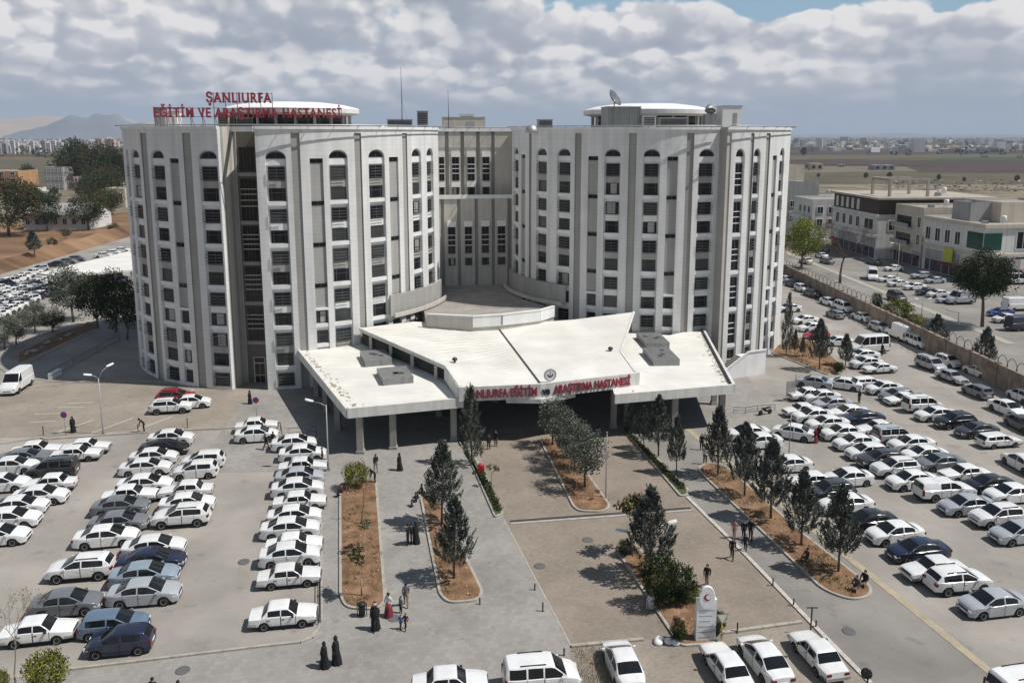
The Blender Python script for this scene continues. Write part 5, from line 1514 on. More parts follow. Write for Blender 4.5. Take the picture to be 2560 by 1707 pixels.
plant(PINES[2], 6.4, ZL, (1850, 600), (1890, -205), 'large feathery pine behind the dark shrubs of the centre bed', 'pine tree', GP, 1.25)
plant(PINES[1], 6.4, ZC, (2110, 1585), (2130, 850), 'feathery pine at the rounded end of the second bed', 'pine tree', GP, 1.05)
plant(PINES[0], 6.4, ZC, (2000, 1080), (1980, 340), 'leaning grey pine at the far end of the second bed', 'pine tree', GP, 1.1)
plant(PINES[1], 6.4, ZM, (1490, 1400), (1520, 855), 'feathery pine in front of the right canopy wing', 'pine tree', GP)
plant(PINES[2], 6.4, ZM, (1655, 1560), (1660, 1050), 'slim feathery pine on the narrow grass strip', 'pine tree', GP, .8)
plant(PINES[0], 6.4, ZM, (1355, 1330), (1355, 950), 'small feathery pine left of the canopy-wing pine', 'pine tree', GP, .85)
plant(PINES[2], 6.4, ZM, (1245, 1200), (1255, 820), 'narrow feathery pine against the canopy column', 'pine tree', GP, .7)
CYP = conifer('cypress_tree', 21, H=7, clear=.7, rad=1.0, n=240, up=1.6, mats=('needle', 'olive_light'), prof=lambda t: max(.05, math.sin(math.pi*min(1, (.08+.92*t)**.6))**.6*(1-.2*t)), NL=.26)
plant(CYP, 7, (680, 760), (1835, 1480), (1860, 770), 'tall blue-green columnar cypress before the canopy fascia', 'cypress tree', None, 1.0)
plant(CYP, 7, ZI, (165, 705), (195, 130), 'slim dark cypress close to the right tower foot', 'cypress tree', None, .62)
OLIVE = [clump_tree('olive_tree', 31, H=5.2, clear=1.3, rx=1.5, n_cl=58, leaves=60, leaf=.17, cl=.5, mats=('olive_leaf', 'olive_light'), trunk_r=.09, hang=.3),
         clump_tree('olive_tree', 32, H=5.0, clear=1.2, rx=1.6, n_cl=60, leaves=60, leaf=.17, cl=.5, mats=('olive_leaf', 'olive_light'), trunk_r=.09, hang=.8)]
GO = 'olive trees on the middle bed of the drive'
plant(OLIVE[0], 5.2, ZK, (960, 350), (950, -70), 'grey-green olive tree at the canopy end of the middle bed', 'olive tree', GO)
plant(OLIVE[1], 5.0, ZK, (1080, 480), (1130, 40), 'grey-green olive tree second from the canopy in the middle bed', 'olive tree', GO)
plant(OLIVE[0], 5.2, ZK, (1160, 590), (1190, 130), 'grey-green olive tree third from the canopy in the middle bed', 'olive tree', GO)
plant(OLIVE[1], 5.0, ZK, (1255, 740), (1270, 190), 'drooping olive tree nearest the rounded end of the middle bed', 'olive tree', GO)
# planted bed on the left: yellow thuja, bare shrub, saplings
TH = clump_tree('thuja_bush', 41, H=2.4, clear=.25, rx=.95, n_cl=46, leaves=60, leaf=.15, cl=.42, mats=('thuja', 'thuja_light'), trunk_r=.05, hang=-.9, limbs=4)
plant(TH, 2.4, ZC, (1220, 745), (1225, 530), 'yellow-green thuja at the far end of the first bed', 'bush', None, 1.05)
plant(TH, 2.4, ZB, (450, 1690), (455, 1335), 'yellow-green round bush at the lower left edge', 'bush', None, .95)
plant(TH, 2.4, ZB, (10, 1690), (15, 1490), 'smaller yellow-green bush cut by the lower left corner', 'bush', None, .8)
BARE = bare_tree('bare_tree', 51, H=4.0, clear=1.1, r0=.05, lev=5)
plant(BARE, 4.0, ZC, (1270, 1080), (1265, 690), 'leafless reddish shrub-tree behind the saplings of the first bed', 'tree', None, 1.1)
SAP = [bare_tree('sapling', 61, H=3.2, clear=1.3, r0=.035, lev=4, mats=('bark_pale',), leafm=('dry_leaf', 'olive_light'), nleaf=12, leaf=.19),
       bare_tree('sapling', 62, H=3.0, clear=1.1, r0=.035, lev=4, mats=('bark_pale',), leafm=('dry_leaf', 'dry_leaf2'), nleaf=12, leaf=.19)]
GS_ = 'thin saplings in the planting beds'
plant(SAP[0], 3.2, ZC, (1285, 1340), (1265, 1050), 'thin olive-leaved sapling in the middle of the first bed', 'sapling', GS_, 1.25)
plant(SAP[1], 3.0, ZD_, (1265, 785), (1240, 340), 'thin yellowish sapling near the rounded end of the first bed', 'sapling', GS_, 1.1)
plant(SAP[1], 3.0, ZL, (1690, 410), (1650, -130), 'yellowish tree left of the large pine in the centre bed', 'sapling', GS_, 1.2)
plant(SAP[0], 3.2, ZK, (400, 720), (410, 530), 'small dry sapling on the narrow left grass strip', 'sapling', GS_, 1.2)
plant(SAP[0], 3.2, ZK, (1360, 860), (1370, 760), 'tiny sapling at the rounded end of the middle bed', 'sapling', GS_, 1.2)
BOX = clump_tree('evergreen_shrub', 71, H=2.6, clear=.1, rx=.95, n_cl=85, leaves=75, leaf=.11, cl=.30, mats=('box_leaf', 'box_light'), trunk_r=0, hang=-.6)
GX = 'dark rounded shrubs in the centre bed'
plant(BOX, 2.6, ZL, (1930, 890), (1945, 440), 'tall dark rounded shrub left of the shrub pair', 'shrub', GX, .85)
plant(BOX, 2.6, ZL, (2100, 850), (2110, 505), 'dark rounded shrub right of the taller one', 'shrub', GX, .9)
plant(BOX, 2.6, ZL, (2090, 1200), (2060, 995), 'small pointed dark shrub at the near tip of the centre bed', 'shrub', GX, .8)
plant(BOX, 2.6, ZF, (395, 1140), (400, 920), 'dark shrub hiding behind the white pylon sign', 'shrub', GX, .85)
plant(BOX, 2.6, ZL, (1640, 400), (1640, 270), 'low dark shrub under the yellowish tree', 'shrub', GX, 1.3)
plant(BOX, 2.6, ZI, (660, 860), (665, 765), 'low round shrub at the corner of the tower lawn', 'shrub', GX, 1.1)
plant(TH, 2.4, ZF, (190, 840), (190, 720), 'olive-coloured bush left of the white pylon sign', 'bush', None, 1.3)
# hedge on the narrow grass strips
def hedge(pts, w, h, label, seed):
    rg = random.Random(seed); mb = MB(); q = [Vector((p.x, p.y, .15)) for p in pts]
    for a, b in zip(q, q[1:]):
        L = (b-a).length; d = (b-a)/L; n = Vector((-d.y, d.x, 0))
        for i in range(int(L*170)):
            t = rg.random(); hh = h*(.6+.5*mnoise.noise((a+d*t*L)*.9+Vector((seed, 0, 0))))
            p = a + d*t*L + n*rg.gauss(0, w*.4) + Vector((0, 0, rg.random()*max(.1, hh)))
            blade(mb, p, Vector((rg.gauss(0,1), rg.gauss(0,1), abs(rg.gauss(.6,.6)))), .17, .05, rg.random() < .4, rg)
    tag(mb.build('hedge', ['box_leaf', 'box_light']), label, 'hedge')
hedge(DP([(1438, 992), (1500, 1060), (1570, 1128)]), .35, .6, 'low ragged green hedge on the narrow strip right of the drive', 3)
hedge(DP([(1100, 1085), (1125, 1130), (1146, 1178)]), .35, .5, 'low green hedge on the narrow strip left of the drive', 4)
# trees of the tower lawn and along the boundary wall
GT = 'dark pines on the lawn by the right tower'
plant(PINES[1], 6.4, ZI, (470, 830), (540, 380), 'dark pine in front of the tower lawn, leaning right', 'pine tree', GT)
plant(PINES[0], 6.4, ZI, (710, 800), (745, 510), 'dark pine beside the minibus', 'pine tree', GT, 1.15)
plant(PINES[2], 6.4, ZI, (310, 715), (320, 530), 'small dark pine between cypress and lawn pine', 'pine tree', GT, .8)
plant(PINES[2], 6.4, ZI, (245, 700), (245, 460), 'slim reddish pine right of the cypress', 'pine tree', GT, .6)
GW_ = 'trees growing along the boundary wall'
plant(PINES[0], 6.4, ZI, (1540, 640), (1540, 330), 'dark pine half way along the boundary wall', 'pine tree', GW_, 1.5)
plant(PINES[1], 6.4, ZI, (1975, 830), (1990, 450), 'dark pine nearest the camera along the boundary wall', 'pine tree', GW_, 1.2)
plant(TH, 2.4, ZI, (1175, 420), (1170, 195), 'yellow-green conifer on the boundary wall', 'bush', GW_, 1.1)
plant(TH, 2.4, ZI, (1350, 440), (1350, 330), 'low yellow-green shrub on the boundary wall', 'bush', GW_, 2.0)
plant(BOX, 2.6, ZI, (990, 290), (990, 130), 'dark upright shrub on the boundary wall', 'shrub', GW_, .7)
plant(BOX, 2.6, ZI, (1070, 300), (1070, 230), 'small dark shrub on the boundary wall', 'shrub', GW_, .9)
# street trees
SPR = clump_tree('willow_tree', 81, H=9.5, clear=2.2, rx=3.9, n_cl=120, leaves=55, leaf=.30, cl=1.1, mats=('spring_leaf', 'spring_light'), trunk_r=.2, hang=.1)
plant(SPR, 9.5, ZJ, (305, 990), (310, 560), 'bright yellow-green tree beside the street wall', 'tree')
BST = bare_tree('bare_tree', 83, H=11, clear=2.2, r0=.22, lev=7, spread=.72)
plant(BST, 11, ZJ, (660, 1130), (720, 640), 'large leafless reddish tree on the street edge', 'tree', None, 1.1)
STP = clump_tree('stone_pine', 85, H=11.5, clear=4.2, rx=4.2, n_cl=150, leaves=95, leaf=.30, cl=1.15, mats=('box_leaf', 'broad_leaf'), trunk_r=.26, squash=.6)
plant(STP, 11.5, ZJ, (1965, 1530), (2050, 880), 'tall dark umbrella pine at the right edge of the street', 'pine tree', None, .92)
# left: olives and dark trees between road and far car park
ZN = (0, 560); wN = 480*2350/2352
GL_ = 'trees along the road behind the left tower'
BIGO = clump_tree('olive_tree', 91, H=6.5, clear=1.6, rx=2.9, n_cl=95, leaves=62, leaf=.24, cl=.8, mats=('olive_leaf', 'olive_light'), trunk_r=.16)
DARK = clump_tree('evergreen_tree', 92, H=7.5, clear=1.2, rx=3.2, n_cl=95, leaves=60, leaf=.26, cl=.9, mats=('box_leaf', 'broad_leaf'), trunk_r=.18)
for foot, top, rt, H0, lab, wd in [
    ((900, 1200), (900, 580), BIGO, 6.5, 'tall grey-green tree in front of the white car port', .85),
    ((430, 1330), (420, 1000), BIGO, 6.5, 'round grey-green tree between road and far car park', 1.0),
    ((200, 1480), (210, 1120), BIGO, 6.5, 'grey-green tree above the white panel van', 1.0),
    ((60, 1540), (60, 1160), BIGO, 6.5, 'grey-green tree at the left edge above the white van', 1.0),
    ((1200, 1280), (1220, 640), DARK, 7.5, 'dark tree in the tower shade right of the tall grey one', .75),
    ((1420, 1330), (1450, 590), DARK, 7.5, 'dark tree touching the left tower, farther from the camera', .7),
    ((1560, 1420), (1580, 760), DARK, 7.5, 'dark tree touching the left tower, nearer the camera', .7),
    ((650, 1330), (650, 1050), DARK, 7.5, 'low dark tree between two grey-green trees', 1.0)]:
    plant(rt, H0, ZN, foot, top, lab, 'tree', GL_, wd, wN)
plant(bare_tree('bare_tree', 95, H=4.5, clear=.8, r0=.04, lev=5, mats=('bark_pale',), leafm=('dry_leaf', 'dry_leaf2'), nleaf=1, leaf=.1), 4.5, ZB, (150, 1640), (150, 820), 'thin leafless yellowish tree at the lower left', 'tree', None, 1.0)
# dry grass tufts by the parked car and on the lawn
rg = random.Random(77); mb = MB()
for i in range(900):
    p = D(rg.uniform(1318, 1410), rg.uniform(1492, 1600)); p.z = .02
    blade(mb, p, Vector((rg.gauss(0,.4), rg.gauss(0,.4), 1)), rg.uniform(.2, .65), .012, rg.random() < .3, rg)
q = BED['H']
for i in range(2600):
    p = D(rg.uniform(1764, 1948), rg.uniform(772, 862)); p.z = .16
    ins = False; n = len(q)
    for a in range(n):
        (x1, y1), (x2, y2) = q[a], q[(a+1) % n]
        if (y1 > p.y) != (y2 > p.y) and p.x < (x2-x1)*(p.y-y1)/(y2-y1)+x1: ins = not ins
    if ins and mnoise.noise(p*.35) > -.1: blade(mb, p, Vector((rg.gauss(0,.5), rg.gauss(0,.5), 1)), rg.uniform(.15, .35), .05, 2, rg)
tag(mb.build('grass', ['dry_grass', 'dry_leaf2', 'grass']), kind='stuff')
# ------------------------------------------------------------------ boundary wall, street, shops
mat('wall_brown', (0.20, 0.155, 0.125), 0.95, 0.3, .6, streak=.3, c2=(.26, .21, .17))
mat('house_white', (0.66, 0.64, 0.60), 0.85, 0.08, .3, streak=.25)
mat('house_cream', (0.56, 0.50, 0.41), 0.85, 0.1, .3, streak=.2)
mat('house_grey', (0.36, 0.35, 0.34), 0.85, 0.12, .3, streak=.25)
mat('house_ochre', (0.48, 0.28, 0.15), 0.85, 0.12, .3, streak=.2)
mat('house_pink', (0.52, 0.36, 0.31), 0.85, 0.12, .3, streak=.2)
mat('raw_concrete', (0.40, 0.36, 0.30), 0.9, 0.15, .3, streak=.25)
mat('brown_screen', (0.075, 0.055, 0.04), 0.8, 0.2, .5)
mat('shop_dark', (0.06, 0.055, 0.06), 0.7, 0.5, .5)
mat('awning_red', (0.22, 0.06, 0.07), 0.8, 0.2, 1)
mat('sign_yellow', (0.50, 0.50, 0.05), 0.6, 0.1, 1)
mat('roof_tile', (0.34, 0.33, 0.32), 0.9, 0.15, .4)
mat('metal_roof', (0.62, 0.62, 0.60), 0.5, 0.1, .3, streak=.2)
wb = [GZ(ZI, 60, -30), GZ(ZI, 330, 70), GZ(ZI, 770, 295), GZ(ZI, 1180, 480), GZ(ZI, 1500, 650), GZ(ZI, 1800, 790), GZ(ZI, 2060, 915), GZ(ZI, 2290, 1085), GZ(ZI, 2700, 1400)]
# straighten: the wall runs as one line, fitted through its feet
n = len(wb); my = sum(p.y for p in wb)/n; mx_ = sum(p.x for p in wb)/n
sl_ = sum((p.y-my)*(p.x-mx_) for p in wb)/sum((p.y-my)**2 for p in wb)
wx = lambda y: mx_ + sl_*(y-my)
WALL = empty('boundary_wall', (wx(100), 100, 0), 0, 'long brown boundary wall topped by a row of metal hoops', 'wall')
WO = Vector((wx(100), 100, 0)); mb = MB(); hb = MB()
y0, y1, WH = 45, 240, 2.9
mb.bar((wx(y0), y0, WH/2), (wx(y1), y1, WH/2), .4, WH, 0)
mb.bar((wx(y0), y0, WH+.05), (wx(y1), y1, WH+.05), .55, .12, 0)
y = y0
while y < y1:
    mb.box(wx(y)-.28, wx(y)+.28, y-.3, y+.3, 0, WH+.25, 0); y += 6.0
mb.build('wall', ['wall_brown'], WALL, WO)
y = 62; rg = random.Random(9)
while y < 215:
    pts = [Vector((wx(y), y+1.05*math.cos(math.pi*i/10)*-1, WH+.1+1.25*math.sin(math.pi*i/10))) for i in range(11)]
    hb.tube(pts, .042, 5, 0); y += 1.9
hb.build('hoop_railing', ['metal_dark'], WALL, WO)
sheet('street', [(wx(20)+.5, 20), (wx(260)+.5, 260), (120, 262), (150, 165), (150, 20)], .0, 'asphalt_road')
sheet('street_median', [(wx(120)+14, 120), (wx(250)+13, 250), (wx(250)+14.5, 250), (wx(120)+15.5, 120)], .05, 'kerb_stone', skirt=.1)
def block(root, org, M, w, d, z0, z1, m, roofm='roof_felt', name='wall', par=.5):
    mb = MB(); mb.box(0, w, 0, d, z0, z1-par, 0, M, skip=(1,)); mb.box(.2, w-.2, .2, d-.2, z1-par-.12, z1-par, 1, M, skip=(0,))
    t = .2
    for a in ((0, w, 0, t), (0, w, d-t, d), (0, t, t, d-t), (w-t, w, t, d-t)): mb.box(a[0], a[1], a[2], a[3], z1-par-.001, z1, 0, M)
    return mb.build(name, [m, roofm], root, org)
def wins(root, org, M, spec, gl='window_glass', fr='paint_white'):
    """spec rows: (side, s0, z0, w, h, step, count); side 'f' front (y=0), 'l' left (x=0)"""
    for side, s0, z0, w, h, st, cnt in spec:
        for i in range(cnt):
            s = s0 + st*i; mb = MB()
            if side == 'f':
                mb.box(s, s+w, -.05, .02, z0, z0+h, 0, M)
                for a in ((s-.12, s, z0-.12, z0+h+.12), (s+w, s+w+.12, z0-.12, z0+h+.12), (s, s+w, z0-.12, z0), (s, s+w, z0+h, z0+h+.12)): mb.box(a[0], a[1], -.12, .02, a[2], a[3], 1, M)
                mb.box(s+w/2-.04, s+w/2+.04, -.08, -.04, z0, z0+h, 1, M)
            else:
                mb.box(-.05, .02, s, s+w, z0, z0+h, 0, M)
                for a in ((s-.12, s, z0-.12, z0+h+.12), (s+w, s+w+.12, z0-.12, z0+h+.12), (s, s+w, z0-.12, z0), (s, s+w, z0+h, z0+h+.12)): mb.box(-.12, .02, a[0], a[1], a[2], a[3], 1, M)
                mb.box(-.08, -.04, s+w/2-.04, s+w/2+.04, z0, z0+h, 1, M)
            mb.build('window', [gl, fr], root, org)
def frame(x, y, deg): return Matrix.Translation((x, y, 0)) @ Matrix.Rotation(R_(deg), 4, 'Z')
def shopfront(root, org, M, s0, s1, side, seed, z1=3.8):
    rg = random.Random(seed); s = s0
    while s < s1 - 1:
        w = min(rg.uniform(2.6, 4.6), s1-s); mb = MB(); c = rg.choice((0, 0, 1, 2, 3))
        if side == 'l':
            mb.box(-.04, .02, s+.15, s+w-.15, .1, 2.7, 0, M); mb.box(-.18, .02, s+.05, s+w-.05, 2.8, z1-.2, [4, 5, 6, 4][c], M)
            if rg.random() < .5: mb.face([M @ Vector(p) for p in ((-.05, s+.1, 2.8), (-.05, s+w-.1, 2.8), (-1.4, s+w-.1, 2.2), (-1.4, s+.1, 2.2))], 1)
        else:
            mb.box(s+.15, s+w-.15, -.04, .02, .1, 2.7, 0, M); mb.box(s+.05, s+w-.05, -.18, .02, 2.8, z1-.2, [4, 5, 6, 4][c], M)
            if rg.random() < .5: mb.face([M @ Vector(p) for p in ((s+.1, -.05, 2.8), (s+w-.1, -.05, 2.8), (s+w-.1, -1.4, 2.2), (s+.1, -1.4, 2.2))], 1)
        mb.build('shop_front', ['shop_dark', 'awning_red', 'paint_blue', 'sign_yellow', 'house_grey', 'house_white', 'house_cream'], root, org); s += w
BG = 'shop buildings along the street'
# corner building
r = empty('shop_building', (100, 172, 0), 0, 'white three-storey corner building with green glazed corner', 'building', BG); og = Vector((100, 172, 0)); M = frame(99.5, 171.5, 8)
block(r, og, M, 45, 20, 0, 12.6, 'house_white'); block(r, og, M @ Matrix.Translation((8, 6, 0)), 14, 12, 12.0, 16.6, 'house_cream', name='roof_room'); block(r, og, M @ Matrix.Translation((3, 9, 0)), 5, 6, 12.0, 16.4, 'house_grey', name='roof_room')
block(r, og, M @ Matrix.Translation((24, 6, 0)), 16, 10, 12.0, 15.2, 'house_white', name='roof_room')
wins(r, og, M, [('l', 7.5, 7.2, 1.6, 2.8, 3.4, 4), ('f', 7.5, 7.2, 3.0, 3.6, 7.2, 3), ('f', 7.5, 3.6, 2.6, 1.8, 7.2, 3)])
mb = MB(); mb.box(-.12, .02, .4, 5.2, 7.0, 10.6, 0, M); mb.box(-.10, 4, -.12, .02, 7.0, 10.6, 0, M); mb.build('corner_glazing', ['green_glass'], r, og)
mb = MB(); mb.box(-.35, 45, -.35, .05, 11.7, 12.5, 0, M); mb.box(-.35, .05, .05, 20, 11.7, 12.5, 0, M); mb.box(-.3, 45, -.3, .05, 5.6, 6.2, 0, M); mb.box(-.3, .05, .05, 20, 5.6, 6.2, 0, M); mb.build('cornice', ['house_cream'], r, og)
shopfront(r, og, M, .5, 19, 'l', 1, 5.2); shopfront(r, og, M, 1, 40, 'f', 2, 5.2)
mb = MB(); mb.box(-.9, -.7, 8.5, 11.5, 3.2, 6.2, 0, M); mb.build('hanging_sign', ['sign_yellow'], r, og)
# narrow neighbour with balconies
r = empty('shop_building', (95, 194, 0), 0, 'narrow beige building with balconies left of the corner building', 'building', BG); og = Vector((95, 194, 0)); M = frame(96.8, 192.4, 4)
block(r, og, M, 22, 12.5, 0, 14.2, 'house_cream')
wins(r, og, M, [('l', .9, 5.2, 1.3, 2.4, 3, 1), ('l', .9, 9.4, 1.3, 2.4, 3, 1)])
for z in (4.8, 9.0):
    mb = MB(); mb.box(-1.3, 0, 4.2, 12, z-.2, z, 0, M); mb.box(-1.3, -1.2, 4.2, 12, z, z+1.0, 1, M); mb.box(-.04, .02, 5, 11.5, z+.2, z+2.6, 2, M); mb.build('balcony', ['house_white', 'house_grey', 'window_glass'], r, og)
shopfront(r, og, M, .3, 12, 'l', 3)
# unfinished building with brown top floor
r = empty('shop_building', (92, 210, 0), 0, 'half finished building with brown screened top floor and bare frame', 'building', BG); og = Vector((92, 210, 0)); M = frame(92.3, 206.5, 3)
block(r, og, M, 30, 26, 0, 11.2, 'house_white', name='wall')
mb = MB(); mb.box(.2, 29.8, .2, 25.8, 11.2, 15.0, 0, M, skip=(0,)); 
for i in range(5): mb.box(.1, .25, 10.5+3.1*i, 11.9+3.1*i, 11.6, 14.4, 1, M)
mb.build('screened_floor', ['brown_screen', 'house_white'], r, og)
mb = MB(); mb.box(-.8, 30.8, -.8, 26.5, 15.0, 15.5, 0, M)
for x, y in ((4, 3), (4, 12), (14, 3), (14, 12)): mb.box(x, x+.6, y, y+.6, 15.5, 19.5, 0, M)
mb.box(4, 14.6, 3, 3.6, 19.5, 20.1, 0, M); mb.box(4, 14.6, 12, 12.6, 19.5, 20.1, 0, M); mb.box(4, 4.6, 3.6, 12, 19.5, 20.1, 0, M); mb.build('bare_frame', ['raw_concrete'], r, og)
wins(r, og, M, [('l', 2, 7.2, 4.6, 2.6, 8, 1), ('l', 9.5, 7.2, 1.8, 2.6, 4, 4), ('f', 3, 7.2, 2.2, 2.4, 5, 4)], 'brown_glass')
mb = MB(); mb.box(-.5, .05, -.5, 26, 10.7, 11.3, 0, M); mb.box(-.9, .05, -.5, 26, 5.4, 6.2, 0, M); mb.build('ledge', ['house_white'], r, og)
shopfront(r, og, M, .3, 25.5, 'l', 4, 5.2)
# white pair farther up the street
for (x, y, w, d, h, m_, lab, sd) in ((88, 240, 16, 14, 12.5, 'house_white', 'white flat roofed building behind the unfinished one', 5), (84, 262, 14, 16, 16.5, 'house_grey', 'tall pale building with stair turret up the street', 6),
                                 (70, 285, 18, 14, 11, 'house_white', 'low white building at the far bend of the street', 7), (94, 292, 12, 12, 13.5, 'house_cream', 'cream building behind the tall pale one', 8)):
    r = empty('shop_building', (x, y, 0), 0, lab, 'building', BG); og = Vector((x, y, 0)); M = frame(x, y, 3)
    block(r, og, M, w, d, 0, h, m_); wins(r, og, M, [('l', 1.5, 4.8, 1.6, 1.9, 3.2, int((d-2)/3.2)), ('l', 1.5, 8.4, 1.6, 1.9, 3.2, int((d-2)/3.2)), ('f', 1.5, 4.8, 1.6, 1.9, 3.4, int((w-2)/3.4)), ('f', 1.5, 8.4, 1.6, 1.9, 3.4, int((w-2)/3.4))])
    if sd == 6: block(r, og, M @ Matrix.Translation((5, 5, 0)), 6, 6, h, h+5, 'house_cream', name='stair_turret')
    mb = MB(); mb.box(-1.2, .1, .5, d-.5, h*.5, h*.5+.3, 0, M); mb.box(-1.2, -1.1, .5, d-.5, h*.5+.3, h*.5+1.2, 0, M); mb.build('balcony', ['house_white'], r, og)
    shopfront(r, og, M, .3, d-.3, 'l', sd)
rg = random.Random(41); used = []
for i, (x, y, w, d, h, m_) in enumerate(((72, 312, 12, 10, 8, 'house_white'), (90, 318, 14, 10, 11, 'house_grey'), (110, 305, 16, 12, 9, 'house_cream'), (76, 340, 14, 12, 7, 'house_cream'), (100, 345, 12, 10, 9, 'house_white'), (126, 330, 14, 12, 7.5, 'house_grey'),
        (84, 372, 14, 10, 8, 'house_white'), (112, 375, 12, 10, 6.5, 'house_cream'), (140, 292, 14, 12, 8, 'house_white'), (150, 250, 16, 14, 9, 'house_cream'), (128, 255, 12, 12, 10, 'house_grey'), (152, 212, 18, 14, 8, 'house_white'))):
    lab = ['small white block', 'grey block with roof tank', 'cream block', 'low cream hut', 'white block with roof tank', 'low grey block', 'farthest white block', 'farthest cream hut', 'white house', 'cream house', 'grey house', 'long white house'][i] + [' behind the far bend of the street', ' above the far bend of the street', ' right of the far bend of the street', ' beyond the bend', ' beyond the bend', ' on the field edge beyond the bend', ' up the street', ' up the street', ' behind the unfinished building, farther', ' behind the unfinished building, nearer', ' behind the narrow balconied building', ' behind the corner building'][i]
    r = empty('back_house', (x, y, 0), 0, lab, 'house', 'houses behind the street'); og = Vector((x, y, 0)); M = frame(x, y, rg.uniform(-6, 8))
    block(r, og, M, w, d, 0, h, m_); n_ = int((w-2)/3.2)
    wins(r, og, M, [('f', 1.4, 1.2+3.1*q, 1.3, 1.5, 3.2, n_) for q in range(max(1, int(h/3.3)))] + [('l', 1.2, 1.2+3.1*q, 1.3, 1.5, 3.2, int((d-2)/3.2)) for q in range(max(1, int(h/3.3)))])
    mb = MB(); mb.lathe([(.7, h-.5), (.7, h+1.2), (.6, h+1.3)], M @ Vector((w*.3, d*.6, 0)), 12, 0); mb.build('roof_tank', ['metal_grey'], r, og)
# clutter on the flat roofs of the shops
for nm, M, lst in (('x', frame(99.5, 171.5, 8), [(2, 3, 12.1), (6, 2.5, 12.1), (20, 3, 12.1), (27, 2, 12.1), (33, 3, 12.1), (40, 4, 12.1)]), ('y', frame(96.8, 192.4, 4), [(4, 4, 13.7), (9, 6, 13.7), (14, 5, 13.7)]), ('z', frame(92.3, 206.5, 3), [(18, 5, 15.5), (22, 9, 15.5), (25, 16, 15.5)])):
    for i, (x, y, z) in enumerate(lst):
        mb = MB(); p = M @ Vector((x, y, z))
        if i % 2: mb.lathe([(.55, 0), (.55, 1.3), (.45, 1.45), (.05, 1.5)], (0, 0, .5), 14, 0); [mb.bar((a, b, 0), (a, b, .5), .08, .08, 0) for a in (-.4, .4) for b in (-.4, .4)]
        else: mb.box(-.6, .6, -.5, .5, 0, .9, 0); mb.lathe([(.35, .9), (.35, .93)], (0, 0, 0), 12, 0)
        o = mb.build('roof_tank' if i % 2 else 'air_unit', ['paint_white' if i % 3 else 'galvanised']); o.location = p
        tag(o, '%s on the roof of the %s' % ('round water tank' if i % 2 else 'boxy air unit', {'x': 'corner building', 'y': 'narrow balconied building', 'z': 'unfinished building'}[nm]), 'tank' if i % 2 else 'air unit', 'tanks and units on the roof of the ' + {'x': 'corner building', 'y': 'narrow building', 'z': 'unfinished building'}[nm])
# ------------------------------------------------------------------ left: earth bank, car port, houses
sheet('far_car_park', [(-150, 96), (-62, 150), (-44, 178), (-30, 262), (-100, 302), (-122, 251), (-117, 179), (-114, 140), (-140, 110)], -.02, 'asphalt_lot')
sheet('earth_field', [(-330, 120), (-118, 140), (-121, 179), (-126, 251), (-104, 302), (-40, 310), (-40, 340), (-200, 340), (-330, 300)], -.03, 'dry_earth')
rg = random.Random(4); mb = MB()
for i in range(26):                                    # low earth bank at the edge of the far car park
    t = i/25; a = Vector((-113.5, 130, 0)).lerp(Vector((-119, 262, 0)), t); n = Vector((-1, 0, 0))
    h = 1.8+rg.random()*.9
    if i: mb.face([pa, a-n*0, a+n*5+Vector((0,0,h)), pb], 0, True); mb.face([pb, a+n*5+Vector((0,0,h)), a+n*11, pc], 0, True)
    pa, pb, pc = a, a+n*5+Vector((0,0,h)), a+n*11
tag(mb.build('terrain', ['dry_earth']), kind='structure')
r = [G(x, y, 4.2) for x, y in ((96, 684), (325, 628), (345, 674), (146, 692))]
cp = empty('car_port', (r[3].x, r[3].y, 0), 0, 'wide white car port roof behind the left tower', 'car port'); mb = MB()
c4 = [Vector((p.x, p.y, 4.3)) for p in r]; slab(mb, ccw([(p.x, p.y, 4.3) for p in c4]), .35, 0, 0)
mb.build('roof', ['canopy_white', 'canopy_fascia', 'dark_soffit'], cp, cp.location)
for i in range(5):
    for a, b in ((r[3], r[2]), (r[0], r[1])):
        p = a.lerp(b, .06+i*.22); q = (r[0]+r[1]+r[2]+r[3])/4; p = p.lerp(q, .06)
        m_ = MB(); m_.box(p.x-.15, p.x+.15, p.y-.15, p.y+.15, 0, 4.0, 0); m_.build('column', ['metal_grey'], cp, cp.location)
HS = 'houses behind the earth field'
def house(px0, px1, pbase, ptop, m_, lab, roof='roof_felt', deg=12, storeys=1, gable=False, d=12, wn=4, group=HS, name='house'):
    a, b = G(px0, pbase), G(px1, pbase); w = (b-a).length; h = AY((px0+px1)/2, ptop, (a.y+b.y)/2).z
    M = frame(a.x, a.y, math.degrees(math.atan2(b.y-a.y, b.x-a.x))+deg*0); r = empty(name, a, 0, lab, 'house', group)
    if gable:
        mb = MB(); mb.box(0, w, 0, d, 0, h*.62, 0, M)
        T = lambda x, y, z: M @ Vector((x, y, z))
        e = .5
        mb.face([T(-e, -e, h*.6), T(w+e, -e, h*.6), T(w+e, d/2, h), T(-e, d/2, h)], 1); mb.face([T(-e, d/2, h), T(w+e, d/2, h), T(w+e, d+e, h*.6), T(-e, d+e, h*.6)], 1)
        mb.face([T(0, 0, h*.6), T(0, d, h*.6), T(0, d/2, h*.97)], 0); mb.face([T(w, 0, h*.6), T(w, d, h*.6), T(w, d/2, h*.97)], 0)
        mb.build('wall', [m_, roof], r, a); hh = h*.6
    else: block(r, a, M, w, d, 0, h, m_, roof); hh = h
    sp = hh/storeys
    wins(r, a, M, [('f', w/wn*.3, sp*s+sp*.35, w/wn*.4, sp*.4, w/wn, wn) for s in range(storeys)])
    return r
house(60, 222, 575, 512, 'house_white', 'long grey-roofed white house at the edge of the earth field', 'roof_tile', gable=True, d=16, wn=7)
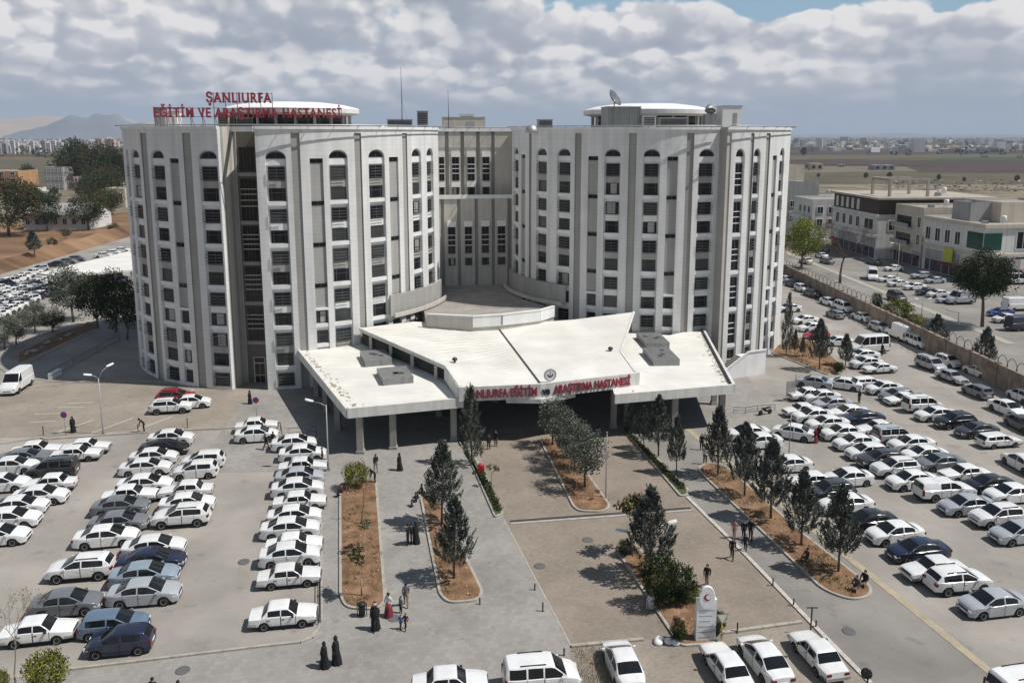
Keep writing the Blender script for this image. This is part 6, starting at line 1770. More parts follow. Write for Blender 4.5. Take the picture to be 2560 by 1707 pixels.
house(178, 230, 560, 506, 'house_white', 'white house with porch right of the long grey-roofed one', 'metal_roof', gable=True, d=12, wn=3)
house(253, 315, 520, 472, 'house_cream', 'cream flat roofed house near the left tower', d=14, wn=3)
house(258, 306, 478, 440, 'house_cream', 'cream block with a small turret behind the cream house', d=10, wn=3, storeys=2)
house(-60, 49, 475, 427, 'house_ochre', 'orange three-storey house at the left edge', 'house_cream', d=20, wn=4, storeys=3)
house(114, 161, 476, 418, 'house_grey', 'grey three-storey house among the trees', 'house_cream', d=12, wn=5, storeys=3)
house(185, 232, 478, 442, 'house_pink', 'pinkish house between dark trees', 'roof_tile', d=12, wn=3, storeys=2)
house(62, 96, 492, 470, 'house_white', 'small white hut below the orange house', 'metal_roof', d=8, wn=2)
house(100, 130, 498, 478, 'house_cream', 'small cream shed beside the white hut', 'metal_roof', d=8, wn=2)
# trees among the houses
BL = [clump_tree('broadleaf_tree', 101, H=9, clear=2.0, rx=4.2, n_cl=90, leaves=42, leaf=.42, cl=1.3, trunk_r=.25),
      clump_tree('broadleaf_tree', 102, H=9, clear=1.6, rx=4.6, n_cl=95, leaves=42, leaf=.42, cl=1.35, trunk_r=.25, mats=('broad_leaf', 'rust_leaf')),
      clump_tree('broadleaf_tree', 103, H=11, clear=2.0, rx=3.6, n_cl=90, leaves=42, leaf=.42, cl=1.25, trunk_r=.25, mats=('box_leaf', 'broad_leaf'))]
BH = [9, 9, 11]
GN = 'trees among the houses left of the hospital'
tl = [(22, 590, 455, 1, 'large rusty tree at the left edge above the earth field'), (60, 545, 458, 0, 'green tree left of the long grey-roofed house'), (118, 578, 488, 2, 'dark round tree in front of the long grey-roofed house'), (88, 530, 465, 2, 'dark tree behind the long grey-roofed house'),
      (222, 575, 490, 0, 'green tree before the white porch house'), (250, 560, 478, 1, 'brownish tree right of the white porch house'), (272, 540, 470, 0, 'olive tree below the cream house'), (75, 470, 413, 2, 'dark tree beside the orange house'),
      (198, 470, 352, 2, 'tallest dark tree behind the grey house'), (228, 472, 372, 1, 'tall rusty tree in the grove beside the hospital'), (258, 470, 362, 0, 'tall green tree in the grove beside the hospital'), (285, 478, 378, 2, 'dark tree of the grove close to the left tower'),
      (176, 470, 386, 0, 'green tree at the left end of the grove'), (300, 492, 385, 2, 'dark cypress-like tree touching the left tower'), (140, 510, 470, 2, 'small dark tree before the grey house'), (210, 498, 455, 1, 'reddish tree by the pinkish house'), (240, 505, 430, 0, 'broad tree in the middle of the grove'), (268, 498, 420, 1, 'brown tree at the right of the grove')]
for px, pb_, pt, k_, lab in tl:
    b = G(px, pb_); h = AY(px, pt, b.y).z; s = h/BH[k_]; put(BL[k_], b, lab, 'tree', GN, (s, s, s))
for px, pb_, pt, lab in ((87, 638, 578, 'lone young pine on the red earth field'), (131, 618, 596, 'small dry shrub on the earth field'), (165, 595, 575, 'small dry tree on the path'), (284, 585, 560, 'small rusty tree near the tower on the earth field')):
    zq = 1.6 if px < 150 else .2; b = G(px, pb_, zq); h = AY(px, pt, b.y).z - zq; s = h/(6.4 if 'pine' in lab else 9); put(PINES[0] if 'pine' in lab else BL[1], b, lab, 'tree', 'scattered trees on the red earth field', (s*1.5, s*1.5, s) if 'pine' in lab else s)
# ------------------------------------------------------------------ the plain: fields, far blocks, town
def px_sheet(name, pts, z, m): return sheet(name, [G(x, y, 0) for x, y in pts], z, m)
mat('field_brown', (0.058, 0.038, 0.03), 0.95, 0.25, .01, detail=10); mat('field_green', (0.042, 0.062, 0.03), 0.95, 0.25, .01, detail=10)
mat('field_olive', (0.092, 0.08, 0.046), 0.95, 0.35, .03, detail=12); mat('field_scrub', (0.14, 0.115, 0.078), 0.95, 0.5, .05, detail=12, c2=(.2, .165, .115)); mat('field_tan', (0.15, 0.125, 0.09), 0.95, 0.3, .02, detail=12)
mat('town_white', (0.62, 0.61, 0.60), 0.9, 0.15, .02); mat('town_grey', (0.30, 0.30, 0.31), 0.9, 0.2, .02); mat('town_ochre', (0.50, 0.40, 0.28), 0.9, 0.15, .02)
Zr = lambda x: 1920 + x*.27234
rows = [('field', [(1960, 640), (1960, 560), (2050, 452), (2700, 452), (2900, 640)], .02, 'field_scrub'), ('field', [(1960, 460), (1960, 430), (2800, 432), (2800, 462)], .06, 'field_olive'),
        ('field', [(1960, 431), (1960, 414), (2300, 418), (2300, 430)], .10, 'field_tan'), ('field', [(2300, 431), (2250, 412), (2800, 408), (2800, 436)], .12, 'field_brown'), ('field', [(1960, 414.5), (1960, 402), (2800, 397), (2800, 408.5), (2250, 412.5)], .2, 'field_brown'),
        ('field', [(2300, 404), (2360, 396), (2800, 391), (2800, 404)], .5, 'field_green'), ('field', [(1960, 402), (1960, 388), (2800, 384), (2800, 392), (2360, 396.5)], .4, 'field_olive'),
        ('field', [(1960, 388), (1960, 380), (2800, 374), (2800, 384)], .7, 'field_brown'),
        ('field', [(-100, 470), (-100, 398), (330, 396), (330, 470)], .3, 'field_olive'), ('field', [(-100, 570), (-100, 470), (330, 470), (330, 530)], .1, 'field_scrub')]
for nm, pts, z, m_ in rows: px_sheet(nm, pts, z, m_)
GA = 'apartment blocks on the plain to the left'
rg = random.Random(12)
def far_block(px0, px1, pb_, pt, m_, lab, group, name='apartment_block', d=None, storeys=6):
    a, b = G(px0, pb_), G(px1, pb_); w = (b-a).length; h = AY(px0, pt, a.y).z; d = d or w*.7; mb = MB()
    M = frame(a.x, a.y, math.degrees(math.atan2(b.y-a.y, b.x-a.x)))
    mb.box(0, w, 0, d, 0, h, 0, M); mb.box(w*.3, w*.6, d*.3, d*.6, h, h*1.1, 0, M)
    nc = max(2, int(w/5))
    for s in range(storeys):
        for c in range(nc): mb.box(w*(c+.25)/nc, w*(c+.72)/nc, -.15, .0, h*(s+.3)/storeys, h*(s+.72)/storeys, 1, M)
    o = mb.build(name, [m_, 'window_glass', 'roof_felt'], None, a); tag(o, lab, 'building', group)
px = -20; i = 0
while px < 185:
    w = rg.uniform(9, 17)
    far_block(px, px+w*.8, 384+rg.uniform(-3, 2), 357+rg.uniform(-6, 8), rg.choice(('town_white', 'town_white', 'town_grey')), 'pale apartment block in the row on the left horizon', GA); px += w
far_block(240, 256, 374, 347, 'town_ochre', 'slim ochre tower block left of a pinkish one', None, storeys=9); far_block(265, 286, 374, 348, 'house_pink', 'pinkish tower block right of the ochre one', None, storeys=9)
GD = 'low white sheds and farms on the plain to the right'
for x0, x1, pb_, pt, m_, lab in ((Zr(340), Zr(460), 371, 359, 'town_white', 'white shed cluster nearest the right tower'), (Zr(800), Zr(900), 379, 373, 'town_white', 'low white shed beyond the brown field'), (Zr(920), Zr(975), 381, 375, 'town_white', 'small white shed right of a longer one'),
    (Zr(1100), Zr(1160), 377, 369, 'town_white', 'white shed with pitched end in mid plain'), (Zr(1230), Zr(1405), 364, 358, 'town_white', 'long thin white hall near the horizon'), (Zr(1650), Zr(1952), 379, 373, 'town_white', 'longest white hall on the right plain'), (Zr(2210), Zr(2400), 356, 349, 'town_white', 'white hall at the right edge of the horizon'),
    (Zr(1810), Zr(1832), 370, 349, 'town_grey', 'dark slim tower above the longest white hall'), (Zr(345), Zr(390), 423, 408, 'town_grey', 'grey farm building beside a cream one'), (Zr(390), Zr(505), 426, 409, 'town_ochre', 'cream farm building on the scrub edge'), (Zr(975), Zr(1165), 426, 413, 'town_grey', 'broken grey farm building on the scrub edge'), (Zr(655), Zr(700), 419, 411, 'town_ochre', 'tiny cream hut on the plain')):
    far_block(x0, x1, pb_, pt, m_, lab, GD, 'farm_building', storeys=1)
# the town itself: one far mass of small pale houses
mb = MB(); rg = random.Random(21)
for i in range(2600):
    a = rg.uniform(.20, .78) if rg.random() < .72 else rg.uniform(-.74, -.42); dist = rg.uniform(1800, 11000)**1.0
    if rg.random() < .5: dist = rg.uniform(1600, 4500)
    x, y = math.sin(a)*dist, math.cos(a)*dist; w = rg.uniform(6, 22); h = rg.uniform(4, 10)*(1 if rg.random() < .93 else 2.5)
    M = frame(x, y, rg.uniform(-30, 30)); mb.box(-w/2, w/2, -w*.4, w*.4, 0, h, rg.choice((0, 0, 1, 1, 2)), M)
tag(mb.build('distant_town', ['town_white', 'town_grey', 'town_ochre']), kind='stuff')
# tree belts on the plain: far ones as one mass, a few single trees
mb = MB()
for i in range(900):
    a = rg.uniform(.2, .75) if rg.random() < .6 else rg.uniform(-.7, -.42); dist = rg.uniform(1300, 7000); h = rg.uniform(4, 11)
    x, y = math.sin(a)*dist, math.cos(a)*dist
    for k_ in range(14):
        d = Vector((rg.gauss(0,1), rg.gauss(0,1), rg.gauss(0,1))).normalized()
        blade(mb, Vector((x, y, h*.5))+d*h*.35, d, h*.5, h*.22, 0, rg)
tag(mb.build('treeline', ['broad_leaf']), kind='stuff')
for zx, pb_, pt in ((325, 392, 369), (895, 448, 432), (1115, 450, 431), (1565, 452, 436), (1800, 456, 443), (2280, 456, 438), (460, 445, 433), (265, 446, 436)):
    b = G(Zr(zx), pb_); h = AY(Zr(zx), pt, b.y).z; put(BL[2], b, 'dark tree standing alone on the scrub plain', 'tree', 'lone trees on the right plain', h/11)
# heaps of pale rubble behind the shops
mb = MB()
for i in range(260):
    p = G(rg.uniform(Zr(1050), Zr(2350)), rg.uniform(452, 482)); s = rg.uniform(.5, 2.2)
    d = [Vector((rg.uniform(-1,1), rg.uniform(-1,1), abs(rg.uniform(0,.6))))*s for _ in range(5)]
    for q in range(3): mb.face([p+d[q], p+d[q+1], p+d[q+2]], q % 2)
tag(mb.build('rubble', ['field_tan', 'raw_concrete']), kind='stuff')
# hills
def hills(a0, a1, dist, hfun, m_, name='hills', n=90, depth=2500):
    mb = MB(); rowsn = 8; V = []
    for j in range(rowsn+1):
        t = j/rowsn
        for i in range(n+1):
            a = a0+(a1-a0)*i/n; dd = dist + depth*(t-.5)*1.6; prof = max(0.0, math.sin(math.pi*t))**1.2 if t <= .5 else 1-.35*(t-.5)*2
            h = hfun((i/n))*prof*(1+.16*mnoise.noise(Vector((i*.16, j*.7, 3.1))))
            V.append(Vector((math.sin(a)*dd, math.cos(a)*dd, h-2)))
    for j in range(rowsn):
        for i in range(n):
            a = j*(n+1)+i; mb.f.append((a, a+1, a+n+2, a+n+1)); mb.m.append(0); mb.sm.append(True)
    mb.v = V; tag(mb.build(name, [m_]), kind='structure')
mat('hill_tan', (0.38, 0.29, 0.21), 0.95, 0.2, .002, detail=8); mat('hill_dark', (0.135, 0.15, 0.165), 0.95, 0.2, .002, detail=8)
hills(R_(-48), R_(-20), 10500, lambda t: 360*(.72+.10*math.sin(t*9+1.2)-.25*t), 'hill_tan')
hills(R_(-31.5), R_(-22), 8200, lambda t: 165*math.exp(-((t-.47)/.24)**2)*(1+.12*math.sin(t*23)) + 110*math.exp(-((t-.75)/.25)**2)*(1+.1*math.sin(t*31+1)) + 55*math.exp(-((t-.2)/.2)**2), 'hill_dark', depth=1400)
hills(R_(10), R_(40), 15000, lambda t: 75*(.6+.4*mnoise.noise(Vector((t*9, 5, 0)))), 'hill_dark')
# ------------------------------------------------------------------ air
mb = MB(); mb.box(-24000, 24000, -300, 26000, -3, 440, 0)
hz = mb.build('haze', [])
m = bpy.data.materials.new('haze_air'); m.use_nodes = True; nt = m.node_tree; nt.nodes.clear()
o_ = nt.nodes.new('ShaderNodeOutputMaterial'); pv = nt.nodes.new('ShaderNodeVolumePrincipled')
pv.inputs['Color'].default_value = (0.74, 0.85, 1.0, 1); pv.inputs['Density'].default_value = HAZE; pv.inputs['Anisotropy'].default_value = 0.0
nt.links.new(pv.outputs['Volume'], o_.inputs['Volume']); hz.data.materials.append(m); tag(hz, kind='stuff')

# kerbs and soil strip of the shaded road behind the left tower
z8 = lambda x, y: G(x*.2041, 800+y*.2041)
kerb([z8(330, 535), z8(760, 320), z8(1200, 115)], .2, .14); kerb([z8(610, 705), z8(1000, 490), z8(1450, 240)], .2, .14)
sheet('planting_bed', [z8(230, 520), z8(760, 290), z8(1190, 95), z8(1190, 0), z8(700, 170), z8(240, 400)], .03, 'red_soil')
rg = random.Random(61); mb = MB()
for i in range(16):
    q = z8(rg.uniform(260, 1160), 0); t = rg.random(); q = z8(300+800*t, 440-380*t+rg.uniform(-30, 30)); r = rg.uniform(.2, .6)
    mb.lathe([(r*.7, 0), (r, r*.3), (r*.6, r*.7), (.02, r*.8)], (q.x, q.y, .03), 7, 0)
tag(mb.build('pebbles', ['kerb_stone']), kind='stuff')
# ------------------------------------------------------------------ lettering
def text_mesh(txt, width, height, name, mats, parent, M, ext=.06, off=.012, origin=None, spacing=1.0):
    cu = bpy.data.curves.new('text', 'FONT'); cu.body = txt; cu.size = 1; cu.extrude = ext; cu.offset = off; cu.resolution_u = 3; cu.space_character = spacing
    t = bpy.data.objects.new('text', cu); COL.objects.link(t)
    bpy.context.view_layer.update(); dg = bpy.context.evaluated_depsgraph_get()
    me = bpy.data.meshes.new_from_object(t.evaluated_get(dg)); bpy.data.objects.remove(t)
    xs = [v.co.x for v in me.vertices]; x0, x1 = min(xs), max(xs)
    s = width/(x1-x0); sy = height/0.70
    for v in me.vertices:
        p = Vector(((v.co.x-x0)*s, -v.co.z, v.co.y*sy)); v.co = M @ p
        if origin is not None: v.co -= Vector(origin)
    me.materials.clear()
    for q in mats: me.materials.append(MAT[q])
    o = bpy.data.objects.new(name, me); COL.objects.link(o); o.parent = parent
    return o
mat('letter_red', (0.29, 0.035, 0.055), 0.5, 0.2, 1.5)
mat('letter_navy', (0.02, 0.025, 0.05), 0.5, 0.2, 1.5)
A, B = Vector((-46.3, 108.0, 0)), Vector((-22.9, 112.0, 0)); d = (B-A).normalized(); ang = math.atan2(d.y, d.x)
RS = empty('roof_sign', (-34.6, 110, ROOF_Z), 0, 'two-line roof sign of separate red letters on posts above the left tower', 'sign'); ro = Vector((-34.6, 110, ROOF_Z))
Mx = lambda p, z: Matrix.Translation((p.x, p.y, z)) @ Matrix.Rotation(ang, 4, 'Z')
L_ = (B-A).length
text_mesh('EĞİTİM VE ARAŞTIRMA HASTANESİ', L_, 1.2, 'lettering', ['letter_red'], RS, Mx(A, 33.3), .09, .03, ro, 1.12)
a1, b1 = A + d*L_*(516-387)/(853-387), A + d*L_*(678-387)/(853-387)
text_mesh('ŞANLIURFA', (b1-a1).length, 1.25, 'lettering', ['letter_red'], RS, Mx(a1, 35.2), .09, .035, ro, 1.18)
mb = MB()
for i in range(17):
    p = A + d*L_*i/16 + Vector((0, .22, 0)); t = i/16
    top = 36.5 if .27 < t < .64 else 34.6
    mb.bar((p.x, p.y, ROOF_Z), (p.x, p.y, top), .07, .07, 0); mb.bar((p.x, p.y+1.4, ROOF_Z), (p.x, p.y, 33.9), .05, .05, 0)
for z in (33.35, 34.45): mb.bar(A+Vector((0, .2, z)), B+Vector((0, .2, z)), .05, .05, 0)
for z in (35.3, 36.35): mb.bar(a1+Vector((0, .2, z)), b1+Vector((0, .2, z)), .05, .05, 0)
mb.build('frame', ['metal_dark'], RS, ro)
CS = empty('canopy_sign', (4, 80, 5.3), 0, 'red letters of the hospital name along the white canopy fascia', 'sign'); co = Vector((4, 80, 5.3))
def on_fascia(i, p0, p1, txt, mt):
    a, b = FP[i], FP[i+1]; dd = (b-a).normalized(); n = Vector((dd.y, -dd.x, 0))
    def hit(px):
        r_ = ray(px, 1000); h = Vector((r_.x, r_.y, 0)); det = h.x*(-dd.y)+dd.x*h.y; t = (a.x*(-dd.y)+dd.x*a.y)/det; return (h*t-a).dot(dd)
    s0, s1 = hit(p0), hit(p1); p = a + dd*s0 + n*.06
    text_mesh(txt, s1-s0, .86, 'lettering', mt, CS, Matrix.Translation((p.x, p.y, 4.95)) @ Matrix.Rotation(math.atan2(dd.y, dd.x), 4, 'Z'), .05, .025, co)
on_fascia(0, 1166, 1342, 'ŞANLIURFA EĞİTİM', ['letter_red']); on_fascia(1, 1355, 1374, 've', ['letter_navy']); on_fascia(1, 1384, 1574, 'ARAŞTIRMA HASTANESİ', ['letter_red'])
# round emblem standing on the canopy edge: ring, wreath and crescent cup with a staff
EM = empty('round_emblem', (3.9, 81.0, 6.1), R_(14), 'round white and grey emblem standing above the canopy letters', 'emblem')
mb = MB(); Mr = Matrix.Translation((0, 0, .72)) @ Matrix.Rotation(R_(90), 4, 'X')
mb.lathe([(.66, -.04), (.66, .04)], (0,0,0), 36, 0, True, Mr); mb.box(-.05, .05, -.03, .03, -.1, .1, 0)
mb.build('plate', ['paint_white'], EM)
mb = MB()
def ringpts(r0, r1, a0, a1, n, y, m):
    for i in range(n):
        a, b = a0+(a1-a0)*i/n, a0+(a1-a0)*(i+1)/n
        mb.face([(r0*math.cos(a), y, .72+r0*math.sin(a)), (r0*math.cos(b), y, .72+r0*math.sin(b)), (r1*math.cos(b), y, .72+r1*math.sin(b)), (r1*math.cos(a), y, .72+r1*math.sin(a))], m)
ringpts(.60, .655, 0, TAU, 40, -.046, 0)
for i in range(26):
    a = R_(-70) + R_(320)*i/25 - R_(0); ringpts(.46, .55, a, a+.07, 1, -.046, 0)
N = 18
for i in range(N):
    t0, t1 = math.pi+math.pi*i/N, math.pi+math.pi*(i+1)/N
    q = lambda r, t, dz: (r*math.cos(t), -.046, .72+dz+r*math.sin(t))
    mb.face([q(.33, t0, .08), q(.33, t1, .08), q(.22, t1, .14), q(.22, t0, .14)], 0)
mb.box(-.03, .03, -.05, -.044, .66, 1.0, 0); mb.lathe([(.05, -.002), (.05, .002)], (0, -.047, 1.06), 12, 0, True, Matrix.Rotation(R_(90), 4, 'X'))
mb.build('crest', ['metal_dark'], EM)
# pylon sign
pb = G(*ZP(1680, 1280, 300, 1185)); hpy = AY(*ZP(1680, 1280, 300, 790), pb.y).z
PY = empty('pylon_sign', (pb.x, pb.y, 0), R_(4), 'white upright hospital sign slab with an oval top in the centre bed', 'sign')
mb = MB(); mb.box(-.62, .62, -.16, .16, 0, hpy, 0); mb.box(-.7, .7, -.22, .22, 0, .15, 1); mb.build('slab', ['paint_white', 'concrete_light'], PY)
mb = MB(); Mo = Matrix.Translation((-.02, -.12, hpy+.15)) @ Matrix.Rotation(R_(90), 4, 'X') @ Matrix.Scale(1.55, 4, (0, 1, 0))
mb.lathe([(.47, -.1), (.5, -.06), (.5, .06), (.47, .1)], (0,0,0), 28, 0, True, Mo)
Mo2 = Matrix.Translation((-.02, -.235, hpy+.2)) @ Matrix.Rotation(R_(90), 4, 'X'); mb.lathe([(.22, -.004), (.22, .004)], (0,0,0), 22, 1, True, Mo2)
Mo3 = Matrix.Translation((.04, -.245, hpy+.22)) @ Matrix.Rotation(R_(90), 4, 'X'); mb.lathe([(.15, -.004), (.15, .004)], (0,0,0), 22, 0, True, Mo3)
mb.build('oval_board', ['paint_white', 'letter_red'], PY)
mb = MB()
for i in range(9): mb.box(-.48, .48-.12*(i % 3), -.166, -.161, hpy-.75-.36*i, hpy-.69-.36*i, 0)
mb.build('text_panel', ['metal_grey'], PY)
# ------------------------------------------------------------------ things on the roofs
def at_roof(px, Y): p = AY(px, 300, Y); return Vector((p.x, p.y, ROOF_Z))
def rbox(name, px0, px1, ptop, Y, d, mt, label, cat, extra=None):
    a, b = at_roof(px0, Y), at_roof(px1, Y); h = AY(px0, ptop, Y).z - ROOF_Z; w = (b-a).length
    r = empty(name, a, R_(6), label, cat); mb = MB(); mb.box(0, w, 0, d, 0, h, 0); mb.box(-.08, w+.08, -.08, d+.08, h, h+.1, 1); mb.build('casing', mt, r)
    if extra: extra(r, w, d, h)
    return r
def ribs(r, w, d, h):
    mb = MB(); n = int(w/.35)
    for i in range(n+1): mb.box(w*i/n-.05, w*i/n+.05, -.06, 0, .1, h-.1, 0)
    mb.build('ribbed_panel', ['galvanised'], r)
def louv(r, w, d, h):
    mb = MB()
    for i in range(5): mb.box(.1, w-.1, -.07, 0, h*.45+i*h*.1, h*.45+i*h*.1+h*.06, 0)
    mb.build('louvre', ['metal_dark'], r)
def door_(r, w, d, h):
    mb = MB(); mb.box(w*.55, w*.75, -.04, 0, h*.35, h*.75, 0); mb.build('hatch', ['metal_grey'], r)
rbox('plant_shed', 1518, 1603, 268, 113.5, 4, ['galvanised', 'metal_grey'], 'grey ribbed shed under the satellite dish on the right tower', 'shed', ribs)
rbox('roof_cabin', 1806, 1856, 266, 116, 2.6, ['paint_white', 'metal_grey'], 'tall white cabin at the right end of the right tower roof', 'cabin', door_)
rbox('air_unit', 1347, 1382, 300, 116, 2, ['galvanised', 'metal_grey'], 'low grey air unit at the left of the right tower roof', 'air unit', louv)
rbox('air_unit', 1608, 1640, 290, 113, 1.6, ['paint_white', 'metal_grey'], 'pale air unit in front of the right disc pavilion', 'air unit', louv)
rbox('air_unit', 1650, 1720, 296, 114, 2.0, ['galvanised', 'metal_grey'], 'long pale air unit below the right disc pavilion', 'air unit', louv)
rbox('roof_cabin', 388, 412, 270, 111, 2.4, ['house_grey', 'metal_grey'], 'grey roof cabin behind the first letter of the roof sign', 'cabin', door_)
rbox('roof_cabin', 416, 442, 280, 112.5, 2.2, ['paint_white', 'metal_grey'], 'white roof cabin right of the grey one behind the roof sign', 'cabin', door_)
rbox('air_unit', 545, 570, 282, 113.5, 2, ['house_pink', 'metal_grey'], 'pale cabin behind the middle letters of the roof sign', 'air unit', louv)
rbox('air_unit', 590, 630, 296, 113.5, 2, ['galvanised', 'metal_grey'], 'low grey air unit behind the middle letters of the roof sign', 'air unit', louv)
rbox('cooling_tower', 1043, 1070, 279, 128, 2.4, ['galvanised', 'metal_grey'], 'cooling tower with dark grille on the middle roof', 'cooling tower', louv)
rbox('plant_room', 1107, 1213, 294, 140, 5, ['beige_cladding', 'concrete_light'], 'wide beige plant room on the middle roof', 'plant room', door_)
rbox('air_unit', 1150, 1185, 287, 143, 2, ['paint_white', 'metal_grey'], 'white unit on top of the middle plant room', 'air unit', louv)
rbox('air_unit', 968, 1030, 300, 124, 2.5, ['galvanised', 'metal_grey'], 'row of grey air units at the right of the left tower roof', 'air unit', louv)
def dome(px, Y, r, label):
    p = at_roof(px, Y); mb = MB(); mb.lathe([(r, 0), (r, .3), (r*.86, .3+r*.45), (r*.5, .3+r*.8), (.02, .3+r*.92)], (0,0,0), 20, 0)
    o = mb.build('roof_dome', ['metal_grey']); o.location = p; tag(o, label, 'dome')
dome(952, 118, 1.0, 'small round dome light at the right of the left tower roof'); dome(1329, 115, .9, 'small round dome light at the left of the right tower roof')
# curved duct
p = at_roof(1763, 115); r = empty('vent_duct', p, 0, 'tall bent ventilation duct beside the white roof cabin', 'duct'); mb = MB()
mb.box(0, 1.6, 0, 1.4, 0, 2.6, 0); mb.tube([(.8, .7, 2.5), (.8, .7, 3.0), (1.0, 1.2, 3.3), (1.1, 1.9, 3.3)], [.75, .75, .7, .68], 14, 0); mb.build('duct', ['galvanised'], r)
mb = MB(); mb.lathe([(.6, 0), (.6, .02)], (1.1, 1.91, 3.3), 16, 0, True, Matrix.Rotation(R_(90), 4, 'X')); mb.build('mouth', ['metal_dark'], r)
# satellite dish
p = at_roof(1535, 115); p.z = 34.75; r = empty('satellite_dish', p, 0, 'grey satellite dish tilted on the ribbed shed of the right tower', 'satellite dish'); mb = MB()
Md = Matrix.Translation((0, 0, 1.25)) @ Matrix.Rotation(R_(-30), 4, 'Z') @ Matrix.Rotation(R_(58), 4, 'Y')
mat('dish_grey', (.13, .14, .155), .6, .15, 3); mb.lathe([(.02, -.35), (.5, -.28), (.95, -.1), (1.25, .12), (1.28, .14), (.95, -.05), (.5, -.22), (.02, -.3)], (0, 0, 0), 24, 0, True, Md); mb.build('reflector', ['dish_grey'], r)
mb = MB(); mb.tube([(0,0,0), (0,0,1.0)], .07, 8); mb.tube([Md @ Vector((1.1,0,.1)), Md @ Vector((0,0,.9))], .03, 5); mb.tube([Md @ Vector((-1.1,0,.1)), Md @ Vector((0,0,.9))], .03, 5); mb.build('mount', ['metal_grey'], r)
for px0, py0, Y, lab in ((1005, 168, 120, 'tall thin antenna mast on the right of the left tower roof'), (1121, 224, 138, 'shorter antenna mast on the middle roof')):
    b = at_roof(px0, Y); t = AY(px0, py0, Y).z; m_ = MB(); m_.tube([(0,0,0), (.03,0,(t-ROOF_Z)*.5), (-.02,0,t-ROOF_Z)], [.075, .055, .03], 6)
    for q in (.25, .5): m_.tube([(0,0,(t-ROOF_Z)*q), (1.2*(1 if q > .3 else -1), .8, 0)], .012, 4)
    o = m_.build('antenna_mast', ['metal_dark']); o.location = b; tag(o, lab, 'antenna')
# ------------------------------------------------------------------ lamps, signs, bollards, rails
def lamp(z, foot, top, arms, label, w=640, group='street lamps'):
    b, h = base_top(*ZP(*z, *foot, w), *ZP(*z, *top, w)); r = empty('street_lamp', b, 0, label, 'street lamp', group); mb = MB()
    mb.tube([(0,0,0), (0,0,.4), (0,0,h)], [.11, .075, .05], 8); mb.box(-.2, .2, -.2, .2, 0, .08, 0)
    mb.build('pole', ['galvanised'], r)
    for dx, dy, dz in arms:
        e = Vector((dx, dy, h+dz)); a = MB(); a.tube([(0,0,h-.1), (dx*.5, dy*.5, h+dz*.7), e], .035, 6); a.build('arm', ['galvanised'], r)
        u = Vector((dx, dy, 0)).normalized(); hd = MB(); M_ = Matrix.Translation(e) @ Matrix.Rotation(math.atan2(u.y, u.x), 4, 'Z') @ Matrix.Rotation(R_(-12), 4, 'Y')
        pr = [(-.05, .07), (.15, .15), (.5, .17), (.75, .10)]
        for (x0, w0), (x1, w1) in zip(pr, pr[1:]):
            q = [(x0,-w0,.02),(x1,-w1,.02),(x1,-w1*.6,.14),(x0,-w0*.6,.14),(x0,w0*.6,.14),(x1,w1*.6,.14),(x1,w1,.02),(x0,w0,.02)]
            for i in (0, 2, 4): hd.face([M_ @ Vector(v) for v in (q[i], q[i+1], q[i+3] if i+3 < 8 else q[0], q[i+2])] if False else [M_ @ Vector(v) for v in ((q[0],q[1],q[2],q[3]),(q[3],q[2],q[5],q[4]),(q[4],q[5],q[6],q[7]))[i//2]], 0)
            hd.face([M_ @ Vector(v) for v in (q[0], q[7], q[6], q[1])], 1)
        hd.face([M_ @ Vector(v) for v in ((-.05,-.07,.02),(-.05,-.042,.14),(-.05,.042,.14),(-.05,.07,.02))], 0); hd.face([M_ @ Vector(v) for v in ((.75,-.1,.02),(.75,.1,.02),(.75,.06,.14),(.75,-.06,.14))], 0)
        hd.build('lamp_head', ['paint_white', 'lamp_clear'], r)
lamp((680, 760), (520, 1525), (488, 925), [(-1.25, .15, .25)], 'single-armed street lamp beside the pavement row of cars')
lamp(ZA, (948, 680), (912, 165), [(.55, .9, .95), (-.55, -.25, .35)], 'two-armed street lamp on the beige apron left of the tower')
lamp(ZL, (1808, 575), (1800, 190), [(1.5, .25, .55), (-1.5, -.15, .15)], 'two-armed street lamp in the centre bed behind the yellowish tree')
lamp(ZJ, (1185, 1070), (1212, 770), [(-1.4, 0, .1)], 'pale street lamp in front of the shops')
lamp(ZI, (1740, 430), (1725, 300), [(-1.6, 0, .3)], 'thin street lamp beyond the wall by the dark pine', group=None)
lamp(ZI, (1410, 320), (1410, 180), [(-.8, 0, .05), (.8, 0, .05)], 'thin street lamp beyond the wall near the yellow-green shrub', group=None)
def thin_pole(z, foot, top, label):
    b, h = base_top(*ZP(*z, *foot), *ZP(*z, *top)); m_ = MB(); m_.tube([(0,0,0), (0,0,h)], [.05, .035], 7); m_.lathe([(.09, 0), (.09, .06)], (0,0,h), 8, 0); m_.box(-.12, .12, -.12, .12, 0, .05, 0)
    o = m_.build('pole', ['galvanised']); o.location = b; tag(o, label, 'pole')
thin_pole(ZK, (1447, 835), (1452, 225), 'thin grey pole at the rounded end of the middle bed')
thin_pole(ZE, (1072, 425), (1086, 45), 'thin grey pole among the cars behind the long right bed')
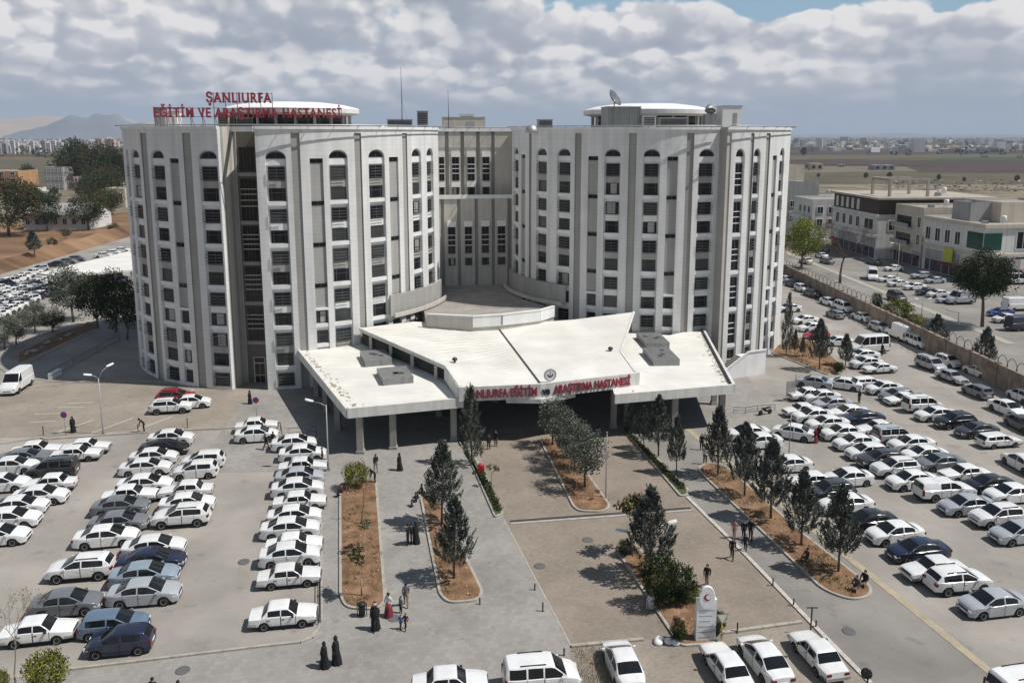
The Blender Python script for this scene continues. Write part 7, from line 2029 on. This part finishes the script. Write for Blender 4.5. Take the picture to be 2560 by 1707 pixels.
def disc_sign(z, foot, top, label):
    b, h = base_top(*ZP(*z, *foot), *ZP(*z, *top)); r = empty('no_parking_sign', b, 0, label, 'road sign', 'round no-parking signs'); m_ = MB(); m_.tube([(0,0,0), (0,0,h+.2)], .035, 7); m_.build('pole', ['metal_grey'], r)
    m_ = MB(); Mq = Matrix.Translation((0, -.06, h)) @ Matrix.Rotation(R_(90), 4, 'X')
    m_.lathe([(.34, -.012), (.34, .012)], (0,0,0), 24, 0, True, Mq)
    Mq2 = Matrix.Translation((0, -.078, h)) @ Matrix.Rotation(R_(90), 4, 'X'); m_.lathe([(.25, -.002), (.25, .002)], (0,0,0), 24, 1, True, Mq2)
    m_.bar((-.19, -.085, h+.19), (.19, -.085, h-.19), .07, .008, 0, up=(0,1,0)); m_.build('disc', ['paint_red', 'paint_blue'], r)
disc_sign(ZA, (605, 690), (590, 500), 'round blue and red no-parking sign beside the robed person on the apron')
disc_sign(ZC, (305, 150), (303, -75), 'round blue and red no-parking sign behind the pair of white cars')
b, h = base_top(*ZP(*ZF, 450, 1205), *ZP(*ZF, 445, 965)); r = empty('give_way_sign', b, R_(8), 'inverted triangular give-way sign right of the white pylon', 'road sign'); m_ = MB(); m_.tube([(0,0,0), (0,0,h)], .035, 7); m_.build('pole', ['paint_yellow'], r)
m_ = MB(); tri = lambda s, y: [(-.42*s, y, h+.27*s), (.42*s, y, h+.27*s), (0, y, h-.45*s)]
m_.face(tri(1, -.05), 0); m_.face(tri(1, -.03), 2); m_.face(tri(.74, -.056), 1); m_.build('triangle', ['kerb_yellow', 'line_paint', 'metal_grey'], r)
m_.v = []; 
def post_(z, foot, top, label, grp='dark bollards at the drive', cross=False):
    b, h = base_top(*ZP(*z, *foot), *ZP(*z, *top)); m_ = MB(); h = max(h, .5)
    m_.lathe([(.08, 0), (.08, .04), (.05, .06), (.05, h-.06), (.065, h-.05), (.03, h)], (0,0,0), 10, 0)
    if cross: m_.bar((-.35, 0, h-.05), (.35, 0, h-.05), .06, .06, 0)
    o = m_.build('sign_post' if cross else 'bollard', ['metal_dark']); o.location = b; tag(o, label, 'post' if cross else 'bollard', None if cross else grp)
for z, f, t, lab in ((ZL, (797, 715), (797, 660), 'dark bollard farthest up the left edge of the drive'), (ZL, (870, 910), (872, 825), 'dark bollard second down the left edge of the drive'), (ZL, (1065, 1315), (1068, 1250), 'dark bollard beside the white van with roof rails'),
                     (ZL, (292, 845), (292, 805), 'short dark bollard at the rounded end of the second bed'), (ZF, (925, 675), (930, 605), 'dark bollard farthest up the right kerb of the drive'), (ZF, (1115, 860), (1122, 790), 'dark bollard second down the right kerb of the drive'), (ZF, (1320, 1060), (1325, 990), 'dark bollard beside the T-shaped post'),
                     (ZA, (400, 690), (395, 605), 'dark post on the kerb nose of the apron'), (ZA, (1722, 620), (1712, 530), 'grey post at the kerb corner by the white crossover'), (ZK, (1342, 215), (1340, 160), 'small post in front of the canopy shade'), (ZF, (598, 1110), (595, 1010), 'yellowish post behind the rounded white sedan')):
    post_(z, f, t, lab)
post_(ZF, (1270, 1120), (1275, 868), 'T-shaped dark post on the right kerb of the drive', cross=True)
# louvred board on two posts, and tubular rails
b1_, h1 = base_top(*ZP(*ZI, 165, 1115), *ZP(*ZI, 175, 930)); b2_, _ = base_top(*ZP(*ZI, 243, 1105), *ZP(*ZI, 250, 860))
r = empty('notice_board', b1_, 0, 'grey louvred board on two posts before the right car park', 'board'); m_ = MB()
w_ = (b2_-b1_).length; ang_ = math.atan2(b2_.y-b1_.y, b2_.x-b1_.x); Mb = Matrix.Rotation(ang_, 4, 'Z')
for x, hh in ((0, h1), (w_, h1+.7)): m_.bar(Mb @ Vector((x, 0, 0)), Mb @ Vector((x, 0, hh)), .08, .08, 0)
m_.build('post', ['metal_grey'], r); m_ = MB()
for i in range(7): m_.box(.05, w_-.05, -.05, .03, h1*.42+i*h1*.085, h1*.42+i*h1*.085+h1*.06, 0, Mb)
m_.build('slat', ['galvanised'], r)
def rail(pts, label, hh=.9):
    m_ = MB(); q = [Vector((p.x, p.y, hh)) for p in pts]
    m_.tube([Vector((q[0].x, q[0].y, 0))] + q + [Vector((q[-1].x, q[-1].y, 0))], .035, 6)
    for a in q[1:-1]: m_.tube([a, (a.x, a.y, 0)], .03, 6)
    m_.tube([Vector((p.x, p.y, hh*.5)) for p in q], .025, 6)
    tag(m_.build('guard_rail', ['metal_dark']), label, 'rail')
rail([GZ(ZC, 590, 270), GZ(ZC, 720, 258), GZ(ZC, 850, 255)], 'dark tubular rail in the shade left of the canopy', 1.0)
rail([GZ(ZC, 445, 190), GZ(ZC, 520, 200), GZ(ZC, 535, 290)], 'bent dark rail right of the pair of white cars', .8)
rail([GZ(ZM, 2180, 1000), GZ(ZM, 2290, 1005), GZ(ZM, 2400, 985), GZ(ZM, 2560, 975)], 'pale guard rail right of the canopy', .7)
rail([GZ(ZD_, 815, 1020), GZ(ZD_, 890, 1030), GZ(ZD_, 885, 640)], 'low wire rail at the end of the pavement row', .6)
rail([GZ((0, 800), 610, 700, w=480*2350/2352), GZ((0, 800), 900, 545, w=480*2350/2352), GZ((0, 800), 1190, 390, w=480*2350/2352), GZ((0, 800), 1460, 240, w=480*2350/2352)], 'pale railing along the shaded road behind the left tower', .8)
m_ = MB(); a, b = GZ((0, 800), 615, 730, w=480), GZ((0, 800), 735, 665, w=480); m_.bar(a+Vector((0,0,.4)), b+Vector((0,0,.4)), .5, .8, 0); m_.bar(a+Vector((0,0,.6)), b+Vector((0,0,.6)), .56, .12, 1); tag(m_.build('road_barrier', ['paint_white', 'concrete_light']), 'white block barrier at the mouth of the shaded road', 'barrier')
# traffic mirror, bins, planters of stone
b = GZ(ZF, 1790, 1625); r = empty('traffic_mirror', b, R_(-20), 'round dark traffic mirror on a short post at the lower right kerb', 'traffic mirror'); m_ = MB(); m_.tube([(0,0,0), (0,0,.95)], .05, 8); m_.build('pole', ['metal_dark'], r)
m_ = MB(); Mq = Matrix.Translation((-.1, -.08, 1.05)) @ Matrix.Rotation(R_(78), 4, 'X'); m_.lathe([(.02, -.08), (.26, -.05), (.31, 0), (.31, .06), (.27, .08), (.1, .1), (.02, .1)], (0,0,0), 28, 0, True, Mq)
for i in range(6): m_.bar(Mq @ Vector((.08*math.cos(i*TAU/6), .08*math.sin(i*TAU/6), .1)), Mq @ Vector((.27*math.cos(i*TAU/6), .27*math.sin(i*TAU/6), .085)), .05, .03, 1)
m_.build('mirror_disc', ['paint_black', 'metal_dark'], r)
def bin_(z, foot, label, hgt=.95, mt='paint_black'):
    b = GZ(z, *foot); r = empty('litter_bin', b, 0, label, 'bin'); m_ = MB(); m_.lathe([(.2, .05), (.24, hgt*.8), (.24, hgt*.82), (.2, hgt*.82)], (0,0,0), 14, 0); m_.bar((-.3, 0, 0), (-.3, 0, hgt), .05, .05, 0); m_.bar((.3, 0, 0), (.3, 0, hgt), .05, .05, 0); m_.build('body', [mt], r)
    m_ = MB(); m_.lathe([(.27, hgt*.9), (.25, hgt), (.02, hgt+.08)], (0,0,0), 14, 0); m_.build('lid', [mt], r)
bin_(ZD_, (1268, 955), 'black litter bin at the rounded end of the first bed'); bin_(ZL, (1866, 885), 'white litter bin beside the dark shrubs', .9, 'paint_white')
m_ = MB(); p = GZ(ZL, 1985, 1200)
rg = random.Random(8)
for i in range(5):
    c = p + Vector((rg.uniform(-.5, .7), rg.uniform(-.2, .3), .12)); m_.lathe([(.05, -.12), (.28, -.08), (.3, .04), (.12, .16), (.01, .18)], c, 9, 0)
tag(m_.build('rubbish_bag', ['paint_white']), 'white rubbish bags lying on the kerb by the pylon', 'bag')
m_ = MB(); p = GZ(ZK, 300, 600); m_.box(p.x-.3, p.x+.35, p.y-.3, p.y+.3, .1, .75, 0); m_.lathe([(.3, .75), (.22, .95), (.02, 1.0)], (p.x, p.y, 0), 12, 0); tag(m_.build('red_box', ['paint_red']), 'red box on the narrow strip below the cypress', 'box')
# external stair at the right tower foot
p0, p1 = G(*ZP(1240, 760, 2050, 470)), G(*ZP(1240, 760, 2150, 420)); r = empty('outside_stair', (29, 103, 0), 0, 'outside stair with solid cheek walls at the right tower foot', 'stair'); so_ = Vector((29, 103, 0)); m_ = MB()
a = Vector((26.8, 101.5, 0)); dd = Vector((.90, .42, 0)).normalized(); nn = Vector((-dd.y, dd.x, 0))
for i in range(14):
    t = i*.3; q = a + dd*t; m_.prism(ccw([(q.x, q.y), (q.x+dd.x*.3, q.y+dd.y*.3), (q.x+dd.x*.3+nn.x*2.2, q.y+dd.y*.3+nn.y*2.2), (q.x+nn.x*2.2, q.y+nn.y*2.2)]), 0, .17*(i+1), 0)
m_.build('step', ['concrete'], r, so_); m_ = MB()
for s in (-.15,):
    q = a + nn*s; e = q + dd*4.2; f = e + dd*3.0
    m_.face([q, e, e+Vector((0,0,3.3)), q+Vector((0,0,1.0))], 0); m_.face([e, f, f+Vector((0,0,3.3)), e+Vector((0,0,3.3))], 0)
    m_.bar(q+Vector((0,0,1.0)), e+Vector((0,0,3.3)), .2, .2, 0); m_.bar(e+Vector((0,0,3.3)), f+Vector((0,0,3.3)), .2, .2, 0)
f = a + dd*4.2; m_.prism(ccw([(f.x, f.y), ((f+dd*3).x, (f+dd*3).y), ((f+dd*3+nn*2.2).x, (f+dd*3+nn*2.2).y), ((f+nn*2.2).x, (f+nn*2.2).y)]), 0, 2.38, 0)
m_.build('cheek_wall', ['white_plain'], r, so_)
# motorcycles
def motorbike(p, deg, label):
    r = empty('motorcycle', p, R_(deg), label, 'motorcycle'); wd = None
    for x in (-.65, .68):
        m_ = MB(); m_.lathe([(.17, -.05), (.29, -.05), (.31, 0), (.29, .05), (.17, .05)], (0,0,0), 18, 0, True, Matrix.Rotation(R_(90), 4, 'X')); m_.lathe([(.17, -.03), (.17, .03)], (0,0,0), 18, 1, True, Matrix.Rotation(R_(90), 4, 'X'))
        o = m_.build('wheel', ['tyre_rubber', 'metal_grey'], r); o.location = (x, 0, .31)
    m_ = MB(); m_.tube([(-.65,0,.31), (-.1,0,.45), (.35,0,.75), (.5,0,.9)], [.05, .14, .13, .05], 8); m_.tube([(.68,0,.31), (.5,0,.95)], .04, 6); m_.lathe([(.05,-.15),(.2,-.1),(.2,.1),(.05,.15)], (.12,0,.75), 12); m_.build('frame', ['paint_black'], r)
    m_ = MB(); m_.tube([(-.7,0,.82), (-.3,0,.8), (.05,0,.76)], [.08, .13, .09], 8); m_.build('seat', ['trim_black'], r)
    m_ = MB(); m_.tube([(.42,-.35,1.0), (.5,0,.98), (.42,.35,1.0)], .025, 6); m_.build('handlebar', ['metal_grey'], r)
    m_ = MB(); m_.lathe([(.02,-.06),(.09,-.04),(.09,.04),(.02,.06)], (.62,0,.88), 12, 0, True, Matrix.Rotation(R_(90), 4, 'Y')); m_.build('headlight', ['lamp_clear'], r)
motorbike(GZ(ZE, 855, 60), 205, 'dark motorcycle standing by the guard rail right of the canopy')
# ------------------------------------------------------------------ people
mat('skin', (0.36, 0.22, 0.15), 0.6, 0.08, 4); mat('hair_dark', (0.012, 0.010, 0.009), 0.7, 0.2, 6); mat('shoe_dark', (0.02, 0.018, 0.016), 0.6, 0.1, 6)
mat('trouser_dark', (0.018, 0.019, 0.024), 0.9, 0.2, 5); mat('trouser_blue', (0.03, 0.045, 0.085), 0.9, 0.2, 5); mat('trouser_beige', (.22, .18, .13), 0.9, 0.15, 5); colormat('cloth', 0.9, 0.0)
def body_mesh(J, trousers, sc=1.0):
    """one skinned figure: J gives the joint positions; hands have a palm, four fingers and a thumb"""
    V, E, Rr, reg = [], [], [], []
    def v(p, r, ry=None): V.append(Vector(p)); Rr.append((r, ry or r)); return len(V)-1
    segs = []
    def e(a, b, rg_): E.append((a, b)); segs.append((V[a], V[b], rg_))
    pel = v(J['pelvis'], .15, .115); chest = v(J['chest'], .165, .115); neck = v(J['neck'], .055); head = v(J['head'], .085, .095); top = v(J['top'], .072, .08)
    waist = v((Vector(J['pelvis'])*.5+Vector(J['chest'])*.5), .122, .092)
    e(pel, waist, 'top'); e(waist, chest, 'top'); e(chest, neck, 'top'); e(neck, head, 'skin'); e(head, top, 'skin')
    fw = Vector(J.get('face', (1, 0, 0))); ns = v(Vector(J['head'])*.6+Vector(J['top'])*.4+fw*.105, .016); e(head, ns, 'skin')
    for s in ('l', 'r'):
        sh, el, wr = (v(J[q+s], r_) for q, r_ in (('sh', .072), ('el', .054), ('wr', .036)))
        e(chest, sh, 'top'); e(sh, el, 'top'); e(el, wr, 'top')
        d = (V[wr]-V[el]).normalized(); sd = d.cross(Vector((0, 1, 0.2))).normalized()
        pm = v(V[wr]+d*.075, .034, .020); e(wr, pm, 'skin')
        for i, L in enumerate((.062, .074, .07, .055)):
            o = sd*(.024-.016*i); k1 = v(V[pm]+d*(L*.55)+o+Vector((.006, 0, 0)), .0092); k2 = v(V[pm]+d*L+o*1.1+Vector((.02, 0, 0)), .008); e(pm, k1, 'skin'); e(k1, k2, 'skin')
        t1 = v(V[wr]+d*.045+sd*.045, .011); t2 = v(V[wr]+d*.085+sd*.058, .009); e(wr, t1, 'skin'); e(t1, t2, 'skin')
        hp, kn, an, to = (v(J[q+s], r_) for q, r_ in (('hp', .105), ('kn', .075), ('an', .052), ('to', .04)))
        e(pel, hp, 'leg'); e(hp, kn, 'leg'); e(kn, an, 'leg'); e(an, to, 'shoe')
    me = bpy.data.meshes.new('body'); me.from_pydata([tuple(p) for p in V], E, []); o = bpy.data.objects.new('body', me); COL.objects.link(o)
    sk = o.modifiers.new('skin', 'SKIN'); sv = me.skin_vertices[0].data
    for i, r_ in enumerate(Rr): sv[i].radius = r_
    sv[pel].use_root = True; sk.use_smooth_shade = True; sb = o.modifiers.new('sub', 'SUBSURF'); sb.levels = 1; sb.render_levels = 1
    bpy.context.view_layer.update(); m2 = bpy.data.meshes.new_from_object(o.evaluated_get(bpy.context.evaluated_depsgraph_get())); bpy.data.objects.remove(o)
    m2.materials.clear()
    for q in ('skin', 'cloth', trousers, 'shoe_dark'): m2.materials.append(MAT[q])
    ix = {'skin': 0, 'top': 1, 'leg': 2, 'shoe': 3}
    for p in m2.polygons:
        c = p.center; best = min(segs, key=lambda s_: seg_d(c, s_[0], s_[1])); p.material_index = ix[best[2]]; p.use_smooth = True
    m2.name = 'body'; return m2
def seg_d(p, a, b):
    ab = b-a; t = max(0, min(1, (p-a).dot(ab)/max(1e-9, ab.dot(ab)))); return (p-(a+ab*t)).length
def pose(kind):
    J = dict(pelvis=(0,0,.95), chest=(.01,0,1.30), neck=(.02,0,1.48), head=(.035,0,1.57), top=(.04,0,1.69))
    for s, y in (('l', 1), ('r', -1)):
        J['sh'+s] = (0, .185*y, 1.40); J['hp'+s] = (0, .09*y, .90)
        if kind == 'stand': J['el'+s] = (-.03, .215*y, 1.12); J['wr'+s] = (.04, .205*y, .88); J['kn'+s] = (.02, .10*y, .50); J['an'+s] = (-.01, .11*y, .08); J['to'+s] = (.14, .13*y, .04)
        if kind == 'walk':
            k_ = y; J['el'+s] = (-.12*k_-.02, .215*y, 1.14); J['wr'+s] = (-.10*k_+.08, .20*y, .92); J['kn'+s] = (.19*k_+.06, .09*y, .52); J['an'+s] = (.30*k_-.03, .09*y, .09 if k_ > 0 else .13); J['to'+s] = (.30*k_+.12, .10*y, .045)
        if kind == 'sit': J['el'+s] = (.10, .25*y, 1.12); J['wr'+s] = (.32, .17*y, 1.0); J['kn'+s] = (.42, .13*y, .92); J['an'+s] = (.38, .13*y, .50); J['to'+s] = (.52, .14*y, .45)
        if kind == 'bend': J['el'+s] = (.36, .22*y, .98); J['wr'+s] = (.42, .16*y, .74); J['kn'+s] = (.04, .10*y, .49); J['an'+s] = (-.02, .11*y, .08); J['to'+s] = (.13, .13*y, .04)
    if kind == 'bend':
        J.update(chest=(.22,0,1.20), neck=(.36,0,1.30), head=(.44,0,1.33), top=(.53,0,1.40)); 
        for s, y in (('l', 1), ('r', -1)): J['sh'+s] = (.27, .185*y, 1.26)
    return J
def shell(prof, folds, name, mt, root, open_front=False, n=28, cx_=0.0):
    m_ = MB()
    rings = []
    for rx, ry, z, ox, fa in prof:
        b = len(m_.v)
        for k_ in range(n):
            a = TAU*k_/n; f = 1 + fa*math.sin(a*folds+z*2)
            m_.v.append(Vector((ox+rx*f*math.cos(a), ry*f*math.sin(a), z)))
        rings.append(b)
    for a, b in zip(rings, rings[1:]):
        for k_ in range(n):
            k2 = (k_+1) % n; m_.f.append((a+k_, a+k2, b+k2, b+k_)); m_.m.append(0); m_.sm.append(True)
    m_.f.append(tuple(rings[-1]+k_ for k_ in range(n))); m_.m.append(0); m_.sm.append(True)
    return m_.build(name, [mt], root)
PBODY = {}
def person(p, deg, label, kind='stand', top=(.03,.03,.035), trousers='trouser_dark', robe=False, scarf=None, skirt=None, h=1.74, sit=0.0, group=None):
    r = empty('person', (p.x, p.y, p.z), R_(deg), label, 'person', group); s = h/1.76
    key = (kind, trousers)
    if key not in PBODY: PBODY[key] = body_mesh(pose(kind), trousers)
    o = bpy.data.objects.new('body', PBODY[key]); COL.objects.link(o); o.parent = r; o.color = top + (1,)
    J = pose(kind); hx, hz_ = J['head'][0], J['head'][2]
    dz = -0.42 if kind == 'sit' else 0
    o.location.z = dz
    if robe:
        q = shell([(.29,.27,.02,-.05,.10), (.26,.24,.35,-.03,.09), (.20,.23,.80,0,.06), (.21,.275,1.10,.02,.04), (.17,.235,1.34,0,.0), (.085,.11,1.46,-.005,0), (.108,.112,1.56,-.015,0), (.108,.108,1.67,-.005,0), (.06,.06,1.76,0,0)], 7, 'robe', 'cloth', r); q.color = top + (1,)
        if kind == 'sit': q.scale.z = .72
    elif skirt:
        q = shell([(.34,.30,.04,0,.06), (.27,.25,.5,0,.05), (.17,.18,1.0,0,.02)], 8, 'skirt', 'cloth', r); q.color = skirt + (1,)
    if scarf or not robe:
        m_ = MB(); c = Vector((hx-.018, 0, hz_+.055+dz)); rr = (.115, .118, .125) if scarf else (.098, .10, .108)
        for i in range(7):
            for k_ in range(14):
                def P_(i_, k__):
                    th = math.pi*.66*i_/7; ph = TAU*k__/14; return c + Vector((rr[0]*math.sin(th)*math.cos(ph)-.02*math.sin(th), rr[1]*math.sin(th)*math.sin(ph), rr[2]*math.cos(th)))
                m_.face([P_(i, k_), P_(i+1, k_), P_(i+1, k_+1), P_(i, k_+1)], 0, True)
        q = m_.build('headscarf' if scarf else 'hair', ['cloth' if scarf else 'hair_dark'], r)
        if scarf: q.color = scarf + (1,)
    r.scale = (s, s, s)
    return r
def pp(z, x, y, **kw): return GZ(z, x, y)
BK, DK, NV_, WH, RD = (.008,.008,.009), (.02,.02,.024), (.015,.02,.045), (.7,.69,.67), (.19,.02,.03)
person(pp(ZD_, 925, 1428), 200, 'shorter of two people in long black robes in front of the pavement', 'walk', BK, robe=True, h=1.72)
person(pp(ZD_, 1032, 1392), 185, 'taller of two people in long black robes in front of the pavement', 'stand', BK, robe=True, h=1.85)
person(pp(ZD_, 1390, 1078), 250, 'person in a black robe with a pale headscarf by the litter bin', 'walk', BK, robe=True, scarf=(.55,.53,.5), h=1.95)
person(pp(ZD_, 1512, 955), 240, 'person in white top and long red skirt by the first bed', 'walk', WH, skirt=RD, scarf=(.02,.02,.02), h=1.72)
person(pp(ZD_, 1625, 925), 230, 'child in a green top behind two other children on the pavement', 'stand', (.16,.25,.22), h=1.25)
person(pp(ZD_, 1622, 1075), 250, 'child in a bright blue top walking on the pavement', 'walk', (.05,.16,.45), h=1.05)
person(pp(ZD_, 1668, 1080), 250, 'child in dark clothes beside the child in blue', 'walk', DK, h=1.2)
person(pp(ZD_, 1672, 865), 100, 'person in grey coat walking between the two beds', 'walk', (.12,.11,.115), 'trouser_beige', h=1.75)
person(pp(ZC, 1395, 585), 110, 'person in dark jacket and pale trousers before the canopy shade', 'walk', DK, 'trouser_beige', h=1.8)
person(pp(ZC, 1612, 572), 190, 'robed person in black alone before the canopy shade', 'stand', BK, robe=True, h=1.75)
person(pp(ZC, 1388, 690), 200, 'person in black with arms out at the far corner of the first bed', 'bend', BK, h=1.75)
person(pp(ZC, 1765, 900), 200, 'person in dark jacket sitting on the kerb of the second bed', 'sit', NV_, 'trouser_blue')
person(pp(ZC, 1818, 822), 200, 'person in black sitting on the kerb beside another', 'sit', BK)
person(pp(ZC, 1690, 1258), 170, 'leftmost person of three in black standing between the beds', 'stand', BK, h=1.85)
person(pp(ZC, 1722, 1250), 190, 'middle person of three in black standing between the beds', 'stand', DK, h=1.8)
person(pp(ZC, 1762, 1240), 150, 'rightmost of three in black between the beds, in a robe', 'stand', BK, robe=True, h=1.8)
person(pp(ZC, 1085, 815), 180, 'person in dark red sitting on the kerb of the first bed', 'sit', (.12,.03,.03))
person(pp(ZC, 385, 382), 30, 'left person of a dark pair walking behind the white sedan', 'walk', BK)
person(pp(ZC, 455, 362), 60, 'right person of a dark pair walking behind the white sedan', 'walk', DK)
person(pp(ZC, 905, 512), 200, 'person in dark clothes at the noses of the pavement row', 'stand', DK)
person(pp((680, 760), 1990, 1335), 100, 'person in dark clothes in the shade beside the tall cypress', 'stand', DK)
person(pp((680, 760), 2055, 1305), 250, 'person in black right of another beside the tall cypress', 'stand', BK)
person(pp(ZA, 672, 665), 280, 'robed person in black next to the round no-parking sign', 'stand', BK, robe=True, h=1.8)
person(pp(ZA, 1325, 660), 200, 'person in brown coat stooping at the kerb of the apron', 'bend', (.035,.022,.012), h=1.9)
person(pp(ZA, 1268, 665), 20, 'small child beside the stooping person on the apron', 'stand', (.10,.08,.06), h=.95)
person(pp(ZA, 2295, 402), 180, 'person in a black robe crossing the grey forecourt', 'stand', BK, robe=True, h=1.65)
person(pp(ZE, 302, 515), 250, 'person in white shirt and dark trousers at the far end of the long right bed', 'stand', WH, h=1.85)
person(pp(ZE, 270, 385), 240, 'person in dark clothes behind the one in white shirt', 'stand', DK, h=1.75)
person(pp(ZE, 570, 1198), 250, 'person in pink top, leftmost of three walking beside the long bed', 'walk', (.45,.20,.19), 'trouser_beige', h=1.6)
person(pp(ZE, 655, 1202), 250, 'person in dark suit, middle of three walking beside the long bed', 'walk', DK, h=1.6)
person(pp(ZE, 720, 1212), 250, 'person in black, rightmost of three walking beside the long bed', 'walk', BK, h=1.85)
person(pp(ZE, 550, 1385), 250, 'person in dark clothes stepping over the drive kerb', 'walk', DK, h=1.75)
person(pp(ZE, 672, 1312), 250, 'person in dark clothes just below the group of three', 'walk', NV_, h=1.45)
person(pp(ZE, 1235, 1425), 200, 'person in brown sitting on the kerb of the long right bed', 'sit', (.05,.03,.03), h=1.7)
person(pp(ZE, 840, 800), 200, 'person in dark red sitting in the tree shade of the long bed', 'sit', (.16,.03,.03), h=1.7)
person(pp(ZF, 318, 685), 250, 'person in dark top and pale trousers behind the white pylon', 'walk', DK, 'trouser_beige', h=1.75)
person(pp(ZF, 1690, 735), 220, 'left person of a pair sitting at the rounded end of the long bed', 'sit', (.06,.06,.09), h=1.75)
person(pp(ZF, 1765, 690), 220, 'right person of a pair sitting at the rounded end of the long bed', 'sit', BK, h=1.8)
person(pp(ZG, 430, 318), 200, 'person in a red dress among the cars right of the canopy', 'stand', RD, skirt=RD, scarf=(.4,.03,.04), h=1.6)
person(pp(ZG, 462, 305), 200, 'person in dark clothes beside the one in red', 'stand', DK, h=1.85)

person(G(1260+1940*.3149, 500+1322*.3149), 260, 'person in dark clothes at the right tower foot, left of another', 'stand', DK, h=1.85)
person(G(1260+1985*.3149, 500+1332*.3149), 260, 'robed person in black at the right tower foot', 'stand', BK, robe=True, h=1.85)
person(pp(ZI, 835, 1130), 200, 'person in dark clothes walking between two rows of cars', 'stand', DK, h=1.75)
person(pp(ZI, 1045, 690), 200, 'person in black at the front of the white minibus', 'stand', BK, h=1.8)
person(pp(ZB, 1415, 1770), 90, 'left of two people whose heads show at the lower edge', 'stand', BK, h=1.75)
person(pp(ZB, 1650, 1790), 90, 'right of two people whose heads show at the lower edge', 'stand', BK, h=1.7)

# weeds, stones and litter on the planting beds
def inside(q, x, y):
    r = False; n = len(q)
    for a in range(n):
        (x1, y1), (x2, y2) = q[a], q[(a+1) % n]
        if (y1 > y) != (y2 > y) and x < (x2-x1)*(y-y1)/(y2-y1)+x1: r = not r
    return r
rg = random.Random(55); mb = MB(); st = MB()
for kk, nn_ in (('A', 150), ('B', 130), ('D', 120), ('F', 300), ('G', 130), ('H', 60)):
    q = BED[kk]; xs_ = [p[0] for p in q]; ys_ = [p[1] for p in q]; qi = inset(q, .3); k_ = 0
    while k_ < nn_:
        x, y = rg.uniform(min(xs_), max(xs_)), rg.uniform(min(ys_), max(ys_))
        if not inside(qi, x, y): continue
        k_ += 1
        if mnoise.noise(Vector((x*.5, y*.5, 2))) > .02:
            g = rg.random() < .55; R = rg.uniform(.08, .3)
            for _ in range(rg.randint(8, 22)):
                blade(mb, Vector((x+rg.gauss(0, R), y+rg.gauss(0, R), .19)), Vector((rg.gauss(0,.6), rg.gauss(0,.6), 1)), rg.uniform(.08, .28), .02, 0 if g else 1, rg)
        elif rg.random() < .6:
            r = rg.uniform(.03, .11); st.lathe([(r*.6, -.02), (r, r*.3), (r*.6, r*.8), (.01, r*.95)], (x, y, .19), 7, rg.choice((0, 0, 1)), True)
tag(mb.build('weeds', ['grass', 'dry_grass']), kind='stuff'); tag(st.build('pebbles', ['kerb_stone', 'red_soil']), kind='stuff')
